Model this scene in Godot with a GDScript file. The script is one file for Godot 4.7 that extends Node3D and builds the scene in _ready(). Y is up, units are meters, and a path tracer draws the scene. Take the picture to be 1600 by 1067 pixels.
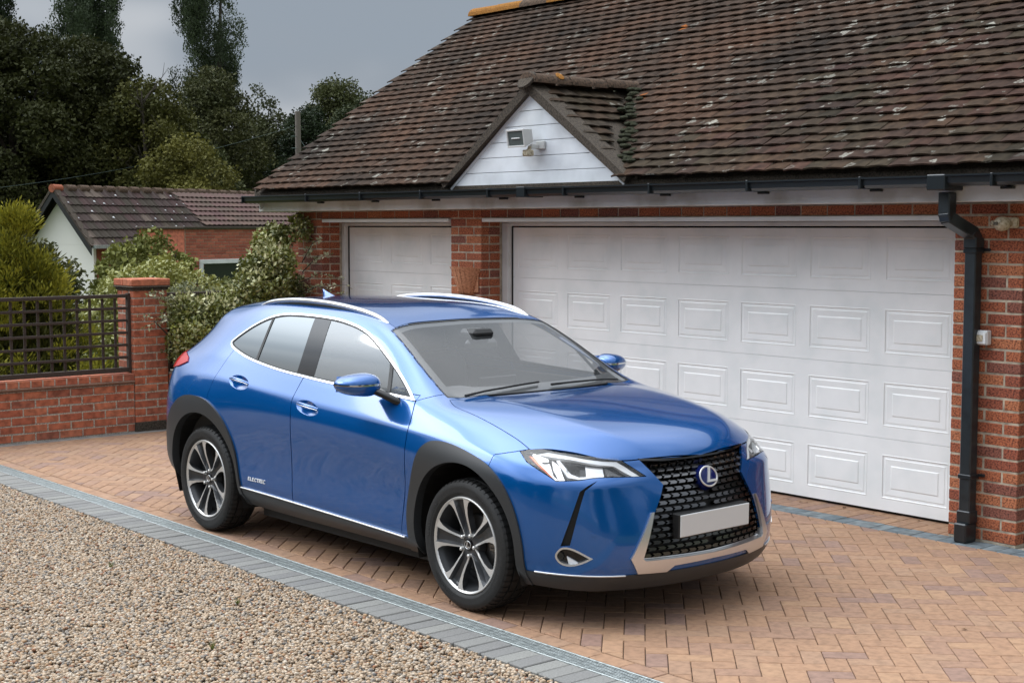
extends Node3D

var rng := RandomNumberGenerator.new()
var M := {}
var used := {}
var mesh_cache := {}


func _ready() -> void:
	rng.seed = 20417
	# ---- camera, sky, sun, exposure
	var cam := Camera3D.new()
	cam.name = "camera"
	cam.fov = 26.21
	cam.near = 0.1
	cam.far = 2000.0
	cam.position = Vector3(7.0, 1.9696, 8.366)
	cam.rotation = Vector3(-0.07876, 0.87028, 0.0)
	add_child(cam)
	cam.current = true
	var env := Environment.new()
	env.background_mode = Environment.BG_SKY
	env.sky = Sky.new()
	env.sky.sky_material = cloudy_sky()
	env.background_energy_multiplier = 1.0
	env.tonemap_mode = Environment.TONE_MAPPER_LINEAR
	env.tonemap_exposure = 1.06
	env.ssao_enabled = true
	env.ssil_enabled = true
	env.sdfgi_enabled = true
	env.fog_enabled = false
	var we := WorldEnvironment.new()
	we.name = "world"
	we.environment = env
	add_child(we)
	var sun := DirectionalLight3D.new()
	sun.name = "sun"
	sun.light_energy = 0.17
	sun.light_color = Color(1.0, 0.97, 0.92)
	sun.light_angular_distance = 24.0
	sun.shadow_enabled = true
	add_child(sun)
	sun.look_at_from_position(Vector3(-13, 11, 11), Vector3(0, 0, 0))
	# ---- the place
	make_materials()
	build_ground()
	build_garage()
	build_garden_wall()
	build_far_house()
	build_plants()
	build_car()
	build_small_things()


func cloudy_sky() -> PanoramaSkyMaterial:
	var w := 640
	var h := 320
	var im := Image.create(w, h, false, Image.FORMAT_RGBF)
	var n := FastNoiseLite.new()
	n.seed = 5
	n.frequency = 1.1
	n.fractal_octaves = 5
	n.fractal_gain = 0.5
	var n2 := FastNoiseLite.new()
	n2.seed = 11
	n2.frequency = 0.6
	n2.fractal_octaves = 3
	for y in h:
		var el := (0.5 - (y + 0.5) / h) * PI
		for x in w:
			var az := (x + 0.5) / w * TAU
			var d := Vector3(sin(az) * cos(el), sin(el), -cos(az) * cos(el))
			var up := maxf(d.y, 0.0)
			# an overcast dome: a few times brighter overhead than at the horizon, and bright round the veiled sun
			var lum := 0.40 + 1.9 * pow(up, 2.0)
			var veiled := maxf(d.dot(Vector3(-13, 11, 11).normalized()), 0.0)
			lum *= 1.0 + 4.2 * pow(veiled, 4.0) * smoothstep(0.2, 0.5, up)
			var p := d / (0.25 + absf(d.y))
			var c := n.get_noise_3d(p.x * 0.9, p.y * 0.4, p.z * 0.9) * 0.5 + n2.get_noise_3d(d.x, d.y * 3.0, d.z) * 0.5
			var low := pow(1.0 - up, 5.0)
			c += 2.6 * low * n.get_noise_3d(d.x * 3.0 + 3.0, d.y * 9.0, d.z * 3.0)
			lum *= maxf(0.35, 1.0 + 0.8 * c)
			var blue := clampf(0.45 - 0.8 * c, 0.0, 1.0) * (1.0 - 0.7 * up)
			var col := Color(lum * lerpf(0.98, 0.66, blue), lum * lerpf(1.0, 0.85, blue), lum * lerpf(1.03, 1.08, blue))
			if d.y < 0.0:
				col = Color(0.1, 0.1, 0.09)
			im.set_pixel(x, y, col)
	var m := PanoramaSkyMaterial.new()
	m.panorama = ImageTexture.create_from_image(im)
	return m


# ---------------------------------------------------------------- helpers: names and metas
func tag(o: Node3D, label: String, category: String, group := "", kind := "") -> Node3D:
	if label: o.set_meta("label", label)
	if category: o.set_meta("category", category)
	if group: o.set_meta("group", group)
	if kind: o.set_meta("kind", kind)
	return o


func numbered(called: String) -> String:
	used[called] = used.get(called, -1) + 1
	return called if used[called] == 0 else "%s_%03d" % [called, used[called]]


func thing(called: String, label: String, category: String, at := Vector3.ZERO, group := "", turn := 0.0) -> Node3D:
	var o := Node3D.new()
	o.name = numbered(called)
	o.position = at
	o.rotation.y = turn
	add_child(o)
	tag(o, label, category, group)
	return o


func part(called: String, mesh: Mesh, mat: Material, parent: Node, xf := Transform3D()) -> MeshInstance3D:
	var o := MeshInstance3D.new()
	o.name = numbered(called) if parent == self else called
	o.mesh = mesh
	if mat: o.material_override = mat
	o.transform = xf
	parent.add_child(o, true)
	return o


func struct(called: String, mesh: Mesh, mat: Material, label: String, parent: Node = self) -> MeshInstance3D:
	var o := part(called, mesh, mat, parent)
	o.set_meta("kind", "structure")
	if label:
		o.set_meta("label", label)
		o.set_meta("category", called.replace("_", " "))
	return o


func swarm(called: String, mesh: Mesh, mat: Material, parent: Node, xfs: Array, cols: Array = []) -> MultiMeshInstance3D:
	var mm := MultiMesh.new()
	mm.transform_format = MultiMesh.TRANSFORM_3D
	mm.use_colors = cols.size() > 0
	mm.mesh = mesh
	mm.instance_count = xfs.size()
	for i in xfs.size():
		mm.set_instance_transform(i, xfs[i])
		if cols: mm.set_instance_color(i, cols[i])
	var o := MultiMeshInstance3D.new()
	o.name = called
	o.multimesh = mm
	o.material_override = mat
	o.set_meta("kind", "stuff")
	parent.add_child(o, true)
	return o


# ---------------------------------------------------------------- helpers: meshes
class Mb:
	var v := PackedVector3Array()
	var n := PackedVector3Array()
	var uv := PackedVector2Array()
	var c := PackedColorArray()

	func tri(a: Vector3, b: Vector3, d: Vector3, na: Vector3, nb: Vector3, nd: Vector3) -> void:
		if (b - a).cross(d - a).dot(na + nb + nd) > 0.0:
			v.append_array(PackedVector3Array([a, d, b]))
			n.append_array(PackedVector3Array([na, nd, nb]))
		else:
			v.append_array(PackedVector3Array([a, b, d]))
			n.append_array(PackedVector3Array([na, nb, nd]))

	func flat(a: Vector3, b: Vector3, d: Vector3, out: Vector3) -> void:
		var m := (b - a).cross(d - a)
		if m.length_squared() < 1e-18: return
		m = m.normalized()
		if m.dot(out) < 0.0: m = -m
		tri(a, b, d, m, m, m)

	func quad(a: Vector3, b: Vector3, d: Vector3, e: Vector3, out: Vector3) -> void:
		flat(a, b, d, out)
		flat(a, d, e, out)

	# a box with chamfered edges (bev > 0) centred at ctr
	func box(ctr: Vector3, size: Vector3, bev := 0.0, xf := Transform3D()) -> void:
		var h := size / 2.0
		var b := minf(bev, minf(h.x, minf(h.y, h.z)) * 0.9)
		for ax in 3:
			for s: float in [-1.0, 1.0]:
				var u := (ax + 1) % 3
				var w := (ax + 2) % 3
				var q := []
				for k in [[-1, -1], [1, -1], [1, 1], [-1, 1]]:
					var p := Vector3.ZERO
					p[ax] = s * h[ax]
					p[u] = k[0] * (h[u] - b)
					p[w] = k[1] * (h[w] - b)
					q.append(xf * (ctr + p))
				var o := Vector3.ZERO
				o[ax] = s
				quad(q[0], q[1], q[2], q[3], xf.basis * o)
		if b <= 0.0: return
		for ax in 3:
			var u := (ax + 1) % 3
			var w := (ax + 2) % 3
			for su: float in [-1.0, 1.0]:
				for sw: float in [-1.0, 1.0]:
					var q := []
					for k in [[-1, 0], [1, 0], [1, 1], [-1, 1]]:
						var p := Vector3.ZERO
						p[ax] = k[0] * (h[ax] - b)
						p[u] = su * (h[u] - (b if k[1] else 0.0))
						p[w] = sw * (h[w] - (0.0 if k[1] else b))
						q.append(xf * (ctr + p))
					var o := Vector3.ZERO
					o[u] = su
					o[w] = sw
					quad(q[0], q[1], q[2], q[3], xf.basis * o)
		for sx: float in [-1.0, 1.0]:
			for sy: float in [-1.0, 1.0]:
				for sz: float in [-1.0, 1.0]:
					var s := Vector3(sx, sy, sz)
					flat(xf * (ctr + s * (h - Vector3(0, b, b))), xf * (ctr + s * (h - Vector3(b, 0, b))), xf * (ctr + s * (h - Vector3(b, b, 0))), xf.basis * s)

	# a round or oval tube along a path; radii may change along it
	func tube(path: Array, radii: Array, sides := 8, caps := true, flatten := 1.0, upv := Vector3.UP) -> void:
		var rings := []
		var norms := []
		for i in path.size():
			var t: Vector3 = (path[mini(i + 1, path.size() - 1)] - path[maxi(i - 1, 0)]).normalized()
			var a := upv.cross(t)
			if a.length() < 0.05: a = Vector3(1, 0.03, 0.02).cross(t)
			a = a.normalized()
			var b := t.cross(a)
			var r: float = radii[mini(i, radii.size() - 1)]
			var ring := []
			var nn := []
			for k in sides:
				var an := TAU * k / sides
				ring.append(path[i] + a * cos(an) * r + b * sin(an) * r * flatten)
				nn.append((a * cos(an) * flatten + b * sin(an)).normalized())
			rings.append(ring)
			norms.append(nn)
		for i in path.size() - 1:
			for k in sides:
				var l := (k + 1) % sides
				tri(rings[i][k], rings[i][l], rings[i + 1][k], norms[i][k], norms[i][l], norms[i + 1][k])
				tri(rings[i][l], rings[i + 1][l], rings[i + 1][k], norms[i][l], norms[i + 1][l], norms[i + 1][k])
		if caps:
			for e in [0, path.size() - 1]:
				var t: Vector3 = (path[0] - path[1]) if e == 0 else (path[e] - path[e - 1])
				for k in sides:
					flat(path[e], rings[e][k], rings[e][(k + 1) % sides], t)

	# a profile of (radius, height) points turned about an axis
	func lathe(prof: Array, xf := Transform3D(), sides := 32, smooth := true) -> void:
		for i in prof.size() - 1:
			var p: Vector2 = prof[i]
			var q: Vector2 = prof[i + 1]
			var s := q - p
			if s.length() < 1e-6: continue
			var fn := Vector2(s.y, -s.x).normalized()
			var n0 := fn
			var n1 := fn
			if smooth:
				if i > 0:
					var s0: Vector2 = p - prof[i - 1]
					var f0 := Vector2(s0.y, -s0.x).normalized()
					if f0.dot(fn) > 0.6: n0 = (fn + f0).normalized()
				if i < prof.size() - 2:
					var s2: Vector2 = prof[i + 2] - q
					var f2 := Vector2(s2.y, -s2.x).normalized()
					if f2.dot(fn) > 0.6: n1 = (fn + f2).normalized()
			for k in sides:
				var a := TAU * k / sides
				var b := TAU * (k + 1) / sides
				var e := func(r: Vector2, an: float) -> Vector3: return xf * Vector3(r.x * cos(an), r.y, r.x * sin(an))
				var f := func(r: Vector2, an: float) -> Vector3: return (xf.basis * Vector3(r.x * cos(an), r.y, r.x * sin(an))).normalized()
				tri(e.call(p, a), e.call(p, b), e.call(q, a), f.call(n0, a), f.call(n0, b), f.call(n1, a))
				tri(e.call(p, b), e.call(q, b), e.call(q, a), f.call(n0, b), f.call(n1, b), f.call(n1, a))

	# a polygon (x, y) pushed out along z from z0 to z1, both faces closed
	func prism(poly: PackedVector2Array, z0: float, z1: float, xf := Transform3D(), bev := 0.0) -> void:
		var top := poly
		if bev > 0.0:
			var o := Geometry2D.offset_polygon(poly, -bev)
			if o.size() == 1 and o[0].size() == poly.size(): top = o[0]
		var ids := Geometry2D.triangulate_polygon(top)
		for i in range(0, ids.size(), 3):
			flat(xf * Vector3(top[ids[i]].x, top[ids[i]].y, z1), xf * Vector3(top[ids[i + 1]].x, top[ids[i + 1]].y, z1), xf * Vector3(top[ids[i + 2]].x, top[ids[i + 2]].y, z1), xf.basis * Vector3(0, 0, z1 - z0))
		ids = Geometry2D.triangulate_polygon(poly)
		for i in range(0, ids.size(), 3):
			flat(xf * Vector3(poly[ids[i]].x, poly[ids[i]].y, z0), xf * Vector3(poly[ids[i + 1]].x, poly[ids[i + 1]].y, z0), xf * Vector3(poly[ids[i + 2]].x, poly[ids[i + 2]].y, z0), xf.basis * Vector3(0, 0, z0 - z1))
		var sg := -1.0 if Geometry2D.is_polygon_clockwise(poly) else 1.0
		var step := bev * signf(z1 - z0) if top != poly else 0.0
		for i in poly.size():
			var j := (i + 1) % poly.size()
			var p := poly[i]
			var q := poly[j]
			var o := Vector3(q.y - p.y, p.x - q.x, 0) * sg
			quad(xf * Vector3(p.x, p.y, z0), xf * Vector3(q.x, q.y, z0), xf * Vector3(q.x, q.y, z1 - step), xf * Vector3(p.x, p.y, z1 - step), xf.basis * o)
			if step != 0.0:
				var k := nearest(top, p)
				var l := nearest(top, q)
				quad(xf * Vector3(p.x, p.y, z1 - step), xf * Vector3(q.x, q.y, z1 - step), xf * Vector3(top[l].x, top[l].y, z1), xf * Vector3(top[k].x, top[k].y, z1), xf.basis * (o.normalized() + Vector3(0, 0, signf(z1 - z0))))

	func nearest(ps: PackedVector2Array, p: Vector2) -> int:
		var best := 0
		for i in ps.size():
			if ps[i].distance_squared_to(p) < ps[best].distance_squared_to(p): best = i
		return best

	func done() -> ArrayMesh:
		var a := []
		a.resize(Mesh.ARRAY_MAX)
		a[Mesh.ARRAY_VERTEX] = v
		a[Mesh.ARRAY_NORMAL] = n
		if uv.size() == v.size(): a[Mesh.ARRAY_TEX_UV] = uv
		if c.size() == v.size(): a[Mesh.ARRAY_COLOR] = c
		var m := ArrayMesh.new()
		if v.size(): m.add_surface_from_arrays(Mesh.PRIMITIVE_TRIANGLES, a)
		return m


func box_mesh(size: Vector3, bev := 0.0) -> ArrayMesh:
	var key := "box %.4v %.4f" % [size, bev]
	if not mesh_cache.has(key):
		var b := Mb.new()
		b.box(Vector3.ZERO, size, bev)
		mesh_cache[key] = b.done()
	return mesh_cache[key]


func slab(called: String, lo: Vector3, hi: Vector3, mat: Material, parent: Node, bev := 0.0) -> MeshInstance3D:
	return part(called, box_mesh((hi - lo).abs(), bev), mat, parent, Transform3D(Basis(), (lo + hi) / 2.0))


func poly_sheet(pts: Array, y: float) -> ArrayMesh:
	var ps := PackedVector2Array(pts)
	var b := Mb.new()
	var ids := Geometry2D.triangulate_polygon(ps)
	for i in range(0, ids.size(), 3):
		b.flat(Vector3(ps[ids[i]].x, y, ps[ids[i]].y), Vector3(ps[ids[i + 1]].x, y, ps[ids[i + 1]].y), Vector3(ps[ids[i + 2]].x, y, ps[ids[i + 2]].y), Vector3.UP)
	return b.done()


# ---------------------------------------------------------------- materials
func lin(r: float, g: float, b: float, a := 1.0) -> Color:
	var c := Color(r, g, b).linear_to_srgb()
	c.a = a
	return c


func plain(called: String, r: float, g: float, b: float, rough := 0.6, metal := 0.0, spec := 0.5) -> StandardMaterial3D:
	var m := StandardMaterial3D.new()
	m.resource_name = called
	m.albedo_color = lin(r, g, b)
	m.roughness = rough
	m.metallic = metal
	m.metallic_specular = spec
	M[called] = m
	return m


func noise_tex(sd: int, freq: float, oct: int, lo: Color, mid: Color, hi: Color, size := 512, kind := FastNoiseLite.TYPE_SIMPLEX_SMOOTH) -> NoiseTexture2D:
	var n := FastNoiseLite.new()
	n.seed = sd
	n.noise_type = kind
	n.frequency = freq
	n.fractal_octaves = oct
	var t := NoiseTexture2D.new()
	t.width = size
	t.height = size
	t.seamless = true
	t.noise = n
	var g := Gradient.new()
	g.set_color(0, lo)
	g.set_color(1, hi)
	g.add_point(0.5, mid)
	t.color_ramp = g
	return t


func grain(m: StandardMaterial3D, per_metre: float, tex: Texture2D, bump: Texture2D = null, cm := 0.2, world := true) -> StandardMaterial3D:
	m.uv1_triplanar = true
	m.uv1_world_triplanar = world
	m.uv1_triplanar_sharpness = 4.0
	m.uv1_scale = Vector3.ONE * per_metre
	m.albedo_texture = tex
	if bump:
		m.heightmap_enabled = true
		m.heightmap_texture = bump
		m.heightmap_scale = cm
	return m


func grey(x: float) -> Color:
	return Color(x, x, x)


func make_materials() -> void:
	var mottle := noise_tex(1, 0.012, 5, grey(0.62), grey(0.85), grey(1.0))
	var fine := noise_tex(2, 0.09, 4, grey(0.0), grey(0.5), grey(1.0))
	var speck := noise_tex(3, 0.05, 5, grey(0.45), grey(0.8), grey(1.0))
	var even := noise_tex(6, 0.03, 5, grey(0.82), grey(0.93), grey(1.0))
	var soft := noise_tex(4, 0.006, 4, grey(0.86), grey(0.95), grey(1.0))
	var facing := noise_tex(8, 0.035, 5, Color(0.30, 0.27, 0.30), Color(0.85, 0.80, 0.78), Color(1.0, 1.0, 1.0))
	var tones := [[0.54, 0.185, 0.085], [0.48, 0.155, 0.075], [0.60, 0.235, 0.11], [0.40, 0.125, 0.07], [0.53, 0.175, 0.08], [0.33, 0.13, 0.09]]
	for i in tones.size():
		grain(plain("facing_brick_%d" % i, tones[i][0], tones[i][1], tones[i][2], 0.9), 3.3, facing, fine, 0.35)
	tones = [[0.56, 0.165, 0.082], [0.50, 0.14, 0.072], [0.60, 0.195, 0.10], [0.44, 0.14, 0.08]]
	for i in tones.size():
		grain(plain("wall_brick_%d" % i, tones[i][0], tones[i][1], tones[i][2], 0.9), 1.7, mottle, fine, 0.25)
	grain(plain("mortar", 0.54, 0.46, 0.35, 0.95), 2.0, mottle, fine, 0.3)
	grain(plain("old_mortar", 0.62, 0.56, 0.46, 0.95), 2.0, speck, fine, 0.4)
	tones = [[0.355, 0.205, 0.122], [0.34, 0.198, 0.119], [0.365, 0.213, 0.126], [0.322, 0.19, 0.124], [0.35, 0.212, 0.132], [0.28, 0.172, 0.128], [0.385, 0.23, 0.135]]
	for i in tones.size():
		grain(plain("paver_%d" % i, tones[i][0], tones[i][1], tones[i][2], 0.88), 1.1, even, fine, 0.15)
	tones = [[0.235, 0.23, 0.215], [0.26, 0.255, 0.235], [0.21, 0.205, 0.195]]
	for i in tones.size():
		grain(plain("grey_paver_%d" % i, tones[i][0], tones[i][1], tones[i][2], 0.88), 5.0, even, fine, 0.15)
	tones = [[0.19, 0.23, 0.25], [0.16, 0.20, 0.22], [0.215, 0.25, 0.26]]
	for i in tones.size():
		grain(plain("blue_paver_%d" % i, tones[i][0], tones[i][1], tones[i][2], 0.85), 1.3, mottle, fine, 0.22)
	var pf := plain("paver_field", 1, 1, 1, 0.88)
	grain(pf, 1.1, even, fine, 0.15)
	pf.vertex_color_use_as_albedo = true
	grain(plain("joint_sand", 0.055, 0.045, 0.033, 1.0), 2.0, speck, fine, 0.6)
	grain(plain("soil", 0.06, 0.05, 0.035, 1.0), 1.0, speck, fine, 1.0)
	grain(plain("gravel_bed", 0.24, 0.18, 0.12, 1.0), 3.0, speck, fine, 1.0)
	grain(plain("grass_ground", 0.10, 0.15, 0.03, 1.0), 0.7, speck, fine, 1.5)
	var peb := plain("pebble", 1, 1, 1, 0.8)
	peb.vertex_color_use_as_albedo = true
	grain(peb, 9.0, mottle)
	# roof: clay tiles with lichen
	var lichen := lichen_image()
	var rt := plain("roof_tile", 1, 1, 1, 0.95, 0.0, 0.25)
	grain(rt, 0.35, noise_tex(24, 0.03, 5, grey(0.6), grey(0.85), grey(1.0), 1024))
	rt.uv1_triplanar_sharpness = 30.0
	rt.vertex_color_use_as_albedo = true
	rt.detail_enabled = true
	rt.detail_albedo = lichen
	rt.detail_blend_mode = BaseMaterial3D.BLEND_MODE_MIX
	rt.detail_uv_layer = BaseMaterial3D.DETAIL_UV_2
	rt.uv2_triplanar = true
	rt.uv2_world_triplanar = true
	rt.uv2_triplanar_sharpness = 30.0
	rt.uv2_scale = Vector3.ONE / 5.3
	grain(plain("old_ridge", 0.15, 0.105, 0.075, 0.95), 2.5, noise_tex(21, 0.02, 5, Color(0.35, 0.35, 0.30), Color(0.85, 0.8, 0.75), Color(1, 0.95, 0.9)), fine, 0.8)
	grain(plain("orange_lichen", 0.45, 0.20, 0.02, 0.95), 4.0, noise_tex(22, 0.03, 4, Color(0.35, 0.35, 0.35), Color(0.9, 0.85, 0.8), Color(1, 1, 1)), fine, 0.6)
	grain(plain("verge_mortar", 0.13, 0.10, 0.075, 0.95), 3.0, noise_tex(23, 0.03, 5, Color(0.3, 0.3, 0.28), Color(0.8, 0.8, 0.78), Color(1, 1, 1)), fine, 1.2)
	grain(plain("moss", 0.05, 0.055, 0.018, 1.0), 5.0, speck, fine, 1.5)
	# painted, plastic and metal things
	var gdoor := grain(plain("door_white", 0.84, 0.85, 0.85, 0.42), 0.5, noise_tex(31, 0.01, 4, Color(0.94, 0.95, 0.95), Color(0.98, 0.98, 0.98), Color(1, 1, 1)), noise_tex(32, 0.06, 3, grey(0.3), grey(0.5), grey(0.7)), 0.05)
	gdoor.uv1_scale = Vector3(0.5, 0.5, 0.5)
	grain(plain("frame_white", 0.72, 0.73, 0.72, 0.4), 0.7, soft)
	grain(plain("cladding_white", 0.74, 0.77, 0.80, 0.35), 0.8, soft)
	grain(plain("fascia_white", 0.78, 0.79, 0.79, 0.4), 0.5, noise_tex(33, 0.008, 5, Color(0.78, 0.76, 0.72), Color(0.95, 0.95, 0.94), Color(1, 1, 1)))
	plain("gutter_black", 0.012, 0.016, 0.019, 0.28)
	grain(plain("pipe_black", 0.020, 0.026, 0.030, 0.33), 1.5, noise_tex(34, 0.01, 4, grey(0.75), grey(0.92), grey(1.0)))
	plain("rubber_black", 0.010, 0.010, 0.010, 0.7)
	grain(plain("terracotta", 0.68, 0.33, 0.19, 0.85), 5.0, noise_tex(35, 0.02, 5, Color(0.6, 0.55, 0.5), Color(0.9, 0.88, 0.85), Color(1.0, 1, 1)), fine, 0.3)
	grain(plain("aged_plastic", 0.55, 0.50, 0.38, 0.5), 4.0, noise_tex(36, 0.02, 5, Color(0.5, 0.45, 0.35), Color(0.9, 0.88, 0.85), Color(1, 1, 1)))
	plain("lamp_casting", 0.55, 0.55, 0.53, 0.45)
	plain("lamp_glass", 0.10, 0.115, 0.11, 0.12)
	grain(plain("galvanised", 0.46, 0.50, 0.49, 0.45, 0.35), 3.0, mottle)
	plain("drain_dark", 0.03, 0.032, 0.032, 0.9)
	grain(plain("trellis_wood", 0.075, 0.05, 0.036, 0.8), 3.0, speck, fine, 0.3)
	grain(plain("stone_mould", 0.27, 0.15, 0.10, 0.95), 3.0, mottle, fine, 0.4)
	grain(plain("render_white", 0.74, 0.75, 0.75, 0.9), 0.8, mottle)
	plain("headlining", 0.35, 0.34, 0.32, 0.9)
	plain("gable_white", 0.74, 0.71, 0.66, 0.85)
	plain("bark", 0.05, 0.04, 0.03, 0.95)
	plain("pole_wood", 0.14, 0.12, 0.10, 0.95)
	plain("wire", 0.05, 0.08, 0.07, 0.6)
	var fb := plain("house_brick", 1, 1, 1, 0.9)
	fb.vertex_color_use_as_albedo = true
	plain("window_dark", 0.015, 0.018, 0.018, 0.06)
	for nm in ["leaf", "leaf_gloss", "needle"]:
		var l := plain(nm, 1, 1, 1, 0.38 if nm == "leaf_gloss" else 0.65, 0.0, 0.5 if nm == "leaf_gloss" else 0.3)
		l.vertex_color_use_as_albedo = true
		l.backlight_enabled = true
		l.backlight = grey(0.45)
		l.cull_mode = BaseMaterial3D.CULL_DISABLED
	# the car
	var paint := plain("car_blue", 0.0, 0.085, 0.31, 0.16, 0.34, 0.5)
	paint.clearcoat_enabled = true
	paint.clearcoat = 1.0
	paint.clearcoat_roughness = 0.045
	plain("car_cladding", 0.028, 0.030, 0.032, 0.42)
	plain("car_gloss_black", 0.006, 0.006, 0.007, 0.06)
	plain("car_black", 0.006, 0.006, 0.006, 0.6)
	plain("chrome", 0.74, 0.74, 0.74, 0.12, 1.0)
	plain("satin_silver", 0.68, 0.69, 0.70, 0.28, 0.85)
	plain("rim_machined", 0.66, 0.65, 0.63, 0.32, 0.6)
	plain("rim_dark", 0.085, 0.088, 0.093, 0.3, 0.6)
	grain(plain("tyre", 0.012, 0.012, 0.012, 0.62), 6.0, mottle, fine, 0.08, false)
	plain("brake_steel", 0.22, 0.21, 0.20, 0.4, 0.9)
	plain("plate_white", 0.60, 0.61, 0.61, 0.35)
	plain("amber", 0.75, 0.13, 0.01, 0.18)
	plain("tail_red", 0.42, 0.006, 0.010, 0.08)
	plain("lamp_white", 0.8, 0.82, 0.84, 0.2)
	plain("emblem_blue", 0.005, 0.012, 0.09, 0.08)
	plain("seat_dark", 0.045, 0.046, 0.05, 0.7)
	plain("dash_grey", 0.10, 0.103, 0.108, 0.6)
	plain("grille_black", 0.13, 0.13, 0.135, 0.22, 1.0)
	# coated glass: a little of it mirrors, the rest is tinted or clear
	for g in [["glass_clear", 0.09, 0.32, 0.0], ["glass_side", 0.36, 0.32, 0.45], ["glass_lamp", 0.06, 0.02, 0.0]]:
		var gm := plain(g[0], g[2] * 0.95, g[2], g[2] * 1.02, 0.02, g[3], 0.7)
		gm.transparency = BaseMaterial3D.TRANSPARENCY_ALPHA
		gm.albedo_color.a = g[1]
	plain("glass_dark", 0.20, 0.215, 0.22, 0.02, 1.0, 0.5)


func lichen_image() -> ImageTexture:
	var size := 2048
	var n := FastNoiseLite.new()
	n.seed = 77
	n.frequency = 0.02
	n.fractal_octaves = 4
	var im := Image.create(size, size, false, Image.FORMAT_RGBA8)
	im.fill(Color(0.72, 0.71, 0.68, 0.0))
	var r := RandomNumberGenerator.new()
	r.seed = 3
	for k in 1700:
		var cx := r.randf() * size
		var cy := r.randf() * size
		# lichen gathers in drifts
		if n.get_noise_2d(cx * 0.12, cy * 0.12) < r.randf_range(-0.25, 0.3): continue
		var rad := r.randf_range(3.0, 8.0) if r.randf() < 0.7 else r.randf_range(8.0, 16.0)
		var ring := r.randf() < 0.45
		var st := r.randf_range(0.35, 1.0)
		var ph := r.randf() * TAU
		var tint := Color(0.62, 0.34, 0.06) if r.randf() < 0.01 else Color(0.56, 0.55, 0.51) * r.randf_range(0.75, 1.15)
		for y in range(-int(rad) - 3, int(rad) + 4):
			for x in range(-int(rad) - 3, int(rad) + 4):
				var an := atan2(y, x)
				var rr := rad * (1.0 + 0.22 * sin(an * 3.0 + ph) + 0.12 * sin(an * 7.0 + ph * 2.0))
				var d := Vector2(x * 0.85, y).length() / rr
				if d > 1.0: continue
				var a := st * clampf((1.0 - d) * 5.0, 0.0, 1.0)
				if ring: a *= clampf((d - 0.35) * 3.5, 0.12, 1.0)
				a *= 0.65 + 0.6 * n.get_noise_2d((cx + x) * 9.0, (cy + y) * 9.0)
				var px := posmod(int(cx) + x, size)
				var py := posmod(int(cy) + y, size)
				var old := im.get_pixel(px, py)
				tint.a = maxf(old.a, clampf(a, 0.0, 1.0))
				im.set_pixel(px, py, tint)
	return ImageTexture.create_from_image(im)


# ---------------------------------------------------------------- ground
func in_view(p: Vector3, margin := 0.04) -> bool:
	var b := Basis.from_euler(Vector3(-0.07876, 0.87028, 0.0))
	var q := b.inverse() * (p - Vector3(7.0, 1.9696, 8.366))
	if q.z > -0.2: return false
	var k := 0.23284
	return absf(q.y / -q.z) < k + margin and absf(q.x / -q.z) < k * 1.4996 + margin


func far_from_camera(p: Vector3) -> float:
	return p.distance_to(Vector3(7.0, 1.9696, 8.366))


func build_ground() -> void:
	# the open ground out to the horizon
	struct("ground", poly_sheet([Vector2(-900, -900), Vector2(900, -900), Vector2(900, 900), Vector2(-900, 900)], -0.09), M.grass_ground, "rough grassy ground reaching away under the trees")
	var lawn := struct("lawn", poly_sheet([Vector2(-24, -14), Vector2(-6.2, -14), Vector2(-6.2, 9), Vector2(-24, 9)], -0.02), M.grass_ground, "green garden lawn behind the brick wall and trellis")
	var blade := Mb.new()
	for k in 5:
		var a := TAU * k / 5.0
		var d := Vector3(cos(a), 0, sin(a))
		var s := Vector3(-d.z, 0, d.x) * 0.006
		blade.flat(d * 0.01 - s, d * 0.01 + s, d * 0.035 + Vector3(0, 0.06, 0), d + Vector3(0, 0.3, 0))
	var xf := []
	var co := []
	for i in 9000:
		var p := Vector3(rng.randf_range(-14, -6.35), -0.02, rng.randf_range(-1.0, 4.5))
		xf.append(Transform3D(Basis(Vector3.UP, rng.randf() * TAU).scaled(Vector3.ONE * rng.randf_range(0.8, 1.5)), p))
		co.append(Color(0.13, 0.20, 0.035).lerp(Color(0.22, 0.27, 0.06), rng.randf()))
	swarm("grass", blade.done(), M.leaf, lawn, xf, co)

	build_paving()
	build_gravel()


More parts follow.
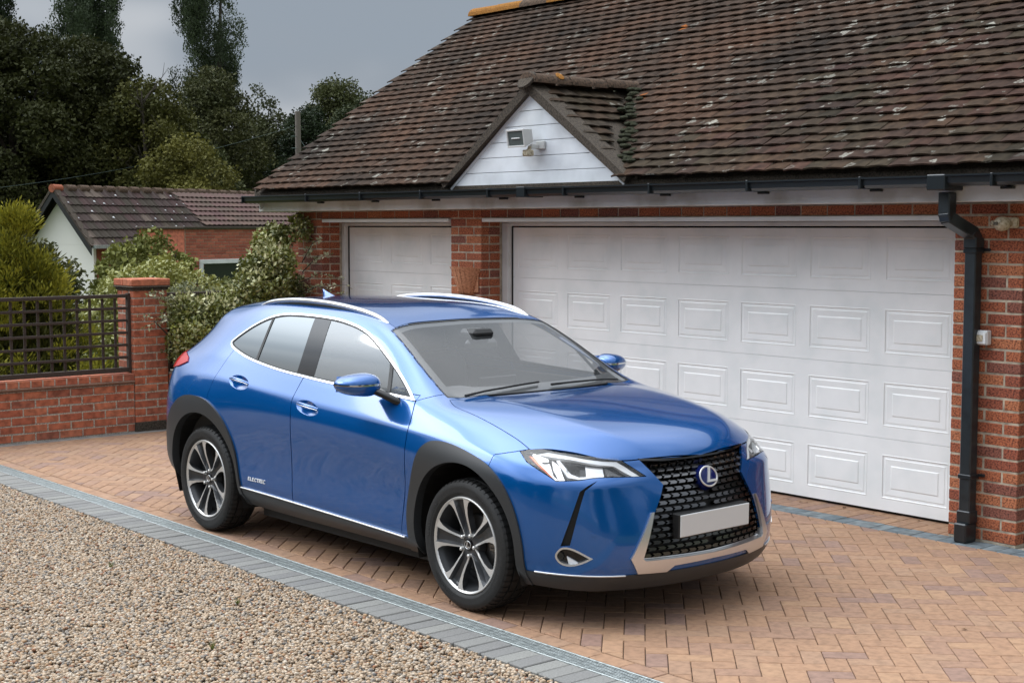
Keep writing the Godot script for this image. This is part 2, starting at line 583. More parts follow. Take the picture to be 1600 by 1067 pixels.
func build_paving() -> void:
	# the bed of jointing sand; every block stands 8 mm proud of it
	var bed := struct("driveway", poly_sheet([Vector2(-6.2, -0.4), Vector2(6.5, -0.4), Vector2(6.5, 3.868), Vector2(-6.2, 3.868)], -0.012), M.joint_sand, "tan block paved driveway in herringbone under the blue car")
	var area := PackedVector2Array([Vector2(-5.868, 0.478), Vector2(5.2, 0.478), Vector2(5.2, 3.742), Vector2(-5.868, 3.742)])
	var u := 0.1018
	var dx := Vector2(0.7071, -0.7071)
	var dy := Vector2(0.7071, 0.7071)
	var whole := []
	var cut := Mb.new()
	var gap := 0.0016
	for i in range(-95, 96):
		for j in range(-95, 96):
			var k := posmod(i - j, 4)
			if k != 0 and k != 3: continue
			var w := 2 if k == 0 else 1
			var h := 1 if k == 0 else 2
			var c := dx * (i + w * 0.5) * u + dy * (j + h * 0.5) * u + Vector2(-0.2, 2.1)
			if c.x < -6.1 or c.x > 5.4 or c.y < 0.3 or c.y > 3.9: continue
			var ex := dx * (w * u * 0.5 - gap)
			var ey := dy * (h * u * 0.5 - gap)
			var q := PackedVector2Array([c - ex - ey, c + ex - ey, c + ex + ey, c - ex + ey])
			var got := Geometry2D.intersect_polygons(q, area)
			if got.is_empty(): continue
			var full := true
			for p in q:
				if p.x < area[0].x or p.x > area[1].x or p.y < area[0].y or p.y > area[2].y: full = false
			if full:
				whole.append([Vector3(c.x, 0, c.y), k == 0])
			else:
				for g in got:
					if g.size() < 3: continue
					var before := cut.v.size()
					var gg := PackedVector2Array()
					for p in g: gg.append(Vector2(p.x, -p.y))
					cut.prism(gg, -0.05, rng.randf_range(-0.001, 0.001), Transform3D(Basis(Vector3.RIGHT, -PI / 2), Vector3.ZERO), 0.004)
					var col := paver_colour()
					for e in cut.v.size() - before: cut.c.append(col)
	var cp := part("cut_paver", cut.done(), M.paver_field, bed)
	cp.set_meta("kind", "stuff")
	# rows of whole blocks: the header row before the doors, the row along the drain
	var turn_a := Basis(Vector3.UP, PI / 4)
	var turn_b := Basis(Vector3.UP, -PI / 4)
	var all := []
	for w in whole: all.append([w[0], turn_a if w[1] else turn_b])
	var x := -5.86
	while x < 4.0:
		if x < 1.73 and x > -5.4: all.append([Vector3(x + 0.05, 0, 0.19), Basis(Vector3.UP, PI / 2)])
		if x < 1.73 and x > -5.4: all.append([Vector3(x + 0.05, 0, -0.017), Basis(Vector3.UP, PI / 2)])
		x += 0.1018
	x = -5.95
	while x < 5.2:
		all.append([Vector3(x + 0.1, 0, 3.803), Basis()])
		x += 0.2036
	var near := []
	for w in all: near.append([far_from_camera(w[0]) + (0.0 if in_view(w[0]) else 100.0), w])
	near.sort_custom(func(a, b): return a[0] < b[0])
	var block := box_mesh(Vector3(0.2004, 0.06, 0.0986), 0.0035)
	var xf := []
	var co := []
	for i in near.size():
		var w = near[i][1]
		var b: Basis = w[1] * Basis(Vector3(rng.randfn(), 0, rng.randfn()).normalized(), rng.randfn() * 0.006)
		var t := Transform3D(b, w[0] + Vector3(0, -0.03 + rng.randfn() * 0.0008, 0))
		if i < 300:
			part("paver", block, M["paver_%d" % pick_paver()], bed, t)
		else:
			xf.append(t)
			co.append(paver_colour())
	swarm("paver_field", block, M.paver_field, bed, xf, co)

	# blue-grey header course in front of the garage
	var course := struct("edging_course", poly_sheet([Vector2(-5.9, 0.3), Vector2(5, 0.3), Vector2(5, 0.48), Vector2(-5.9, 0.48)], -0.008), M.joint_sand, "blue grey header course of pavers along the garage front")
	x = -5.85
	var head := box_mesh(Vector3(0.0985, 0.06, 0.172), 0.0045)
	while x < 4.6:
		part("paver", head, M["blue_paver_%d" % rng.randi_range(0, 2)], course, Transform3D(Basis(Vector3(1, 0, 0), rng.randfn() * 0.006), Vector3(x + 0.05, -0.029 + rng.randfn() * 0.001, 0.388)))
		x += 0.1018
	var z := 0.55
	while z < 3.7:
		part("paver", head, M["grey_paver_%d" % rng.randi_range(0, 2)], course, Transform3D(Basis(Vector3.UP, PI / 2), Vector3(-5.955, -0.029, z)))
		z += 0.1018

	# grey border row between the drain and the gravel
	var border := struct("paving_border", poly_sheet([Vector2(-8, 3.985), Vector2(6.5, 3.985), Vector2(6.5, 4.2), Vector2(-8, 4.2)], -0.012), M.joint_sand, "grey paver border between the drain channel and the gravel")
	x = -6.6
	var gh := box_mesh(Vector3(0.0945, 0.06, 0.2), 0.004)
	while x < 6.2:
		part("paver", gh, M["grey_paver_%d" % rng.randi_range(0, 2)], border, Transform3D(Basis(Vector3(rng.randfn(), 0, rng.randfn()).normalized(), 0.006), Vector3(x + 0.05, -0.03 + rng.randfn() * 0.0012, 4.09)))
		x += 0.1014
	# galvanised drain channel: two rails and a slotted grating over a dark trough
	var drain := thing("drain_channel", "galvanised slotted drain channel between the tan and grey pavers", "drain", Vector3(0, 0, 3.925))
	slab("trough", Vector3(-6.6, -0.09, -0.055), Vector3(6.2, -0.03, 0.055), M.drain_dark, drain)
	for s: float in [-1.0, 1.0]:
		slab("rail", Vector3(-6.6, -0.06, s * 0.057 - 0.004), Vector3(6.2, 0.002, s * 0.057 + 0.004), M.galvanised, drain, 0.002)
	var bar := box_mesh(Vector3(0.0085, 0.012, 0.104), 0.0015)
	var seg := 0.0
	var lot := Mb.new()
	x = -6.59
	while x < 6.19:
		lot.box(Vector3(x, -0.009, 0), Vector3(0.0095, 0.010, 0.104))
		x += 0.0165
	for zz in [-0.03, 0.0, 0.03]:
		lot.box(Vector3(-0.2, -0.008, zz), Vector3(12.8, 0.011, 0.007))
	var gr := part("grating", lot.done(), M.galvanised, drain)
	# stray pebbles lying on the drain and the border
	var sx := []
	var sc := []
	for i in 130:
		var px := rng.randf_range(-4.0, 3.0)
		var zz := 3.985 - absf(rng.randfn()) * 0.05 if i % 3 else rng.randf_range(3.95, 4.18)
		sx.append(pebble_xf(Vector3(px, 0.006, zz), rng.randf_range(0.005, 0.009)))
		sc.append(pebble_colour())
	swarm("stray_pebbles", pebble_mesh(1), M.pebble, drain, sx, sc)


func pick_paver() -> int:
	var r := rng.randf()
	return 5 if r < 0.08 else (6 if r < 0.13 else rng.randi_range(0, 4))


func paver_colour() -> Color:
	var c: Color = M["paver_%d" % pick_paver()].albedo_color.srgb_to_linear()
	return c * rng.randf_range(0.94, 1.06)


func pebble_mesh(sd: int) -> ArrayMesh:
	var r := RandomNumberGenerator.new()
	r.seed = sd
	var b := Mb.new()
	var pts := []
	var rings := 5
	var segs := 7
	var ph := r.randf() * TAU
	var at := func(i: int, j: int) -> Vector3:
		var el := PI * i / (rings - 1) - PI / 2
		var az := TAU * (j % segs) / segs + 0.3 * i
		var k := 1.0 + 0.13 * sin(az * 2.0 + ph) + 0.1 * cos(el * 3.0 + ph)
		return Vector3(cos(el) * cos(az) * k, sin(el) * 0.62, cos(el) * sin(az) * k * 0.8)
	for i in rings - 1:
		for j in segs:
			var p: Vector3 = at.call(i, j)
			var q: Vector3 = at.call(i, j + 1)
			var s: Vector3 = at.call(i + 1, j)
			var t: Vector3 = at.call(i + 1, j + 1)
			if i > 0: b.tri(p, q, s, p.normalized(), q.normalized(), s.normalized())
			if i < rings - 2: b.tri(q, t, s, q.normalized(), t.normalized(), s.normalized())
	return b.done()


func pebble_xf(p: Vector3, size: float) -> Transform3D:
	var b := Basis(Vector3.UP, rng.randf() * TAU) * Basis(Vector3.RIGHT, rng.randfn() * 0.45)
	return Transform3D(b.scaled_local(Vector3.ONE * size), p)


func pebble_colour() -> Color:
	var r := rng.randf()
	var c := Color(0.50, 0.385, 0.265)
	if r < 0.30: c = Color(0.56, 0.45, 0.33)
	elif r < 0.40: c = Color(0.46, 0.30, 0.17)
	elif r < 0.55: c = Color(0.36, 0.33, 0.29)
	elif r < 0.58: c = Color(0.17, 0.17, 0.17)
	elif r < 0.72: c = Color(0.64, 0.56, 0.45)
	elif r < 0.75: c = Color(0.36, 0.18, 0.10)
	return c * Color(1.07, 1.02, 0.98) * rng.randf_range(0.82, 1.18)


func build_gravel() -> void:
	var g := struct("gravel", poly_sheet([Vector2(-30, 4.19), Vector2(30, 4.19), Vector2(30, 40), Vector2(-30, 40)], -0.03), M.gravel_bed, "loose rounded pea gravel beside the paved drive")
	g.set_meta("kind", "stuff")
	for v in 3:
		var xf := []
		var co := []
		for i in 54000:
			var p := Vector3(rng.randf_range(-5.2, 3.6), 0, 0)
			p.z = 4.2 + absf(rng.randf()) * 2.5
			if not in_view(p, 0.03): continue
			p.y = -0.020 + rng.randf() * 0.016
			xf.append(pebble_xf(p, rng.randf_range(0.007, 0.0128)))
			co.append(pebble_colour())
		for i in 56000:
			# the rest of the bed around the part in view, more loosely strewn
			var p := Vector3(rng.randf_range(-8, 8), -0.02 + rng.randf() * 0.014, rng.randf_range(4.2, 9.0))
			if in_view(p, 0.03): continue
			xf.append(pebble_xf(p, rng.randf_range(0.012, 0.019)))
			co.append(pebble_colour())
		swarm("pebbles", pebble_mesh(40 + v), M.pebble, g, xf, co)
	# grass tufts pushing through the stones
	var blade := Mb.new()
	for k in 14:
		var a := k * 2.4
		var d := Vector3(cos(a), 0, sin(a))
		var s := Vector3(-d.z, 0, d.x) * 0.0025
		blade.flat(d * 0.006 - s, d * 0.006 + s, d * (0.012 + 0.02 * fmod(k * 0.37, 1.0)) + Vector3(0, 0.03 + 0.02 * fmod(k * 0.61, 1.0), 0), d + Vector3(0, 0.3, 0))
	var xf2 := []
	var co2 := []
	for spot in [Vector3(0.3, -0.005, 4.6), Vector3(-0.9, -0.005, 4.75), Vector3(0.95, -0.005, 5.1)]:
		xf2.append(Transform3D(Basis(Vector3.UP, rng.randf() * TAU), spot))
		co2.append(Color(0.12, 0.14, 0.04))
	swarm("grass_tufts", blade.done(), M.leaf, g, xf2, co2)


# ---------------------------------------------------------------- garage
# a stretch of facing brickwork: bricks as meshes of their own in front of a mortar core.
# rows: list of courses; each course a list of [start, length]; u along the wall, n out of it
func lay(parent: Node3D, at: Vector3, u: Vector3, n: Vector3, rows: Array, y0: float, tones: String, count: int, pitch := 0.075, called := "brick", depth := 0.09) -> void:
	var basis := Basis(u, Vector3.UP, n)
	for r in rows.size():
		for b in rows[r]:
			var key := "brick %.3f %.3f %.4f" % [b[1], depth, pitch]
			if not mesh_cache.has(key):
				mesh_cache[key] = box_mesh(Vector3(b[1], pitch - 0.0105, depth), 0.0045)
			var p: Vector3 = at + u * (b[0] + b[1] / 2.0) + Vector3(0, y0 + pitch * (r + 0.5), 0) - n * (depth / 2.0 + rng.randf_range(-0.0012, 0.0025))
			var t := Transform3D(basis * Basis(Vector3(rng.randfn(), rng.randfn(), rng.randfn()).normalized(), rng.randfn() * 0.006), p)
			part(called, mesh_cache[key], M["%s_%d" % [tones, rng.randi_range(0, count - 1)]], parent, t)


func stretcher_rows(width: float, courses: int, shift := 0.0, l := 0.215, j := 0.0105, from_course := 0) -> Array:
	var rows := []
	for c in courses:
		var row := []
		var x := -shift - (0.0 if (c + from_course) % 2 == 0 else (l + j) / 2.0)
		while x < width - 0.01:
			var a := maxf(x, 0.0)
			var b := minf(x + l, width)
			if b - a > 0.03: row.append([snappedf(a, 0.001), snappedf(b - a, 0.001)])
			x += l + j
		rows.append(row)
	return rows


# a pier seen from its front and its right-hand return
func pier_rows(w: float, courses: int) -> Array:
	var front := []
	var side := []
	var half := (w - 0.0105) / 2.0
	for c in courses:
		if c % 2 == 0:
			front.append([[0.0, snappedf(half, 0.001)], [snappedf(half + 0.0105, 0.001), snappedf(half, 0.001)]])
			side.append([[0.1015, 0.113]])
		else:
			front.append([[0.0, 0.1025], [0.113, snappedf(w - 0.226, 0.001)], [snappedf(w - 0.1025, 0.001), 0.1025]])
			side.append([[0.0915, 0.1235]])
	return [front, side]


func build_garage() -> void:
	var g := thing("garage", "brick double garage with white panel doors and brown tiled roof", "garage")
	var z0 := 0.3
	var top := 2.11
	# piers: mortar core and bricks
	for pr in [[-5.994, -5.535, "pier"], [-3.416, -2.985, "pier"], [1.745, 2.222, "pier"]]:
		var w: float = pr[1] - pr[0]
		var deep := -1.6 if pr[0] > 1.0 else 0.06
		var core := slab("pier", Vector3(pr[0] + 0.004, -0.1, deep), Vector3(pr[1] - 0.004, top, z0 - 0.004), M.mortar, g)
		var off := -core.position
		var rows := pier_rows(w, 28)
		lay(core, Vector3(pr[0], 0, z0) + off, Vector3.RIGHT, Vector3.BACK, rows[0], 0.01, "facing_brick", 6, 0.075, "brick", 0.0895)
		if pr[0] > 1.0:
			lay(core, Vector3(pr[1], 0, z0 - 0.0905) + off, Vector3.FORWARD, Vector3.RIGHT, stretcher_rows(1.5, 28, 0.06), 0.01, "facing_brick", 6)
		else:
			lay(core, Vector3(pr[1], 0, z0) + off, Vector3.FORWARD, Vector3.RIGHT, rows[1], 0.01, "facing_brick", 6)
	# left end wall, side wall and the back, out of sight
	slab("side_wall", Vector3(-5.99, -0.1, -5.0), Vector3(-5.75, 2.3, 0.058), M.facing_brick_0, g)
	slab("back_wall", Vector3(-5.745, -0.1, -5.0), Vector3(2.2, 2.3, -4.8), M.facing_brick_1, g)
	var gab := Mb.new()
	gab.prism(PackedVector2Array([Vector2(0.2, 2.305), Vector2(-4.9, 2.305), Vector2(-2.35, 4.1)]), 0.0, 0.2, Transform3D(Basis(Vector3(0, 0, 1), Vector3(0, 1, 0), Vector3(-1, 0, 0)), Vector3(-5.76, 0, 0)))
	part("gable_wall", gab.done(), M.facing_brick_2, g)
	# the lintel: one stretcher course under the fascia, carried over both openings
	for op in [[-5.53, -3.42], [-2.98, 1.74]]:
		var lint := slab("lintel", Vector3(op[0], 2.036, 0.07), Vector3(op[1], 2.112, z0 - 0.006), M.mortar, g)
		lay(lint, Vector3(op[0], 0, z0) - lint.position, Vector3.RIGHT, Vector3.BACK, stretcher_rows(op[1] - op[0], 1, 0.1), 2.036, "facing_brick", 6)
		# the white cover under it
		slab("lintel_cover", Vector3(op[0] + 0.03, 2.002, 0.07), Vector3(op[1] - 0.01, 2.034, z0 + 0.022), M.frame_white, g, 0.003)
	# doors
	garage_door(g, -5.49, -3.40, 3, -5.408)
	garage_door(g, -2.905, 1.75, 7, -2.84)
	for fr in [[-5.64, -5.494, -3.35], [-3.04, -2.912, 1.79]]:
		slab("door_frame", Vector3(fr[0], 0.0, 0.0), Vector3(fr[1], 1.999, 0.056), M.frame_white, g, 0.004)
		slab("door_head", Vector3(fr[1] + 0.001, 1.968, 0.004), Vector3(fr[2], 2.0, 0.052), M.frame_white, g, 0.003)
		slab("door_seal", Vector3(fr[1] - 0.001, 0.0, -0.012), Vector3(fr[1] + 0.008, 1.967, 0.012), M.rubber_black, g)
		slab("door_gap", Vector3(fr[1], 1.93, -0.12), Vector3(fr[2], 1.967, -0.07), M.rubber_black, g)
		slab("threshold_seal", Vector3(fr[1], -0.01, -0.05), Vector3(fr[2] - 0.05, 0.024, -0.03), M.rubber_black, g)
	slab("side_wall", Vector3(2.2185, -0.1, -1.85), Vector3(4.4, 2.11, -1.61), M.facing_brick_2, g)
	slab("porch_floor", Vector3(2.23, -0.1, -1.6), Vector3(4.4, -0.004, 0.295), M.old_mortar, g)
	# inside of the garage: dark ceiling so that no light comes through
	slab("ceiling", Vector3(-5.74, 2.306, -4.79), Vector3(2.2, 2.33, 0.25), M.mortar, g)
	slab("floor", Vector3(-5.74, -0.1, -4.79), Vector3(1.74, -0.02, -0.42), M.mortar, g)
	slab("inner_wall", Vector3(1.50, -0.1, -4.79), Vector3(1.742, 2.3, -0.07), M.mortar, g)
	# fascia and soffit
	slab("fascia", Vector3(-6.40, 2.115, 0.48), Vector3(-2.706, 2.232, 0.502), M.fascia_white, g, 0.003)
	slab("fascia", Vector3(-2.69, 2.115, 0.48), Vector3(4.0, 2.232, 0.502), M.fascia_white, g, 0.003)
	slab("fascia_joint", Vector3(-2.716, 2.112, 0.478), Vector3(-2.68, 2.235, 0.506), M.fascia_white, g, 0.003)
	slab("soffit", Vector3(-6.40, 2.114, 0.09), Vector3(4.0, 2.124, 0.478), M.fascia_white, g)
	slab("bargeboard_end", Vector3(-6.412, 2.113, 0.3), Vector3(-6.402, 2.24, 0.503), M.fascia_white, g)
	build_roof(g)
	build_gutter()


func garage_door(g: Node3D, x0: float, x1: float, cols: int, cx0: float) -> void:
	var d := part("garage_door", box_mesh(Vector3(x1 - x0, 1.93, 0.02)), M.door_white, g, Transform3D(Basis(), Vector3((x0 + x1) / 2.0, 0.99, -0.036)))
	var off := -d.position
	var sec := [0.020, 0.518, 1.017, 1.516, 1.955]
	for s in 4:
		var lo: float = sec[s] + 0.0018
		var hi: float = sec[s + 1] - 0.0018
		var m := Mb.new()
		# the section face is laid as strips between the cassettes so that these are really sunk
		var y_lo: float = sec[s] + 0.083
		var y_hi: float = minf(sec[s] + 0.388, 1.90)
		if s == 3: y_hi = 1.895
		var rects := []
		var x := x0
		for k in cols:
			var a := cx0 + k * 0.643
			var b := minf(a + 0.524, x1 - 0.02)
			rects.append([x, a, lo, hi])
			rects.append([a, b, lo, y_lo])
			rects.append([a, b, y_hi, hi])
			cassette(m, a, b, y_lo, y_hi)
			x = b
		rects.append([x, x1, lo, hi])
		for q in rects:
			m.quad(Vector3(q[0], q[2], 0), Vector3(q[1], q[2], 0), Vector3(q[1], q[3], 0), Vector3(q[0], q[3], 0), Vector3.BACK)
		# rounded joint between sections
		for e in [[lo, -1.0], [hi, 1.0]]:
			m.quad(Vector3(x0, e[0], 0), Vector3(x1, e[0], 0), Vector3(x1, e[0] + e[1] * 0.0013, -0.004), Vector3(x0, e[0] + e[1] * 0.0013, -0.004), Vector3(0, e[1], 1))
			m.quad(Vector3(x0, e[0] + e[1] * 0.0013, -0.004), Vector3(x1, e[0] + e[1] * 0.0013, -0.004), Vector3(x1, e[0] + e[1] * 0.0013, -0.024), Vector3(x0, e[0] + e[1] * 0.0013, -0.024), Vector3(0, e[1], 0))
		for e in [[x0, -1.0], [x1, 1.0]]:
			m.quad(Vector3(e[0], lo, 0), Vector3(e[0], hi, 0), Vector3(e[0], hi, -0.026), Vector3(e[0], lo, -0.026), Vector3(e[1], 0, 0))
		part("door_section", m.done(), M.door_white, d, Transform3D(Basis(), off))


# one pressed cassette: a moulded groove round a raised field, then a second step
func cassette(m: Mb, a: float, b: float, lo: float, hi: float) -> void:
	var ins := [0.0, 0.006, 0.012, 0.024, 0.030, 0.072, 0.080, 0.086]
	var dep := [0.0, 0.0022, -0.0035, -0.0035, -0.0008, -0.0028, 0.0008, 0.0008]
	for i in ins.size() - 1:
		var p := ring(a, b, lo, hi, ins[i], dep[i])
		var q := ring(a, b, lo, hi, ins[i + 1], dep[i + 1])
		for k in 4:
			var l := (k + 1) % 4
			m.quad(p[k], p[l], q[l], q[k], Vector3.BACK)
	var c := ring(a, b, lo, hi, ins[-1], dep[-1])
	m.quad(c[0], c[1], c[2], c[3], Vector3.BACK)


func ring(a: float, b: float, lo: float, hi: float, i: float, z: float) -> Array:
	return [Vector3(a + i, lo + i, z), Vector3(b - i, lo + i, z), Vector3(b - i, hi - i, z), Vector3(a + i, hi - i, z)]


# roof plane: y = 2.31 + (0.68 - z) * tan(34.4)
func roof_at(x: float, s: float, lift := 0.0) -> Vector3:
	var p := deg_to_rad(34.4)
	return Vector3(x, 2.30 + s * sin(p) + lift * cos(p), 0.70 - s * cos(p) + lift * sin(p))


func tile_mesh(w: float, l: float) -> ArrayMesh:
	# a plain tile with a slight camber, thickness showing at the tail; x across, z down the slope (tail at z = 0), y up
	var key := "tile %.3f %.3f" % [w, l]
	if mesh_cache.has(key): return mesh_cache[key]
	var b := Mb.new()
	var th := 0.011
	var segs := 4
	# the tail rides up on a small gap and the tile is arched across, so that dark shows under its edge
	var f := func(k: int, z: float, y: float) -> Vector3:
		var t := float(k) / segs * 2.0 - 1.0
		return Vector3(t * w / 2.0, y + (0.015 - 0.0075 * t * t) * (1.0 + z / l), z)
	for k in segs:
		b.quad(f.call(k, 0, th), f.call(k + 1, 0, th), f.call(k + 1, -l, th), f.call(k, -l, th), Vector3.UP)
		b.quad(f.call(k, 0, 0), f.call(k + 1, 0, 0), f.call(k + 1, 0, th), f.call(k, 0, th), Vector3.BACK)
		b.quad(f.call(k, 0, 0), f.call(k + 1, 0, 0), f.call(k + 1, -l, 0), f.call(k, -l, 0), Vector3.DOWN)
	for k in [0, segs]:
		b.quad(f.call(k, 0, 0), f.call(k, 0, th), f.call(k, -l, th), f.call(k, -l, 0), Vector3.RIGHT * (k - 2))
	mesh_cache[key] = b.done()
	return mesh_cache[key]


func tile_colour(x: float, s: float, n: FastNoiseLite) -> Color:
	# weathered drifts: browner on the upper left, darker towards the lower right where rain and moss have blackened the clay
	var d := n.get_noise_2d(x * 30.0, s * 40.0) * 0.7 + rng.randfn() * 0.07
	var red := Color(0.092, 0.050, 0.031)
	var brown := Color(0.060, 0.039, 0.027)
	var dark := Color(0.032, 0.023, 0.017)
	var k := clampf(0.5 + d, 0.0, 1.0)
	var c := brown.lerp(red, smoothstep(0.35, 0.95, k)) if k > 0.35 else brown.lerp(dark, smoothstep(0.35, 0.0, k))
	var age := clampf((x + 0.2) / 3.0, 0.0, 1.0) * clampf(1.0 - absf(s - 1.0) / 1.5, 0.0, 1.0)
	return c.lerp(dark, age * 0.65) * rng.randf_range(0.9, 1.1)


func build_roof(g: Node3D) -> void:
	var p := deg_to_rad(34.4)
	# boarding under the tiles, front slope and back slope
	var deck := Mb.new()
	var lo := roof_at(0, 0.085, -0.05)
	var hi := roof_at(0, 3.70, -0.05)
	for dx in [[-6.30, 4.6]]:
		deck.quad(Vector3(dx[0], lo.y, lo.z), Vector3(dx[1], lo.y, lo.z), Vector3(dx[1], hi.y, hi.z), Vector3(dx[0], hi.y, hi.z), Vector3(0, 1, 1))
		deck.quad(Vector3(dx[0], hi.y, hi.z), Vector3(dx[1], hi.y, hi.z), Vector3(dx[1], lo.y, 2 * hi.z - lo.z), Vector3(dx[0], lo.y, 2 * hi.z - lo.z), Vector3(0, 1, -1))
		deck.quad(Vector3(dx[0], lo.y - 0.03, lo.z), Vector3(dx[1], lo.y - 0.03, lo.z), Vector3(dx[1], lo.y, lo.z), Vector3(dx[0], lo.y, lo.z), Vector3(0, 0, 1))
	var roof := part("roof", deck.done(), M.verge_mortar, g)
	var n := FastNoiseLite.new()
	n.seed = 9
	n.frequency = 0.02
	n.fractal_octaves = 3
	var gauge := 0.1122
	var w := 0.165
	var basis := Basis(Vector3.RIGHT, Vector3(0, cos(p), sin(p)), Vector3(0, -sin(p), cos(p)))
	var tilt := basis * Basis(Vector3.RIGHT, -0.105)
	var whole := tile_mesh(w - 0.0012, 0.20)
	var list := []
	for r in 32:
		var s := r * gauge + 0.045
		var x := -6.26 + (0.0 if r % 2 else w / 2.0)
		while x < 4.5:
			var q := roof_at(x, s, 0.0)
			# leave out what the little gablet covers
			var half := gablet_half(q.z)
			if absf(x + 1.96) > half - 0.07:
				list.append([far_from_camera(q) + (0.0 if in_view(q) else 100.0), x, s, r])
			x += w
	list.sort_custom(func(a, b): return a[0] < b[0])
	var xf := []
	var co := []
	for i in list.size():
		var e = list[i]
		var b: Basis = tilt * Basis(Vector3.UP, rng.randfn() * 0.012) * Basis(Vector3.RIGHT, rng.randfn() * 0.012) * Basis(Vector3.BACK, rng.randfn() * 0.012)
		var t := Transform3D(b, roof_at(e[1] + rng.randfn() * 0.0015, e[2] + rng.randfn() * 0.003, rng.randf() * 0.003))
		if i < 300:
			var q := clampi(int((0.5 + rng.randfn() * 0.35) * 4.0), 0, 3)
			part("tile", whole, roof_tone(tile_colour(e[1], e[2], n)), roof, t)
		else:
			xf.append(t)
			co.append(tile_colour(e[1], e[2], n))
	swarm("tile_field", whole, M.roof_tile, roof, xf, co)
	# back slope, plain tiles as one sheet of rows (out of sight)
	# ridge: half-round tiles bedded in mortar, the end ones orange with lichen
	var r_at := roof_at(0, 3.66, 0.0)
	var x := -6.31
	var i := 0
	while x < 4.4:
		var rm := Mb.new()
		var prof := []
		for k in 9:
			var a := PI * k / 8.0
			prof.append(Vector2(cos(a) * 0.125, sin(a) * 0.10))
		for k in 8:
			var c: Vector2 = prof[k]
			var d: Vector2 = prof[k + 1]
			var bulge := 0.008 if i % 1 == 0 else 0.0
			rm.tri(Vector3(0, c.y, c.x), Vector3(0, d.y, d.x), Vector3(0.445, c.y * 0.96, c.x * 0.96), Vector3(0, c.y, c.x).normalized(), Vector3(0, d.y, d.x).normalized(), Vector3(0, c.y, c.x).normalized())
			rm.tri(Vector3(0, d.y, d.x), Vector3(0.445, d.y * 0.96, d.x * 0.96), Vector3(0.445, c.y * 0.96, c.x * 0.96), Vector3(0, d.y, d.x).normalized(), Vector3(0, d.y, d.x).normalized(), Vector3(0, c.y, c.x).normalized())
			rm.flat(Vector3(0, 0, 0), Vector3(0, c.y, c.x), Vector3(0, d.y, d.x), Vector3.LEFT)
		var orange: bool = i in [0, 1, 3, 6, 7]
		part("ridge_tile", rm.done(), M.orange_lichen if orange else M.old_ridge, roof, Transform3D(Basis(Vector3.BACK, rng.randfn() * 0.006), Vector3(x, r_at.y - 0.015 + rng.randfn() * 0.003, r_at.z)))
		x += 0.45
		i += 1
	# the verge down the left gable: undercloak and mortar
	var vb := Mb.new()
	vb.prism(PackedVector2Array([Vector2(lo.z, lo.y - 0.03), Vector2(lo.z, lo.y + 0.04), Vector2(hi.z, hi.y + 0.04), Vector2(hi.z, hi.y - 0.03)]), 0.0, 0.03, Transform3D(Basis(Vector3(0, 0, 1), Vector3(0, 1, 0), Vector3(-1, 0, 0)), Vector3(-6.302, 0, 0)))
	part("verge", vb.done(), M.verge_mortar, roof)
	var bb := Mb.new()
	bb.prism(PackedVector2Array([Vector2(lo.z - 0.05, lo.y - 0.17), Vector2(lo.z - 0.05, lo.y - 0.034), Vector2(hi.z, hi.y - 0.034), Vector2(hi.z, hi.y - 0.17)]), 0.0, 0.022, Transform3D(Basis(Vector3(0, 0, 1), Vector3(0, 1, 0), Vector3(-1, 0, 0)), Vector3(-6.29, 0, 0)))
	part("bargeboard", bb.done(), M.fascia_white, g)
	build_gablet(g, basis, n)


func roof_tone(c: Color) -> StandardMaterial3D:
	# the tones of single tiles, a dozen of them
	var k := "roof_tone %d %d" % [int(c.r * 130.0), int(c.g * 130.0)]
	if not M.has(k):
		var m: StandardMaterial3D = M.roof_tile.duplicate()
		m.vertex_color_use_as_albedo = false
		m.albedo_color = Color((int(c.r * 130.0) + 0.5) / 130.0, (int(c.g * 130.0) + 0.5) / 130.0, c.b).linear_to_srgb()
		M[k] = m
	return M[k]


# half width of the gablet's roof at depth z (its ridge meets the main roof at z about -0.5)
func gablet_half(z: float) -> float:
	if z > 0.62: return 1.09
	var t := (z + 0.50) / 1.12
	return 1.09 * t if t > 0.0 else -1.0


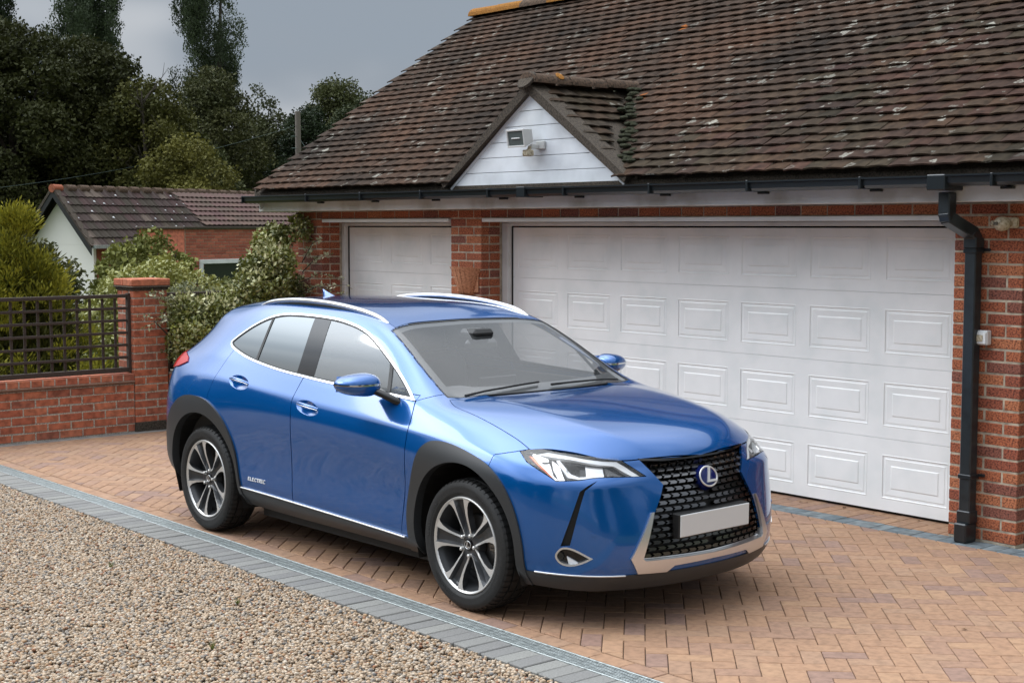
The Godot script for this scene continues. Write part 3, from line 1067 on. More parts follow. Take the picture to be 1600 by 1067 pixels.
func build_gablet(g: Node3D, basis: Basis, n: FastNoiseLite) -> void:
	var zf := 0.60
	var cx := -1.96
	var gb := part("gablet", box_mesh(Vector3(0.02, 0.02, 0.02)), M.verge_mortar, g, Transform3D(Basis(), Vector3(cx, 2.42, 0.2)))
	var off := -gb.position
	# white boarded face: boards with a small shadow gap
	var half := 1.055
	var h := 0.735
	var y0 := 2.288
	var bh := 0.121
	for k in 7:
		var lo := y0 + k * bh
		var hi := minf(lo + bh - 0.004, y0 + h)
		if lo >= y0 + h: break
		var a := half * (1.0 - (lo - y0) / h)
		var b := half * (1.0 - (hi - y0) / h)
		var poly := PackedVector2Array([Vector2(cx - a, lo), Vector2(cx + a, lo), Vector2(cx + b, hi), Vector2(cx - b, hi)])
		if b < 0.01: poly = PackedVector2Array([Vector2(cx - a, lo), Vector2(cx + a, lo), Vector2(cx, hi)])
		var m := Mb.new()
		m.prism(poly, zf - 0.03, zf, Transform3D(), 0.002)
		part("board", m.done(), M.cladding_white, gb, Transform3D(Basis(), off))
	var back := Mb.new()
	back.prism(PackedVector2Array([Vector2(cx - half, y0), Vector2(cx + half, y0), Vector2(cx, y0 + h)]), zf - 0.06, zf - 0.034)
	part("backing", back.done(), M.frame_white, gb, Transform3D(Basis(), off))
	for s: float in [-1.0, 1.0]:
		var trim := Mb.new()
		var d := Vector2(s * half, -h).normalized()
		var nn := Vector2(-d.y, d.x) * s
		var A := Vector2(cx, y0 + h + 0.012)
		var B := Vector2(cx + s * (half + 0.012), y0)
		trim.prism(PackedVector2Array([A, B, B - nn * 0.022, A - nn * 0.022]), zf - 0.02, zf + 0.006)
		part("edge_trim", trim.done(), M.cladding_white, gb, Transform3D(Basis(), off))
		# mortared verge over the face
		var vm := Mb.new()
		var A2 := Vector2(cx - s * 0.02, y0 + h + 0.015)
		var B2 := Vector2(cx + s * (half + 0.05), y0 + 0.0)
		vm.prism(PackedVector2Array([A2, B2, B2 + nn * 0.055, A2 + nn * 0.075]), zf - 0.12, zf + 0.055 + s * 0.002)
		part("verge", vm.done(), M.verge_mortar, gb, Transform3D(Basis(), off))
		# slope boarding and its tiles
		var rise := atan2(h, half)
		var along := Vector3(s * cos(rise), -sin(rise), 0.0)
		var up := Vector3(s * sin(rise), cos(rise), 0.0)
		var apex := Vector3(cx, y0 + h + 0.07, 0.0)
		var db := Mb.new()
		db.quad(apex + Vector3(0, 0, zf), apex + Vector3(0, 0, -0.55), apex + along * 1.36 + Vector3(0, 0, 0.62), apex + along * 1.36 + Vector3(0, 0, zf), up)
		part("boarding", db.done(), M.verge_mortar, gb, Transform3D(Basis(), off))
		var tb := Basis(Vector3(0, 0, -s), up, along) * Basis(Vector3.RIGHT, -0.12)
		var rows := 11
		var tm := tile_mesh(0.162, 0.19)
		for r in rows:
			var dist := 1.33 - r * 0.116
			var q0 := apex + along * dist + up * 0.004
			var zz := zf + 0.02 - (0.0 if r % 2 else 0.08)
			while zz > -0.75:
				# stop where the main roof comes through
				var q := q0 + Vector3(0, 0, zz - 0.08)
				var main_y := 2.30 + (0.70 - q.z) * tan(deg_to_rad(34.4))
				if q.y > main_y + 0.045:
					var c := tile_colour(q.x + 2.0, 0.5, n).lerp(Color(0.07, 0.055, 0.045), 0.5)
					part("tile", tm, roof_tone(c), gb, Transform3D(tb * Basis(Vector3.UP, rng.randfn() * 0.014), q + off + Vector3(0, rng.randf() * 0.003, 0)))
				zz -= 0.165
		# moss lying along the valley
		var moss := Mb.new()
		for k in 70:
			var t := rng.randf()
			var q := Vector3(cx + s * lerpf(0.10, 1.0, t), 0, lerpf(-0.45, 0.52, t))
			q.y = 2.325 + (0.70 - q.z) * tan(deg_to_rad(34.4))
			moss.box(q + Vector3(rng.randfn() * 0.03, 0, rng.randfn() * 0.03), Vector3(rng.randf_range(0.04, 0.10), 0.035, rng.randf_range(0.04, 0.09)), 0.015, Transform3D())
		var mp := part("moss", moss.done(), M.moss, gb, Transform3D(Basis(), off))
		mp.set_meta("kind", "stuff")
	# half-round ridge in three lengths
	var zz := 0.66
	for k in 3:
		var rm := Mb.new()
		for a in 8:
			var a0 := PI * a / 8.0
			var a1 := PI * (a + 1) / 8.0
			var c := Vector3(cos(a0) * 0.105, sin(a0) * 0.085, 0)
			var d := Vector3(cos(a1) * 0.105, sin(a1) * 0.085, 0)
			var e := Vector3(0, 0, -0.40)
			rm.tri(c, d, c * 0.95 + e, c.normalized(), d.normalized(), c.normalized())
			rm.tri(d, d * 0.95 + e, c * 0.95 + e, d.normalized(), d.normalized(), c.normalized())
			rm.flat(Vector3.ZERO, c, d, Vector3.BACK)
		part("ridge_tile", rm.done(), M.old_ridge, gb, Transform3D(Basis(), Vector3(cx, y0 + h + 0.085 + rng.randfn() * 0.003, zz) + off))
		zz -= 0.41
	var lump := Mb.new()
	lump.tube([Vector3(cx, y0 + h + 0.10, 0.655), Vector3(cx, y0 + h + 0.11, 0.668)], [0.095, 0.085], 10)
	part("ridge_end", lump.done(), M.verge_mortar, gb, Transform3D(Basis(), off))
	var spot := Mb.new()
	spot.lathe([Vector2(0.0001, 0.006), Vector2(0.03, 0.005), Vector2(0.042, 0.0)], Transform3D(Basis(Vector3.RIGHT, 0.0) * Basis(Vector3.BACK, -0.75), Vector3(cx + 0.066, y0 + h + 0.15, 0.36)), 9)
	part("lichen", spot.done(), M.orange_lichen, gb, Transform3D(Basis(), off))


func build_gutter() -> void:
	var g := thing("gutter", "black square section gutter along the eaves of the garage roof", "gutter")
	# trough profile (z, y), swept along x in two runs that meet at the outlet
	var prof := [Vector2(0.508, 2.275), Vector2(0.508, 2.214), Vector2(0.525, 2.204), Vector2(0.655, 2.204), Vector2(0.682, 2.222), Vector2(0.686, 2.258), Vector2(0.702, 2.262), Vector2(0.702, 2.272), Vector2(0.680, 2.272)]
	for run in [[-6.42, 1.80, 0.0], [1.931, 4.0, 0.004]]:
		var m := Mb.new()
		for i in prof.size() - 1:
			var a: Vector2 = prof[i] + Vector2(0, run[2])
			var b: Vector2 = prof[i + 1] + Vector2(0, run[2])
			var o := Vector3(0, a.x - b.x, b.y - a.y) * (-1.0 if i < 0 else 1.0)
			m.quad(Vector3(run[0], a.y, a.x), Vector3(run[1], a.y, a.x), Vector3(run[1], b.y, b.x), Vector3(run[0], b.y, b.x), Vector3(0, -0.4, 1.0) if i > 0 else Vector3(0, 0, 1))
		part("trough", m.done(), M.gutter_black, g)
	slab("stop_end", Vector3(-6.428, 2.203, 0.508), Vector3(-6.418, 2.276, 0.704), M.gutter_black, g, 0.002)
	var x := -5.2
	while x < 3.9:
		if absf(x - 1.9) > 0.3:
			slab("bracket", Vector3(x - 0.009, 2.2, 0.504), Vector3(x + 0.009, 2.277, 0.7055), M.gutter_black, g, 0.003)
			slab("bracket_foot", Vector3(x - 0.04, 2.186, 0.504), Vector3(x + 0.04, 2.2025, 0.545), M.gutter_black, g, 0.004)
		x += 0.93
	slab("union", Vector3(-2.03, 2.196, 0.503), Vector3(-1.93, 2.280, 0.712), M.gutter_black, g, 0.004)
	slab("outlet", Vector3(1.801, 2.182, 0.504), Vector3(1.93, 2.277, 0.7055), M.gutter_black, g, 0.006)
	# downpipe: outlet spigot, slanting offset back to the wall, long square pipe, clips and shoe
	var d := thing("downpipe", "square black downpipe on the brick pier beside the big door", "downpipe")
	slab("spigot", Vector3(1.82, 2.020, 0.525), Vector3(1.90, 2.172, 0.605), M.pipe_black, d, 0.006)
	var m := Mb.new()
	var q := [Vector3(1.86, 2.04, 0.567), Vector3(1.862, 2.015, 0.560), Vector3(1.915, 1.925, 0.385), Vector3(1.917, 1.89, 0.358)]
	for i in 3:
		var dir: Vector3 = (q[i + 1] - q[i])
		var bs := Basis.looking_at(dir.normalized(), Vector3.RIGHT)
		m.box(Vector3.ZERO, Vector3(0.078, 0.078, dir.length() + 0.03), 0.006, Transform3D(bs, (q[i] + q[i + 1]) / 2.0))
	part("offset_bend", m.done(), M.pipe_black, d)
	slab("collar", Vector3(1.873, 1.83, 0.312), Vector3(1.963, 1.90, 0.405), M.pipe_black, d, 0.006)
	slab("pipe", Vector3(1.879, 0.16, 0.320), Vector3(1.957, 1.86, 0.398), M.pipe_black, d, 0.007)
	for y in [0.40, 1.80]:
		slab("clip", Vector3(1.872, y, 0.308), Vector3(1.964, y + 0.028, 0.405), M.gutter_black, d, 0.004)
		slab("lug", Vector3(1.957, y + 0.012, 0.302), Vector3(2.005, y + 0.03, 0.318), M.gutter_black, d, 0.004)
	slab("socket", Vector3(1.871, 0.12, 0.314), Vector3(1.965, 0.20, 0.407), M.gutter_black, d, 0.006)
	slab("shoe", Vector3(1.874, 0.004, 0.318), Vector3(1.962, 0.125, 0.44), M.gutter_black, d, 0.008)
	# small things on the walls
	flood_light()
	var pot := thing("wall_planter", "ribbed terracotta half basket planter hanging on the middle brick pier", "planter", Vector3(-3.165, 1.365, 0.302))
	var pm := Mb.new()
	var rib := 40
	for k in rib:
		var a0 := PI * k / rib
		var a1 := PI * (k + 1) / rib
		for lv in 5:
			var e := func(a: float, l: int) -> Vector3:
				var t := l / 5.0
				var r := lerpf(0.078, 0.165, pow(t, 0.8)) * (1.0 + (0.03 if (k % 4) < 2 else 0.0))
				if l == 5: r *= 1.04
				return Vector3(cos(a) * r, t * 0.235 + 0.012 * sin(a), sin(a) * r * 0.92)
			pm.quad(e.call(a0, lv), e.call(a1, lv), e.call(a1, lv + 1), e.call(a0, lv + 1), Vector3(cos(a0), -0.2, sin(a0)))
		var top0 := Vector3(cos(a0) * 0.172, 0.235 + 0.012 * sin(a0), sin(a0) * 0.158)
		var top1 := Vector3(cos(a1) * 0.172, 0.235 + 0.012 * sin(a1), sin(a1) * 0.158)
		pm.quad(top0, top1, top1 * Vector3(0.88, 1, 0.88), top0 * Vector3(0.88, 1, 0.88), Vector3.UP)
		pm.flat(Vector3(0, 0.0, 0), Vector3(cos(a0) * 0.078, 0, sin(a0) * 0.072), Vector3(cos(a1) * 0.078, 0, sin(a1) * 0.072), Vector3.DOWN)
	part("basket", pm.done(), M.terracotta, pot)
	slab("back_plate", Vector3(-0.15, 0.02, 0.0), Vector3(0.15, 0.235, 0.012), M.terracotta, pot, 0.004)
	var soil := Mb.new()
	for k in 12: soil.flat(Vector3(0, 0.19, 0.01), Vector3(cos(PI * k / 12) * 0.15, 0.19, sin(PI * k / 12) * 0.137), Vector3(cos(PI * (k + 1) / 12) * 0.15, 0.19, sin(PI * (k + 1) / 12) * 0.137), Vector3.UP)
	part("soil", soil.done(), M.soil, pot)
	var foot := Mb.new()
	foot.lathe([Vector2(0.03, -0.05), Vector2(0.06, -0.045), Vector2(0.075, 0.0)], Transform3D(Basis(), Vector3(0, 0, 0.03)), 14)
	part("boss", foot.done(), M.terracotta, pot)
	# sensor under the soffit
	var s := thing("motion_sensor", "small cream motion sensor high on the right brick pier", "sensor", Vector3(2.12, 1.985, 0.302))
	slab("mount", Vector3(-0.005, -0.03, 0.0), Vector3(0.075, 0.035, 0.045), M.aged_plastic, s, 0.01)
	var sm := Mb.new()
	sm.lathe([Vector2(0.0001, 0.045), Vector2(0.03, 0.04), Vector2(0.048, 0.02), Vector2(0.05, -0.005), Vector2(0.035, -0.035), Vector2(0.0001, -0.045)], Transform3D(Basis(), Vector3(0.0, -0.005, 0.075)), 16)
	part("housing", sm.done(), M.aged_plastic, s)
	var lens := Mb.new()
	for k in 5: lens.box(Vector3(-0.03 + k * 0.013, -0.003, 0.125 - absf(k - 2) * 0.006), Vector3(0.009, 0.022, 0.006), 0.002)
	part("lens", lens.done(), M.rubber_black, s)
	slab("nose", Vector3(-0.075, -0.018, 0.06), Vector3(-0.045, 0.016, 0.09), M.aged_plastic, s, 0.008)
	var k := thing("key_switch", "small white square key switch box beside the downpipe", "switch", Vector3(1.975, 1.282, 0.302))
	slab("box", Vector3(-0.042, -0.045, 0.0), Vector3(0.048, 0.045, 0.05), M.frame_white, k, 0.006)
	slab("cover", Vector3(-0.036, -0.038, 0.0505), Vector3(0.042, 0.034, 0.058), M.frame_white, k, 0.004)
	slab("keyhole_plate", Vector3(-0.02, -0.022, 0.0585), Vector3(0.022, 0.018, 0.063), M.aged_plastic, k, 0.003)


func flood_light() -> void:
	var f := thing("flood_light", "grey halogen flood light with sensor on the white gablet", "flood light", Vector3(-1.90, 2.60, 0.602))
	f.scale = Vector3.ONE * 0.8
	slab("wall_plate", Vector3(0.02, -0.03, 0.0), Vector3(0.14, 0.05, 0.03), M.lamp_casting, f, 0.006)
	slab("arm", Vector3(0.03, -0.025, 0.03), Vector3(0.07, 0.02, 0.12), M.lamp_casting, f, 0.006)
	# head: a tapered casting that looks down to the left, glass in a frame
	var b := Basis(Vector3.UP, 0.02) * Basis(Vector3.RIGHT, 0.16)
	var h := Node3D.new()
	var t := Transform3D(b, Vector3(-0.05, 0.085, 0.17))
	var m := Mb.new()
	var fr := [Vector3(-0.125, -0.085, 0.06), Vector3(0.125, -0.085, 0.06), Vector3(0.125, 0.085, 0.06), Vector3(-0.125, 0.085, 0.06)]
	var bk := [Vector3(-0.10, -0.06, -0.07), Vector3(0.10, -0.06, -0.07), Vector3(0.10, 0.07, -0.07), Vector3(-0.10, 0.07, -0.07)]
	for k in 4:
		var l := (k + 1) % 4
		m.quad(t * fr[k], t * fr[l], t * bk[l], t * bk[k], b * (fr[k] + fr[l]))
	m.quad(t * bk[0], t * bk[1], t * bk[2], t * bk[3], b * Vector3(0, 0, -1))
	part("housing", m.done(), M.lamp_casting, f)
	var rim := Mb.new()
	for e in [[Vector3(0, 0.08, 0.066), Vector3(0.262, 0.018, 0.016)], [Vector3(0, -0.08, 0.066), Vector3(0.262, 0.018, 0.016)], [Vector3(-0.122, 0, 0.066), Vector3(0.018, 0.142, 0.016)], [Vector3(0.122, 0, 0.066), Vector3(0.018, 0.142, 0.016)]]:
		rim.box(e[0], e[1], 0.003, t)
	part("front_frame", rim.done(), M.lamp_casting, f)
	var gl := Mb.new()
	gl.quad(t * Vector3(-0.114, -0.072, 0.062), t * Vector3(0.114, -0.072, 0.062), t * Vector3(0.114, 0.072, 0.062), t * Vector3(-0.114, 0.072, 0.062), b * Vector3.BACK)
	part("lamp_glass", gl.done(), M.lamp_glass, f)
	var tube := Mb.new()
	tube.tube([t * Vector3(-0.06, 0, 0.066), t * Vector3(0.06, 0, 0.066)], [0.007], 8)
	part("tube", tube.done(), M.lamp_casting, f)
	var sm := Mb.new()
	sm.box(Vector3(0.03, -0.07, 0.14), Vector3(0.09, 0.065, 0.09), 0.012)
	sm.tube([Vector3(0.03, -0.04, 0.13), Vector3(0.04, 0.0, 0.12)], [0.02], 8)
	part("sensor", sm.done(), M.aged_plastic, f)


# ---------------------------------------------------------------- garden wall, pillar, trellis
func build_garden_wall() -> void:
	var U := Vector3(0, 0, -1)          # along the wall, away from the camera
	var N := Vector3.RIGHT
	# low wall in front of the pillar
	var w := thing("garden_wall", "low red brick garden wall carrying the dark trellis", "wall", Vector3(-5.985, 0, 0))
	var core := slab("wall", Vector3(-0.215, -0.1, 2.145), Vector3(-0.004, 0.556, 6.2), M.old_mortar, w)
	var off := -core.position
	lay(core, Vector3(0, 0, 6.2) + off, U, N, stretcher_rows(4.055, 6, 0.07), 0.005, "wall_brick", 4, 0.0765)
	var heads := []
	var x := 0.0
	while x < 4.03:
		heads.append([x, 0.1025])
		x += 0.113
	lay(core, Vector3(0, 0, 6.2) + off, U, N, [heads], 0.492, "wall_brick", 4, 0.073, "coping_brick", 0.2)
	var mould := Mb.new()
	mould.prism(PackedVector2Array([Vector2(0.0, 0.468), Vector2(0.022, 0.474), Vector2(0.030, 0.484), Vector2(0.030, 0.492), Vector2(0.0, 0.499)]), 0.0, 4.05, Transform3D(Basis(Vector3(1, 0, 0), Vector3(0, 1, 0), Vector3(0, 0, 1)), Vector3(-0.003, 0, 2.148)))
	part("moulded_course", mould.done(), M.stone_mould, w)
	# the pillar
	var p := thing("brick_pillar", "square red brick gate pillar with a corbelled cap", "pillar", Vector3(-5.975, 0, 1.79))
	var pc := slab("pillar", Vector3(-0.346, -0.1, 0.004), Vector3(-0.004, 1.36, 0.346), M.old_mortar, p)
	var o2 := -pc.position
	var rows := []
	var rows2 := []
	for c in 18:
		if c % 2 == 0:
			rows.append([[0.0, 0.108], [0.1185, 0.2315]])
			rows2.append([[0.0, 0.215], [0.2255, 0.016]])
		else:
			rows.append([[0.0, 0.228], [0.2385, 0.1115]])
			rows2.append([[0.0, 0.1025], [0.113, 0.128]])
	lay(pc, Vector3(0, 0, 0.35) + o2, U, N, rows, 0.0, "wall_brick", 4, 0.0753)
	lay(pc, Vector3(-0.35, 0, 0.35) + o2, Vector3.RIGHT, Vector3.BACK, rows2, 0.0, "wall_brick", 4, 0.0753)
	slab("plinth", Vector3(-0.352, -0.05, -0.003), Vector3(0.004, 0.095, 0.353), M.verge_mortar, p, 0.006)
	var cm := Mb.new()
	cm.box(Vector3(-0.175, 1.365, 0.175), Vector3(0.376, 0.022, 0.376), 0.006)
	cm.box(Vector3(-0.175, 1.386, 0.175), Vector3(0.408, 0.0185, 0.408), 0.007)
	part("moulding", cm.done(), M.verge_mortar, p)
	for k in 2:
		slab("cap_brick", Vector3(-0.375 + k * 0.2, 1.397, -0.025), Vector3(-0.375 + k * 0.2 + 0.196, 1.462, 0.375), M["wall_brick_%d" % (k * 2)], p, 0.006)
	# the wall and rail that go on behind the shrub to the garage
	var w2 := thing("garden_wall", "short red brick wall between the pillar and the garage behind the shrub", "wall", Vector3(-5.985, 0, 0))
	var c2 := slab("wall", Vector3(-0.215, -0.1, 0.31), Vector3(-0.004, 0.556, 1.775), M.old_mortar, w2)
	lay(c2, Vector3(0, 0, 1.775) - c2.position, U, N, stretcher_rows(1.46, 7, 0.03), 0.005, "wall_brick", 4, 0.0765)
	# trellis panels: flat laths crossing, framed
	trellis(2.17, 6.1, "dark brown square lattice trellis on the low brick wall")
	trellis(0.33, 1.76, "short piece of dark trellis half hidden behind the flowering shrub")


func trellis(z0: float, z1: float, label: String) -> void:
	var t := thing("trellis", label, "trellis", Vector3(-6.07, 0.57, 0))
	var y := 0.0
	slab("bottom_rail", Vector3(-0.022, 0.004, z0), Vector3(0.026, 0.05, z1), M.trellis_wood, t, 0.004)
	slab("top_rail", Vector3(-0.022, 0.716, z0), Vector3(0.026, 0.750, z1), M.trellis_wood, t, 0.004)
	slab("post", Vector3(-0.025, 0.002, z0 - 0.035), Vector3(0.03, 0.758, z0 - 0.002), M.trellis_wood, t, 0.004)
	for k in 5:
		var yy := 0.135 + k * 0.117
		slab("slat", Vector3(0.001, yy, z0), Vector3(0.016, yy + 0.026, z1), M.trellis_wood, t, 0.003)
	var z := z0 + 0.10
	while z < z1 - 0.05:
		slab("slat", Vector3(-0.016, 0.051, z), Vector3(-0.001, 0.711, z + 0.026), M.trellis_wood, t, 0.003)
		z += 0.126


# ---------------------------------------------------------------- the house beyond the garden
func build_far_house() -> void:
	var h := thing("house", "low white gabled bungalow with a dark tiled roof beyond the garden", "house", Vector3(-26.4, 0, -5.67))
	# local axes: u across the gable to the right, d along the ridge away from the camera
	var d := Vector3(-0.40, 0, -0.9165)
	var u := Vector3(0.9165, 0, -0.40)
	h.basis = Basis(u, Vector3.UP, -d)
	var run := 1.15
	var ridge := 2.86
	var eave := 1.50
	var slope := sqrt(run * run + (ridge - eave) * (ridge - eave))
	var pitch := atan2(ridge - eave, run)
	slab("wall", Vector3(-1.0, -0.2, -12.0), Vector3(1.0, 1.52, -0.36), M.facing_brick_3, h)
	var gm := Mb.new()
	gm.prism(PackedVector2Array([Vector2(-0.98, 1.525), Vector2(0.98, 1.525), Vector2(0, 2.62)]), -0.34, -0.26)
	part("gable", gm.done(), M.gable_white, h)
	slab("gable_wall", Vector3(-0.98, -0.2, -0.35), Vector3(0.98, 1.523, -0.262), M.gable_white, h)
	for s: float in [-1.0, 1.0]:
		var dirv := Vector3(s * cos(pitch), -sin(pitch), 0)
		var nn := Vector3(s * sin(pitch), cos(pitch), 0)
		var top := Vector3(0, ridge, 0)
		var dk := Mb.new()
		dk.quad(top, top + dirv * slope, top + dirv * slope + Vector3(0, 0, -12), top + Vector3(0, 0, -12), nn)
		part("roof", dk.done(), M.verge_mortar, h)
		# dark bargeboard standing off the gable, and its mortared verge
		for e in [[0.0, 0.13, -0.02, 0.0, M.car_black], [-0.035, 0.012, -0.16, 0.012, M.verge_mortar]]:
			var m := Mb.new()
			var q := PackedVector2Array([Vector2(0, ridge - e[0] / cos(pitch)), Vector2(dirv.x * slope, ridge + dirv.y * slope - e[0] / cos(pitch)), Vector2(dirv.x * slope, ridge + dirv.y * slope - e[1] / cos(pitch) - 0.02), Vector2(0, ridge - e[1] / cos(pitch) - 0.02)])
			m.prism(q, e[2], e[3] + s * 0.001)
			part("bargeboard" if e[0] == 0.0 else "verge", m.done(), e[4], h)
		var sf := Mb.new()
		sf.quad(top - nn * 0.03, top + dirv * slope - nn * 0.03, top + dirv * slope - nn * 0.03 + Vector3(0, 0, -0.30), top - nn * 0.03 + Vector3(0, 0, -0.30), -nn)
		part("soffit", sf.done(), M.car_black, h)
		if s > 0.0:
			# interlocking tiles, seven rows, each one a rolled tile
			var tm := pantile(0.34, 0.27)
			var rows := 7
			var b := Basis(Vector3(0, 0, -1), nn, dirv) * Basis(Vector3.RIGHT, -0.12)
			for r in rows:
				for k in 26:
					var q := top + dirv * (slope - r * 0.252 + 0.02) + nn * 0.012 + Vector3(0, 0, -0.13 - k * 0.302)
					var col := Color(0.036, 0.023, 0.018).lerp(Color(0.054, 0.034, 0.026), rng.randf())
					if rng.randf() < 0.06: col = Color(0.11, 0.08, 0.065)
					part("tile", tm, far_tile(col), h, Transform3D(b * Basis(Vector3.UP, rng.randfn() * 0.01), q))
					if rng.randf() < 0.30:
						part("lichen_patch", lichen_blob(), M.render_white, h, Transform3D(b.scaled_local(Vector3.ONE * rng.randf_range(0.4, 1.3)), q + nn * 0.045 - dirv * rng.randf_range(0.02, 0.10)))
	for k in 24:
		var rt := Mb.new()
		rt.tube([Vector3(0, 0, 0), Vector3(0, 0, -0.30)], [0.10, 0.094], 10)
		part("ridge_tile", rt.done(), M.old_ridge if k else M.facing_brick_1, h, Transform3D(Basis(), Vector3(0, ridge - 0.01 + rng.randfn() * 0.004, 0.02 - k * 0.45)))
	slab("gutter", Vector3(run - 0.01, eave - 0.06, -12.0), Vector3(run + 0.09, eave + 0.02, -0.05), M.galvanised, h)
	# brick wing in front of the right-hand end, with its own roof and window
	var e := thing("brick_extension", "red brick extension with a white framed window in front of the bungalow", "extension", Vector3(-23.05, 0, -7.35))
	e.basis = Basis(Vector3(-0.264, 0, -0.9645), Vector3.UP, Vector3(0.9645, 0, -0.264))
	slab("wall", Vector3(-0.02, -0.2, -1.5), Vector3(5.5, 1.90, -0.012), M.mortar, e)
	var bx := []
	var bc := []
	for r in 26:
		var x := 0.0 if r % 2 else -0.1125
		while x < 5.4:
			var a := maxf(x, 0.0)
			if not (a > 0.36 and a < 3.0 and r < 16 and r > 0):
				bx.append(Transform3D(Basis.from_scale(Vector3((x + 0.215 - a) / 0.215, 1, 1)), Vector3((a + x + 0.215) / 2.0, 0.04 + r * 0.0725, -0.028)))
				bc.append(Color(0.30, 0.075, 0.045).lerp(Color(0.40, 0.12, 0.07), rng.randf()) * rng.randf_range(0.75, 1.1))
			x += 0.225
	swarm("brick_field", box_mesh(Vector3(0.214, 0.063, 0.05), 0.004), M.house_brick, e, bx, bc)
	slab("end_wall", Vector3(-0.035, -0.2, -1.5), Vector3(-0.0205, 1.895, -0.01), M.wall_brick_1, e)
	slab("coping", Vector3(-0.09, 1.90, -1.55), Vector3(5.6, 1.955, 0.05), M.verge_mortar, e, 0.01)
	var win := slab("window", Vector3(0.48, 0.35, -0.02), Vector3(2.9, 1.16, -0.008), M.window_dark, e)
	var wo := -win.position
	for q in [[0.40, 1.10, 2.98, 1.20], [0.40, 0.28, 0.50, 1.098], [2.88, 0.28, 2.98, 1.098], [0.502, 0.28, 2.878, 0.36], [1.65, 0.362, 1.72, 1.098]]:
		part("frame", box_mesh(Vector3(q[2] - q[0], q[3] - q[1], 0.05), 0.006), M.frame_white, win, Transform3D(Basis(), Vector3((q[0] + q[2]) / 2, (q[1] + q[3]) / 2, 0.012) + wo))
	# second roof, redder, rising behind the wing
	var r2 := Mb.new()
	r2.quad(Vector3(0.9, 1.95, -0.35), Vector3(5.6, 1.95, -0.35), Vector3(5.6, 2.72, -1.9), Vector3(1.5, 2.72, -1.9), Vector3(0, 1, 1))
	part("roof", r2.done(), M.verge_mortar, e)
	var pt := atan2(0.77, 1.55)
	var tb := Basis(Vector3.RIGHT, Vector3(0, cos(pt), sin(pt)), Vector3(0, -sin(pt), cos(pt))) * Basis(Vector3.RIGHT, -0.12)
	var tm2 := pantile(0.30, 0.30)
	for r in 7:
		for k in 15:
			var x := 1.05 + k * 0.30 + r * 0.07
			if x > 5.5: continue
			part("tile", tm2, far_tile(Color(0.060, 0.032, 0.024).lerp(Color(0.088, 0.048, 0.036), rng.randf())), e, Transform3D(tb, Vector3(x, 1.975 + r * 0.25 * sin(pt), -0.33 - r * 0.25 * cos(pt))))
	# utility pole and its wires
	var pole := thing("utility_pole", "weathered wooden utility pole rising behind the house", "pole", Vector3(-36.25, 0, -18.54))
	var pm := Mb.new()
	pm.tube([Vector3(0.1, 0, 0), Vector3(0.03, 3.0, 0), Vector3(0, 5.85, 0)], [0.12, 0.105, 0.092], 10)
	part("pole", pm.done(), M.pole_wood, pole)
	var step := Mb.new()
	for k in 5: step.tube([Vector3(0.05, 3.4 + k * 0.4, 0.1), Vector3(0.05, 3.4 + k * 0.4, 0.28)], [0.015], 5)
	part("climbing_step", step.done(), M.wire, pole)
	var wires := thing("overhead_wire", "thin overhead wire sagging from the utility pole past the dark trees", "wire", Vector3(-36.25, 5.4, -18.54))
	var pts := []
	for k in 17:
		var t := k / 16.0
		pts.append(Vector3(4.2 * t, -2.6 * t - 4.0 * t * (1.0 - t) * 0.3, 13.5 * t))
	var wm := Mb.new()
	wm.tube(pts, [0.005], 5)
	part("wire", wm.done(), M.wire, wires)
	# stay wire
	var st := Mb.new()
	st.tube([Vector3(0, 5.0, 0), Vector3(2.2, 1.2, -1.6)], [0.012], 5)
	part("stay", st.done(), M.wire, pole)


func far_tile(c: Color) -> StandardMaterial3D:
	var k := "far_tile %d %d" % [int(c.r * 120.0), int(c.g * 90.0)]
	if not M.has(k):
		var m := StandardMaterial3D.new()
		m.albedo_color = Color((int(c.r * 120.0) + 0.5) / 120.0, (int(c.g * 90.0) + 0.5) / 90.0, c.b).linear_to_srgb()
		m.roughness = 0.9
		M[k] = m
	return M[k]


func lichen_blob() -> ArrayMesh:
	if not mesh_cache.has("lichen"):
		var b := Mb.new()
		for k in 7:
			var a := TAU * k / 7.0
			var a2 := TAU * (k + 1) / 7.0
			b.flat(Vector3(0, 0.008, 0), Vector3(cos(a), 0, sin(a)) * (0.028 + 0.01 * sin(k * 2.3)), Vector3(cos(a2), 0, sin(a2)) * (0.028 + 0.01 * sin((k + 1) % 7 * 2.3)), Vector3.UP)
		mesh_cache["lichen"] = b.done()
	return mesh_cache["lichen"]


func pantile(w: float, l: float) -> ArrayMesh:
	var key := "pantile %.2f %.2f" % [w, l]
	if mesh_cache.has(key): return mesh_cache[key]
	var b := Mb.new()
	var n := 8
	var f := func(k: int, z: float, dn: float) -> Vector3:
		var t := float(k) / n
		return Vector3((t - 0.5) * w, 0.022 * pow(absf(cos(t * TAU)), 1.5) + 0.014 - dn, z)
	for k in n:
		b.quad(f.call(k, 0, 0), f.call(k + 1, 0, 0), f.call(k + 1, -l, 0), f.call(k, -l, 0), Vector3.UP)
		b.quad(f.call(k, 0, 0), f.call(k + 1, 0, 0), f.call(k + 1, 0, 0.016), f.call(k, 0, 0.016), Vector3.BACK)
	mesh_cache[key] = b.done()
	return mesh_cache[key]


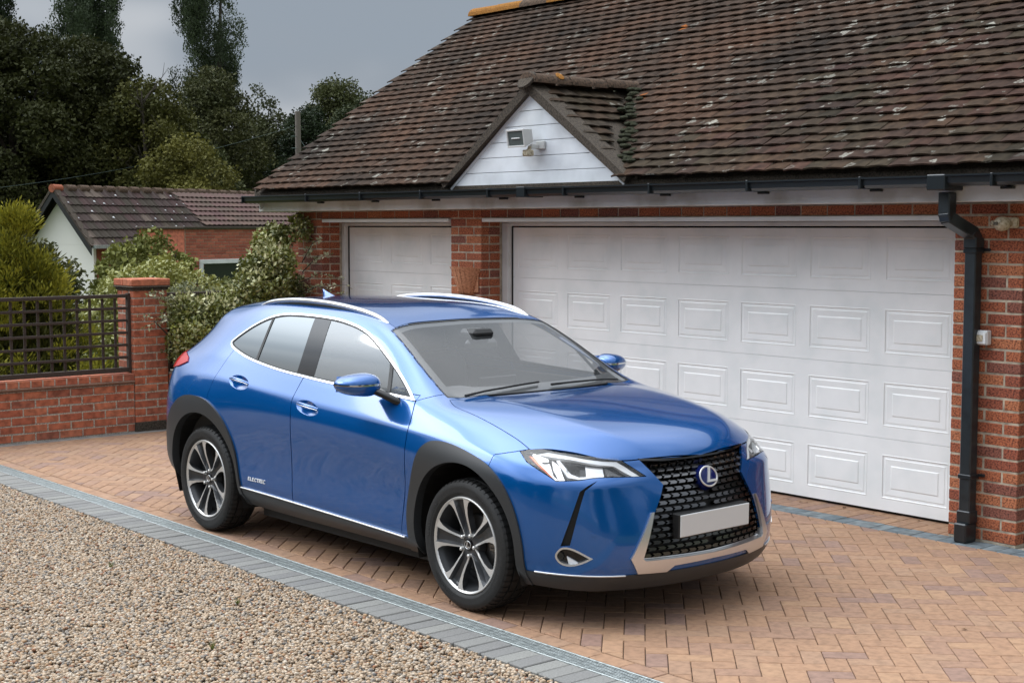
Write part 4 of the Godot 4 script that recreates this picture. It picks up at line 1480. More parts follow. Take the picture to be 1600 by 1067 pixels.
# ---------------------------------------------------------------- plants
# a spray of leaves: small folded blades scattered in a unit ball
func spray(kind: String, count: int, l: float, w: float, sd: int) -> ArrayMesh:
	var key := "spray %s %d %d" % [kind, count, sd]
	if mesh_cache.has(key): return mesh_cache[key]
	var r := RandomNumberGenerator.new()
	r.seed = sd
	var b := Mb.new()
	for i in count:
		var p := Vector3(r.randfn(), r.randfn(), r.randfn()).normalized() * pow(r.randf(), 0.5)
		var d := (p * 0.6 + Vector3(r.randfn(), r.randfn() + 0.25, r.randfn()) * 0.7).normalized()
		if kind == "needle": d = (Vector3(p.x * 0.7, 1.0, p.z * 0.7) + Vector3(r.randfn(), r.randfn(), r.randfn()) * 0.3).normalized()
		var s := d.cross(Vector3(r.randfn(), r.randfn(), r.randfn())).normalized()
		var n := s.cross(d)
		var ll := l * r.randf_range(0.7, 1.25)
		var ww := w * r.randf_range(0.8, 1.2)
		var m := p + d * ll * 0.45
		b.flat(p, m + s * ww * 0.5 + n * ww * 0.12, p + d * ll, n)
		b.flat(p, p + d * ll, m - s * ww * 0.5 + n * ww * 0.12, n)
	mesh_cache[key] = b.done()
	return mesh_cache[key]


# leaves over a crown made of lobes [centre, radii]; most sit towards the surface
func foliage(parent: Node, called: String, mesh: ArrayMesh, mat: Material, lobes: Array, per_m2: float, size: float, lo: Color, hi: Color, shell := 0.45, upright := false) -> void:
	var xf := []
	var co := []
	for L in lobes:
		var c: Vector3 = L[0]
		var r: Vector3 = L[1]
		var area := 4.0 * PI * pow((pow(r.x * r.y, 1.6) + pow(r.x * r.z, 1.6) + pow(r.y * r.z, 1.6)) / 3.0, 1.0 / 1.6)
		var tint := rng.randf()
		for i in int(area * per_m2):
			var d := Vector3(rng.randfn(), rng.randfn(), rng.randfn()).normalized()
			var k := 1.0 - shell * pow(rng.randf(), 1.6) + rng.randfn() * 0.03
			var p := c + d * r * k
			if p.y < 0.0: continue
			var b := Basis(Vector3.UP, rng.randf() * TAU)
			if not upright: b = b * Basis(Vector3.RIGHT, rng.randfn() * 0.8)
			else: b = Basis(Vector3(d.z, 0, -d.x).normalized() if absf(d.y) < 0.98 else Vector3.RIGHT, 0.35) * b
			xf.append(Transform3D(b.scaled_local(Vector3.ONE * size * rng.randf_range(0.7, 1.3)), p))
			co.append(lo.lerp(hi, clampf(0.55 * tint + 0.45 * rng.randf() + rng.randfn() * 0.12, 0, 1)))
	swarm(called, mesh, mat, parent, xf, co)


func lobes_of(h: float, r: float, base: float, n: int, flat := 0.6) -> Array:
	var out := []
	for i in n:
		var t := (i + 0.5) / n
		var y := lerpf(base, h, t)
		var reach := r * sqrt(maxf(0.05, 1.0 - pow(2.0 * t - 0.85, 2.0) * 0.72))
		var a := i * 2.399 + rng.randf() * 0.6
		var rr := r * rng.randf_range(0.34, 0.52)
		out.append([Vector3(cos(a) * (reach - rr * 0.6), y - rr * 0.3, sin(a) * (reach - rr * 0.6)), Vector3(rr, rr * rng.randf_range(0.6, 0.95), rr)])
	return out


func trunk(parent: Node, h: float, r: float, lobes: Array) -> void:
	var m := Mb.new()
	var bend := Vector3(rng.randfn() * 0.03, 0, rng.randfn() * 0.03) * h
	m.tube([Vector3(0, -0.1, 0), Vector3(0, h * 0.25, 0) + bend * 0.3, Vector3(0, h * 0.55, 0) + bend * 0.7, Vector3(0, h * 0.9, 0) + bend], [r, r * 0.8, r * 0.55, r * 0.15], 8)
	for k in lobes.size():
		if k % 2: continue
		var c: Vector3 = lobes[k][0]
		var from := Vector3(0, clampf(c.y - c.length() * 0.35, h * 0.12, h * 0.8), 0)
		m.tube([from, from.lerp(c, 0.5) + Vector3(0, 0.15, 0), c], [r * 0.4, r * 0.25, r * 0.08], 5)
	part("trunk", m.done(), M.bark, parent)


func tree(label: String, kind: String, at: Vector3, h: float, r: float, lo: Color, hi: Color, group: String, dense := 9.0, size := 0.34, base := 0.8, n := 16, fine := 2.2) -> void:
	var t := thing(kind, label, "tree", at, group)
	var lobes := lobes_of(h, r, base, n)
	trunk(t, h, 0.05 + h * 0.018, lobes)
	foliage(t, "crown", spray("leaf", 14, 0.55, 0.36, 3), M.leaf, lobes, dense * fine, size / sqrt(fine), lo, hi)


func poplar(label: String, at: Vector3, h: float, r: float, lo: Color, hi: Color) -> void:
	var t := thing("poplar_tree", label, "tree", at, "tall poplars against the sky")
	var lobes := []
	for i in 100:
		var y := rng.randf_range(1.5, h)
		var k := y / h
		var rr := r * (0.55 + 0.45 * sin(PI * clampf(k * 0.8 + 0.18, 0, 1)))
		var a := rng.randf() * TAU
		var q := rr * sqrt(rng.randf()) * (1.0 if rng.randf() < 0.8 else 1.25)
		lobes.append([Vector3(cos(a) * q, y, sin(a) * q), Vector3(0.30, rng.randf_range(0.8, 1.5), 0.30) * (0.8 + r * 0.25)])
	trunk(t, h, 0.3, [])
	foliage(t, "crown", spray("needle", 12, 0.5, 0.30, 5), M.leaf, lobes, 15.0, 0.22, lo, hi, 0.7, true)


func build_plants() -> void:
	var far := "trees beyond the garden"
	var deep := Color(0.026, 0.030, 0.009)
	var dark := Color(0.050, 0.054, 0.014)
	var olive := Color(0.095, 0.092, 0.021)
	var gold := Color(0.150, 0.138, 0.028)
	var mid := Color(0.066, 0.074, 0.026)
	tree("broad dark tree at the far left edge behind the golden conifer", "broadleaf_tree", Vector3(-36.6, 0, -8.8), 7.7, 2.6, deep, dark, far, 9.0, 0.34, 0.8, 22)
	tree("dark broad tree above the left end of the bungalow roof", "broadleaf_tree", Vector3(-37.0, 0, -11.5), 7.6, 2.3, deep, dark, far, 9.0, 0.34, 0.8, 20)
	tree("dark olive tree bulging out between the two poplars", "broadleaf_tree", Vector3(-34.9, 0, -12.4), 6.2, 1.8, dark, olive, far, 9.0, 0.32, 0.7, 18)
	tree("low yellowish tree just behind the bungalow ridge", "broadleaf_tree", Vector3(-32.4, 0, -12.3), 4.5, 1.5, olive, gold, far, 9.0, 0.28, 0.7, 14)
	tree("loose olive tree at the foot of the tall right poplar", "broadleaf_tree", Vector3(-45.5, 0, -20.3), 7.8, 2.0, Color(0.035, 0.042, 0.014), Color(0.085, 0.085, 0.03), far, 7.0, 0.36, 1.0, 18)
	tree("dark tree left of the utility pole", "broadleaf_tree", Vector3(-47.4, 0, -24.1), 6.4, 2.0, deep, mid, far, 8.0, 0.36, 0.6, 16)
	tree("slim pale tree standing up between the poplar and the pole", "slim_tree", Vector3(-54.8, 0, -28.1), 8.7, 0.95, Color(0.04, 0.05, 0.025), Color(0.10, 0.105, 0.05), far, 5.0, 0.36, 1.5, 12)
	tree("dark bushy tree right behind the utility pole", "broadleaf_tree", Vector3(-44.6, 0, -24.3), 6.6, 1.7, Color(0.010, 0.018, 0.008), Color(0.028, 0.042, 0.016), far, 9.0, 0.32, 0.5, 18)
	tree("pale olive tree above the left edge of the garage roof", "broadleaf_tree", Vector3(-54.1, 0, -32.0), 9.0, 2.3, mid, Color(0.095, 0.10, 0.04), far, 7.0, 0.38, 1.0, 18)
	tree("green tree half hidden by the edge of the garage roof", "broadleaf_tree", Vector3(-48.2, 0, -29.5), 7.6, 2.0, Color(0.016, 0.026, 0.010), mid, far, 8.0, 0.36, 0.8, 16)
	tree("dense dark tree filling the gap behind the bungalow gable", "broadleaf_tree", Vector3(-39.5, 0, -14.5), 6.0, 2.4, deep, dark, far, 8.0, 0.36, 0.5, 18)
	tree("dark thicket tree behind the middle of the bungalow ridge", "broadleaf_tree", Vector3(-43.5, 0, -18.0), 5.2, 2.4, deep, mid, far, 8.0, 0.36, 0.4, 18)
	tree("low dark thicket tree at the left behind the conifer and the gable", "broadleaf_tree", Vector3(-39.0, 0, -9.8), 4.6, 2.6, deep, dark, far, 9.0, 0.36, 0.2, 20)
	poplar("tall poplar at the centre of the sky, its top out of frame", Vector3(-61.5, 0, -28.8), 17.0, 2.1, Color(0.032, 0.046, 0.024), Color(0.085, 0.108, 0.056))
	poplar("poplar on the left rising out of the dark trees", Vector3(-65.2, 0, -24.2), 16.5, 2.0, Color(0.030, 0.044, 0.022), Color(0.075, 0.098, 0.05))
	poplar("poplar cut by the top left corner of the view", Vector3(-53.3, 0, -14.6), 12.5, 0.95, Color(0.014, 0.022, 0.010), Color(0.03, 0.042, 0.02))
	bare_tree()
	# behind the wall
	conifer()
	shrub("rounded shrub with yellow green leaves behind the brick pillar", "shrub", Vector3(-9.3, 0, 0.25), 1.66, 0.95, "leaf_gloss", Color(0.15, 0.16, 0.03), Color(0.36, 0.36, 0.10), 95.0, 0.075, 14)
	shrub("loose light green shrub below the bungalow roof", "shrub", Vector3(-11.7, 0, -0.75), 2.0, 0.85, "leaf", Color(0.08, 0.09, 0.02), Color(0.22, 0.23, 0.06), 60.0, 0.095, 14)
	shrub("grey green domed shrub just right of the pillar cap", "shrub", Vector3(-7.25, 0, 0.85), 1.47, 0.50, "leaf", Color(0.15, 0.16, 0.09), Color(0.27, 0.28, 0.17), 220.0, 0.035, 12)
	shrub("dark green shrub between the conifer and the pillar", "shrub", Vector3(-10.9, 0, 1.2), 1.72, 0.75, "leaf", Color(0.022, 0.030, 0.010), Color(0.07, 0.08, 0.022), 80.0, 0.085, 14)
	shrub("dull green hedge plant under the white gable", "shrub", Vector3(-13.2, 0, 0.3), 1.85, 0.9, "leaf", Color(0.05, 0.055, 0.02), Color(0.11, 0.11, 0.045), 60.0, 0.09, 14)
	shrub("green shrub under the brick extension window", "shrub", Vector3(-12.2, 0, -2.6), 1.25, 0.8, "leaf", Color(0.05, 0.06, 0.02), Color(0.15, 0.16, 0.05), 60.0, 0.09, 12)
	flowering_shrub()
	# the trees round the front garden, which the paint and the windows mirror
	var spots := [[-13.8, 8.0, 4.8, "wide dark oak"], [-15.2, 11.3, 5.4, "tall dark lime"], [-13.4, 14.4, 5.4, "dark sycamore"], [-9.0, 17.4, 6.2, "rounded dark maple"], [-4.6, 19.8, 7.4, "leaning dark ash"], [0.6, 21.4, 7.2, "broad dark beech"], [6.2, 22.2, 7.6, "dark hornbeam"], [18.5, -3.0, 4.6, "low dark hawthorn"], [19.0, 2.4, 4.2, "low dark hazel"], [18.0, 8.0, 4.8, "low dark holly"]]
	for s in spots:
		tree("%s standing round the front garden, mirrored in the car" % s[3], "garden_tree", Vector3(s[0], 0, s[1]), s[2], s[2] * 0.36, dark, olive, "trees round the front garden", 3.4, 0.55, 0.3, 20, 1.6)


func bare_tree() -> void:
	var t := thing("bare_tree", "thin tree with bare branches left of the tall poplar", "tree", Vector3(-34.2, 0, -11.9))
	var m := Mb.new()
	m.tube([Vector3(0, 0, 0), Vector3(0.05, 3.0, 0), Vector3(0.0, 6.0, 0.1)], [0.10, 0.07, 0.02], 6)
	for k in 16:
		var y := rng.randf_range(3.2, 5.8)
		var a := rng.randf() * TAU
		var l := rng.randf_range(0.5, 1.2)
		var d := Vector3(cos(a), 1.1, sin(a)).normalized()
		var p := Vector3(0.03, y, 0.05)
		m.tube([p, p + d * l * 0.5 + Vector3(0, 0.05, 0), p + d * l], [0.022, 0.014, 0.005], 4)
		for j in 3:
			var q := p + d * l * rng.randf_range(0.3, 0.9)
			var e := (d + Vector3(rng.randfn(), rng.randf(), rng.randfn()) * 0.6).normalized()
			m.tube([q, q + e * l * 0.4], [0.010, 0.004], 4)
	part("branches", m.done(), M.bark, t)


func conifer() -> void:
	var t := thing("golden_conifer", "golden green feathery conifer behind the trellis on the left", "conifer", Vector3(-8.05, 0, 2.45))
	var m := Mb.new()
	m.tube([Vector3(0, 0, 0), Vector3(0, 1.2, 0), Vector3(0, 2.2, 0)], [0.07, 0.05, 0.01], 7)
	part("trunk", m.done(), M.bark, t)
	var lobes := []
	for i in 95:
		var tt := pow(rng.randf(), 0.85)
		var y := lerpf(0.15, 2.06, tt)
		var reach := lerpf(0.95, 0.05, pow(tt, 1.1))
		var a := rng.randf() * TAU
		var q := reach * rng.randf_range(0.65, 1.05)
		lobes.append([Vector3(cos(a) * q, y, sin(a) * q), Vector3(0.15, 0.13, 0.15) * rng.randf_range(0.7, 1.15)])
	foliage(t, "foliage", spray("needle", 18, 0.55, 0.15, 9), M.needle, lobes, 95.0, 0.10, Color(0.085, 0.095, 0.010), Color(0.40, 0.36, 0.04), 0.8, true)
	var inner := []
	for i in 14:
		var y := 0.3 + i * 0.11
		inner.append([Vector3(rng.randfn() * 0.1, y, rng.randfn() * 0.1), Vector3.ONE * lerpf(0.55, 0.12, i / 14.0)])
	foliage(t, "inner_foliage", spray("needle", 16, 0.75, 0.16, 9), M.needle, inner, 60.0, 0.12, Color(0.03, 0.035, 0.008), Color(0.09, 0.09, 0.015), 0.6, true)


func shrub(label: String, kind: String, at: Vector3, h: float, r: float, mat: String, lo: Color, hi: Color, dense: float, size: float, n: int) -> void:
	var t := thing(kind, label, "shrub", at)
	var m := Mb.new()
	for k in 7:
		var a := k * 0.9
		m.tube([Vector3(cos(a) * 0.05, 0, sin(a) * 0.05), Vector3(cos(a) * r * 0.3, h * 0.45, sin(a) * r * 0.3), Vector3(cos(a) * r * 0.55, h * 0.8, sin(a) * r * 0.55)], [0.022, 0.016, 0.006], 5)
	part("stems", m.done(), M.bark, t)
	var lobes := [[Vector3(0, h * 0.45, 0), Vector3(r * 0.85, h * 0.45, r * 0.85)]]
	for i in n:
		var a := i * 2.399
		var e := (i + 0.5) / n
		var y := lerpf(h * 0.25, h * 0.92, e)
		var q := r * 0.78 * sqrt(maxf(0.02, 1.0 - pow(e, 2.2)))
		var rr := r * rng.randf_range(0.26, 0.40)
		lobes.append([Vector3(cos(a) * q, y - rr * 0.4, sin(a) * q), Vector3(rr, rr * 0.8, rr)])
	foliage(t, "foliage", spray("leaf", 9, 0.8, 0.42, 7), M[mat], lobes, dense, size, lo, hi, 0.35)


func flowering_shrub() -> void:
	var t := thing("flowering_shrub", "large variegated climbing shrub with pale leaves covering the wall by the garage", "shrub", Vector3(-6.0, 0, 1.0))
	var m := Mb.new()
	for k in 12:
		var z := lerpf(-0.6, 0.75, k / 11.0)
		m.tube([Vector3(-0.05, 0.5, z), Vector3(0.15, 0.9, z + rng.randfn() * 0.1), Vector3(0.1 + rng.randf() * 0.2, 1.3 - z * 0.3, z + rng.randfn() * 0.15)], [0.014, 0.010, 0.005], 5)
	var lobes := []
	for k in 74:
		# the mass climbs from the pillar (z = +0.75) up to the eaves by the pier (z = -0.65)
		var e := k / 73.0
		var z := lerpf(0.62, -0.62, e) + rng.randfn() * 0.06
		var roof := lerpf(1.20, 2.02, smoothstep(0.05, 0.95, e)) + rng.randfn() * 0.03
		var y := rng.randf_range(0.55 if e < 0.35 else 0.75, roof - 0.10)
		var x := rng.randf_range(0.0, 0.30) + 0.16 * sin(PI * clampf(e, 0, 1)) - maxf(y - 1.45, 0.0) * 0.22
		var rr := rng.randf_range(0.11, 0.21)
		lobes.append([Vector3(x, y, z), Vector3(rr, rr * 0.9, rr)])
	for k in 26:
		var rr := rng.randf_range(0.12, 0.2)
		lobes.append([Vector3(rng.randf_range(0.02, 0.36), rng.randf_range(0.6, 1.22), rng.randf_range(0.05, 0.72)), Vector3(rr, rr * 0.9, rr)])
	var leafy := spray("leaf", 9, 0.85, 0.52, 13)
	foliage(t, "foliage", leafy, M.leaf_gloss, lobes, 200.0, 0.050, Color(0.055, 0.07, 0.012), Color(0.23, 0.235, 0.045), 0.5)
	foliage(t, "pale_leaves", spray("leaf", 5, 0.9, 0.55, 14), M.leaf_gloss, lobes, 115.0, 0.046, Color(0.26, 0.27, 0.085), Color(0.60, 0.57, 0.33), 0.25)
	# long loose shoots reaching over the pillar and across the small door
	var shoots := [[Vector3(0.2, 1.15, 0.7), Vector3(0.18, 1.30, 0.95)], [Vector3(0.2, 1.0, 0.7), Vector3(0.22, 1.05, 1.12)], [Vector3(0.2, 0.95, 0.65), Vector3(0.25, 1.15, 1.2)], [Vector3(0.15, 1.2, 0.8), Vector3(0.12, 1.36, 1.05)],
		[Vector3(0.25, 1.6, -0.6), Vector3(0.62, 1.88, -0.62)], [Vector3(0.25, 1.5, -0.6), Vector3(0.75, 1.72, -0.66)], [Vector3(0.3, 1.4, -0.55), Vector3(0.85, 1.48, -0.66)], [Vector3(0.3, 1.3, -0.5), Vector3(0.95, 1.33, -0.6)], [Vector3(0.35, 1.25, -0.45), Vector3(1.05, 1.42, -0.62)], [Vector3(0.1, 1.8, -0.6), Vector3(0.35, 2.05, -0.6)],
		[Vector3(0.3, 1.1, -0.3), Vector3(0.9, 1.25, -0.45)], [Vector3(0.3, 1.05, -0.3), Vector3(1.1, 1.2, -0.5)]]
	var xf := []
	var co := []
	for s in shoots:
		var a: Vector3 = s[0]
		var b: Vector3 = s[1]
		var midp := a.lerp(b, 0.5) + Vector3(0, 0.06, 0)
		var q := b + Vector3(rng.randfn() * 0.03, -0.03, rng.randfn() * 0.03)
		m.tube([a, midp, q], [0.006, 0.004, 0.002], 5)
		for k in 16:
			var u := rng.randf_range(0.15, 1.0)
			var p := a.lerp(midp, u * 2.0) if u < 0.5 else midp.lerp(q, u * 2.0 - 1.0)
			var bs := Basis(Vector3.UP, rng.randf() * TAU) * Basis(Vector3.RIGHT, rng.randfn() * 0.7)
			xf.append(Transform3D(bs.scaled_local(Vector3.ONE * rng.randf_range(0.022, 0.042)), p))
			co.append(Color(0.14, 0.15, 0.04).lerp(Color(0.55, 0.54, 0.38), pow(rng.randf(), 1.4)))
	swarm("shoot_leaves", spray("leaf", 3, 1.3, 0.55, 15), M.leaf_gloss, t, xf, co)
	part("stems", m.done(), M.bark, t)


# ---------------------------------------------------------------- the car
# The shell is a subdivision surface laid through measured stations; panels are cut from it with outlines
# in side view (X, y), plan (X, z), front view (z, y) or corner view ((X - z) / sqrt 2, y).
var bv := PackedVector3Array()
var bn := PackedVector3Array()
var bq := []
var bt := PackedInt32Array()


func car_cage() -> Array:
	var belt := [
		[[-2.06, 0.27, 0], [-2.18, 0.36, 0], [-2.225, 0.5, 0], [-2.225, 0.68, 0], [-2.21, 0.84, 0], [-2.2, 0.98, 0], [-2.14, 1.09, 0]],
		[[-2.05, 0.27, 0.2], [-2.17, 0.36, 0.2], [-2.21, 0.5, 0.2], [-2.21, 0.68, 0.2], [-2.2, 0.84, 0.2], [-2.19, 0.98, 0.2], [-2.13, 1.09, 0.2]],
		[[-2.02, 0.27, 0.42], [-2.13, 0.36, 0.43], [-2.17, 0.5, 0.43], [-2.17, 0.68, 0.43], [-2.16, 0.84, 0.42], [-2.15, 0.98, 0.42], [-2.09, 1.09, 0.41]],
		[[-1.95, 0.28, 0.62], [-2.05, 0.37, 0.65], [-2.09, 0.5, 0.66], [-2.09, 0.68, 0.66], [-2.08, 0.85, 0.65], [-2.07, 0.99, 0.63], [-2.02, 1.1, 0.59]],
		[[-1.83, 0.29, 0.76], [-1.9, 0.38, 0.81], [-1.93, 0.5, 0.825], [-1.93, 0.68, 0.83], [-1.92, 0.86, 0.825], [-1.92, 1, 0.79], [-1.89, 1.105, 0.725]],
		[[-1.68, 0.28, 0.82], [-1.7, 0.37, 0.89], [-1.71, 0.5, 0.905], [-1.71, 0.68, 0.92], [-1.69, 0.86, 0.915], [-1.66, 1, 0.86], [-1.62, 1.13, 0.765]],
		[[-1.32, 0.26, 0.83], [-1.32, 0.35, 0.9], [-1.32, 0.5, 0.915], [-1.32, 0.7, 0.93], [-1.32, 0.87, 0.925], [-1.3, 1.01, 0.875], [-1.27, 1.145, 0.79]],
		[[-0.9, 0.235, 0.81], [-0.9, 0.335, 0.875], [-0.9, 0.5, 0.885], [-0.9, 0.7, 0.905], [-0.9, 0.865, 0.91], [-0.88, 0.985, 0.88], [-0.86, 1.1, 0.81]],
		[[-0.3, 0.225, 0.8], [-0.3, 0.325, 0.865], [-0.3, 0.5, 0.875], [-0.3, 0.69, 0.895], [-0.3, 0.85, 0.91], [-0.3, 0.955, 0.885], [-0.3, 1.065, 0.825]],
		[[0.35, 0.225, 0.8], [0.35, 0.315, 0.865], [0.35, 0.5, 0.872], [0.35, 0.67, 0.892], [0.35, 0.82, 0.91], [0.35, 0.92, 0.888], [0.4, 1.04, 0.825]],
		[[0.88, 0.225, 0.81], [0.88, 0.31, 0.875], [0.88, 0.5, 0.885], [0.88, 0.65, 0.905], [0.88, 0.78, 0.92], [0.9, 0.89, 0.895], [0.93, 1.025, 0.805]],
		[[1.32, 0.22, 0.83], [1.32, 0.31, 0.895], [1.32, 0.5, 0.905], [1.32, 0.65, 0.92], [1.32, 0.77, 0.92], [1.32, 0.87, 0.88], [1.31, 0.965, 0.79]],
		[[1.7, 0.215, 0.82], [1.72, 0.31, 0.88], [1.73, 0.5, 0.89], [1.72, 0.645, 0.89], [1.71, 0.735, 0.88], [1.72, 0.8, 0.84], [1.72, 0.868, 0.745]],
		[[1.96, 0.2, 0.7], [2.01, 0.3, 0.715], [2.012, 0.47, 0.725], [1.995, 0.635, 0.725], [1.992, 0.718, 0.718], [1.955, 0.785, 0.665], [1.93, 0.852, 0.61]],
		[[2.065, 0.195, 0.52], [2.125, 0.285, 0.535], [2.125, 0.47, 0.54], [2.1, 0.64, 0.53], [2.092, 0.722, 0.517], [2.055, 0.785, 0.475], [2.03, 0.845, 0.45]],
		[[2.13, 0.195, 0.34], [2.18, 0.285, 0.36], [2.185, 0.47, 0.36], [2.155, 0.65, 0.345], [2.13, 0.735, 0.335], [2.11, 0.79, 0.32], [2.075, 0.852, 0.3]],
		[[2.16, 0.195, 0.17], [2.21, 0.285, 0.18], [2.215, 0.47, 0.18], [2.185, 0.65, 0.17], [2.155, 0.74, 0.165], [2.135, 0.795, 0.155], [2.1, 0.86, 0.15]],
		[[2.165, 0.195, 0], [2.22, 0.285, 0], [2.225, 0.47, 0], [2.195, 0.65, 0], [2.165, 0.74, 0], [2.14, 0.795, 0], [2.105, 0.862, 0]],
	]
	var top := [
		[[-1.6, 1.345, 0.585], [-1.67, 1.415, 0.475], [-1.74, 1.425, 0.22], [-1.76, 1.43, 0]],
		[[-1.22, 1.435, 0.575], [-1.26, 1.485, 0.42], [-1.28, 1.495, 0.21], [-1.28, 1.497, 0]],
		[[-0.82, 1.466, 0.585], [-0.84, 1.492, 0.43], [-0.84, 1.502, 0.22], [-0.84, 1.506, 0]],
		[[-0.3, 1.462, 0.6], [-0.3, 1.487, 0.44], [-0.3, 1.497, 0.22], [-0.3, 1.5, 0]],
		[[0.3, 1.4, 0.615], [0.24, 1.42, 0.43], [0.2, 1.425, 0.21], [0.19, 1.428, 0]],
		[[0.93, 1.04, 0.69], [0.97, 1.052, 0.46], [1, 1.05, 0.22], [1.01, 1.05, 0]],
		[[1.31, 1.012, 0.65], [1.33, 1.036, 0.5], [1.35, 1.036, 0.22], [1.35, 1.037, 0]],
		[[1.79, 0.928, 0.61], [1.86, 0.957, 0.46], [1.9, 0.958, 0.22], [1.91, 0.961, 0]],
	]
	return [belt, top]


func build_shell() -> void:
	var data := car_cage()
	var verts: Array[Vector3] = []
	var index := {}
	var vid := func(p: Array) -> int:
		var v := Vector3(p[0], p[1], p[2])
		var k := Vector3i((v * 5000.0).round())
		if not index.has(k):
			index[k] = verts.size()
			verts.append(v)
		return index[k]
	var b := {}
	for s in 18:
		for r in 7: b[s * 10 + r] = vid.call(data[0][s][r])
	var t := {}
	for s in range(4, 14):
		t[s * 10] = b[s * 10 + 6]
		for k in 4:
			if s == 4: t[s * 10 + k + 1] = b[(3 - k) * 10 + 6]
			elif s == 13: t[s * 10 + k + 1] = b[(14 + k) * 10 + 6]
			else: t[s * 10 + k + 1] = vid.call(data[1][s - 5][k])
	var quads := []
	var tags := PackedInt32Array()
	for s in 17:
		for r in 6:
			quads.append([b[s * 10 + r], b[s * 10 + 10 + r], b[s * 10 + 11 + r], b[s * 10 + r + 1]])
			tags.append(s * 10 + r)
	for s in range(4, 13):
		for k in 4:
			quads.append([t[s * 10 + k], t[s * 10 + 10 + k], t[s * 10 + 11 + k], t[s * 10 + k + 1]])
			tags.append(1000 + s * 10 + k)
	var sharp := {}
	var cr := func(i: int, j: int, v: int) -> void: sharp[mini(i, j) * 100000 + maxi(i, j)] = v
	for s in range(5, 10): cr.call(t[s * 10], t[s * 10 + 10], 2)
	for s in range(5, 9): cr.call(t[s * 10 + 1], t[s * 10 + 11], 1)
	cr.call(t[91], t[101], 1)
	for k in range(1, 4):
		cr.call(t[100 + k], t[101 + k], 2)
		cr.call(t[50 + k], t[51 + k], 2)
	cr.call(t[100], t[101], 1)
	for s in range(5, 17): cr.call(b[s * 10 + 5], b[s * 10 + 15], 2)
	for s in range(12, 17): cr.call(b[s * 10 + 4], b[s * 10 + 14], 1)
	for s in range(10, 13): cr.call(t[s * 10 + 2], t[s * 10 + 12], 2)
	var V := PackedVector3Array(verts)
	var goal := V.duplicate()
	for pass_no in 4:
		var moved := subdivide(V, quads, tags, sharp)
		for i in V.size(): V[i] += 0.7 * (goal[i] - moved[0][i])
	var cur := [V, quads, tags, sharp]
	for level in 4: cur = subdivide(cur[0], cur[1], cur[2], cur[3])
	bv = cur[0]
	bq = cur[1]
	bt = cur[2]
	bn.resize(bv.size())
	for q in bq:
		var n: Vector3 = (bv[q[2]] - bv[q[0]]).cross(bv[q[3]] - bv[q[1]])
		for i in q: bn[i] += n
	for i in bn.size():
		if absf(bv[i].z) < 0.0001: bn[i].z = 0.0
		bn[i] = bn[i].normalized()
	# outward
	var s0 := 0.0
	for i in bv.size(): s0 += bn[i].dot(bv[i] - Vector3(0, 0.7, 0))
	if s0 < 0.0:
		for i in bn.size(): bn[i] = -bn[i]


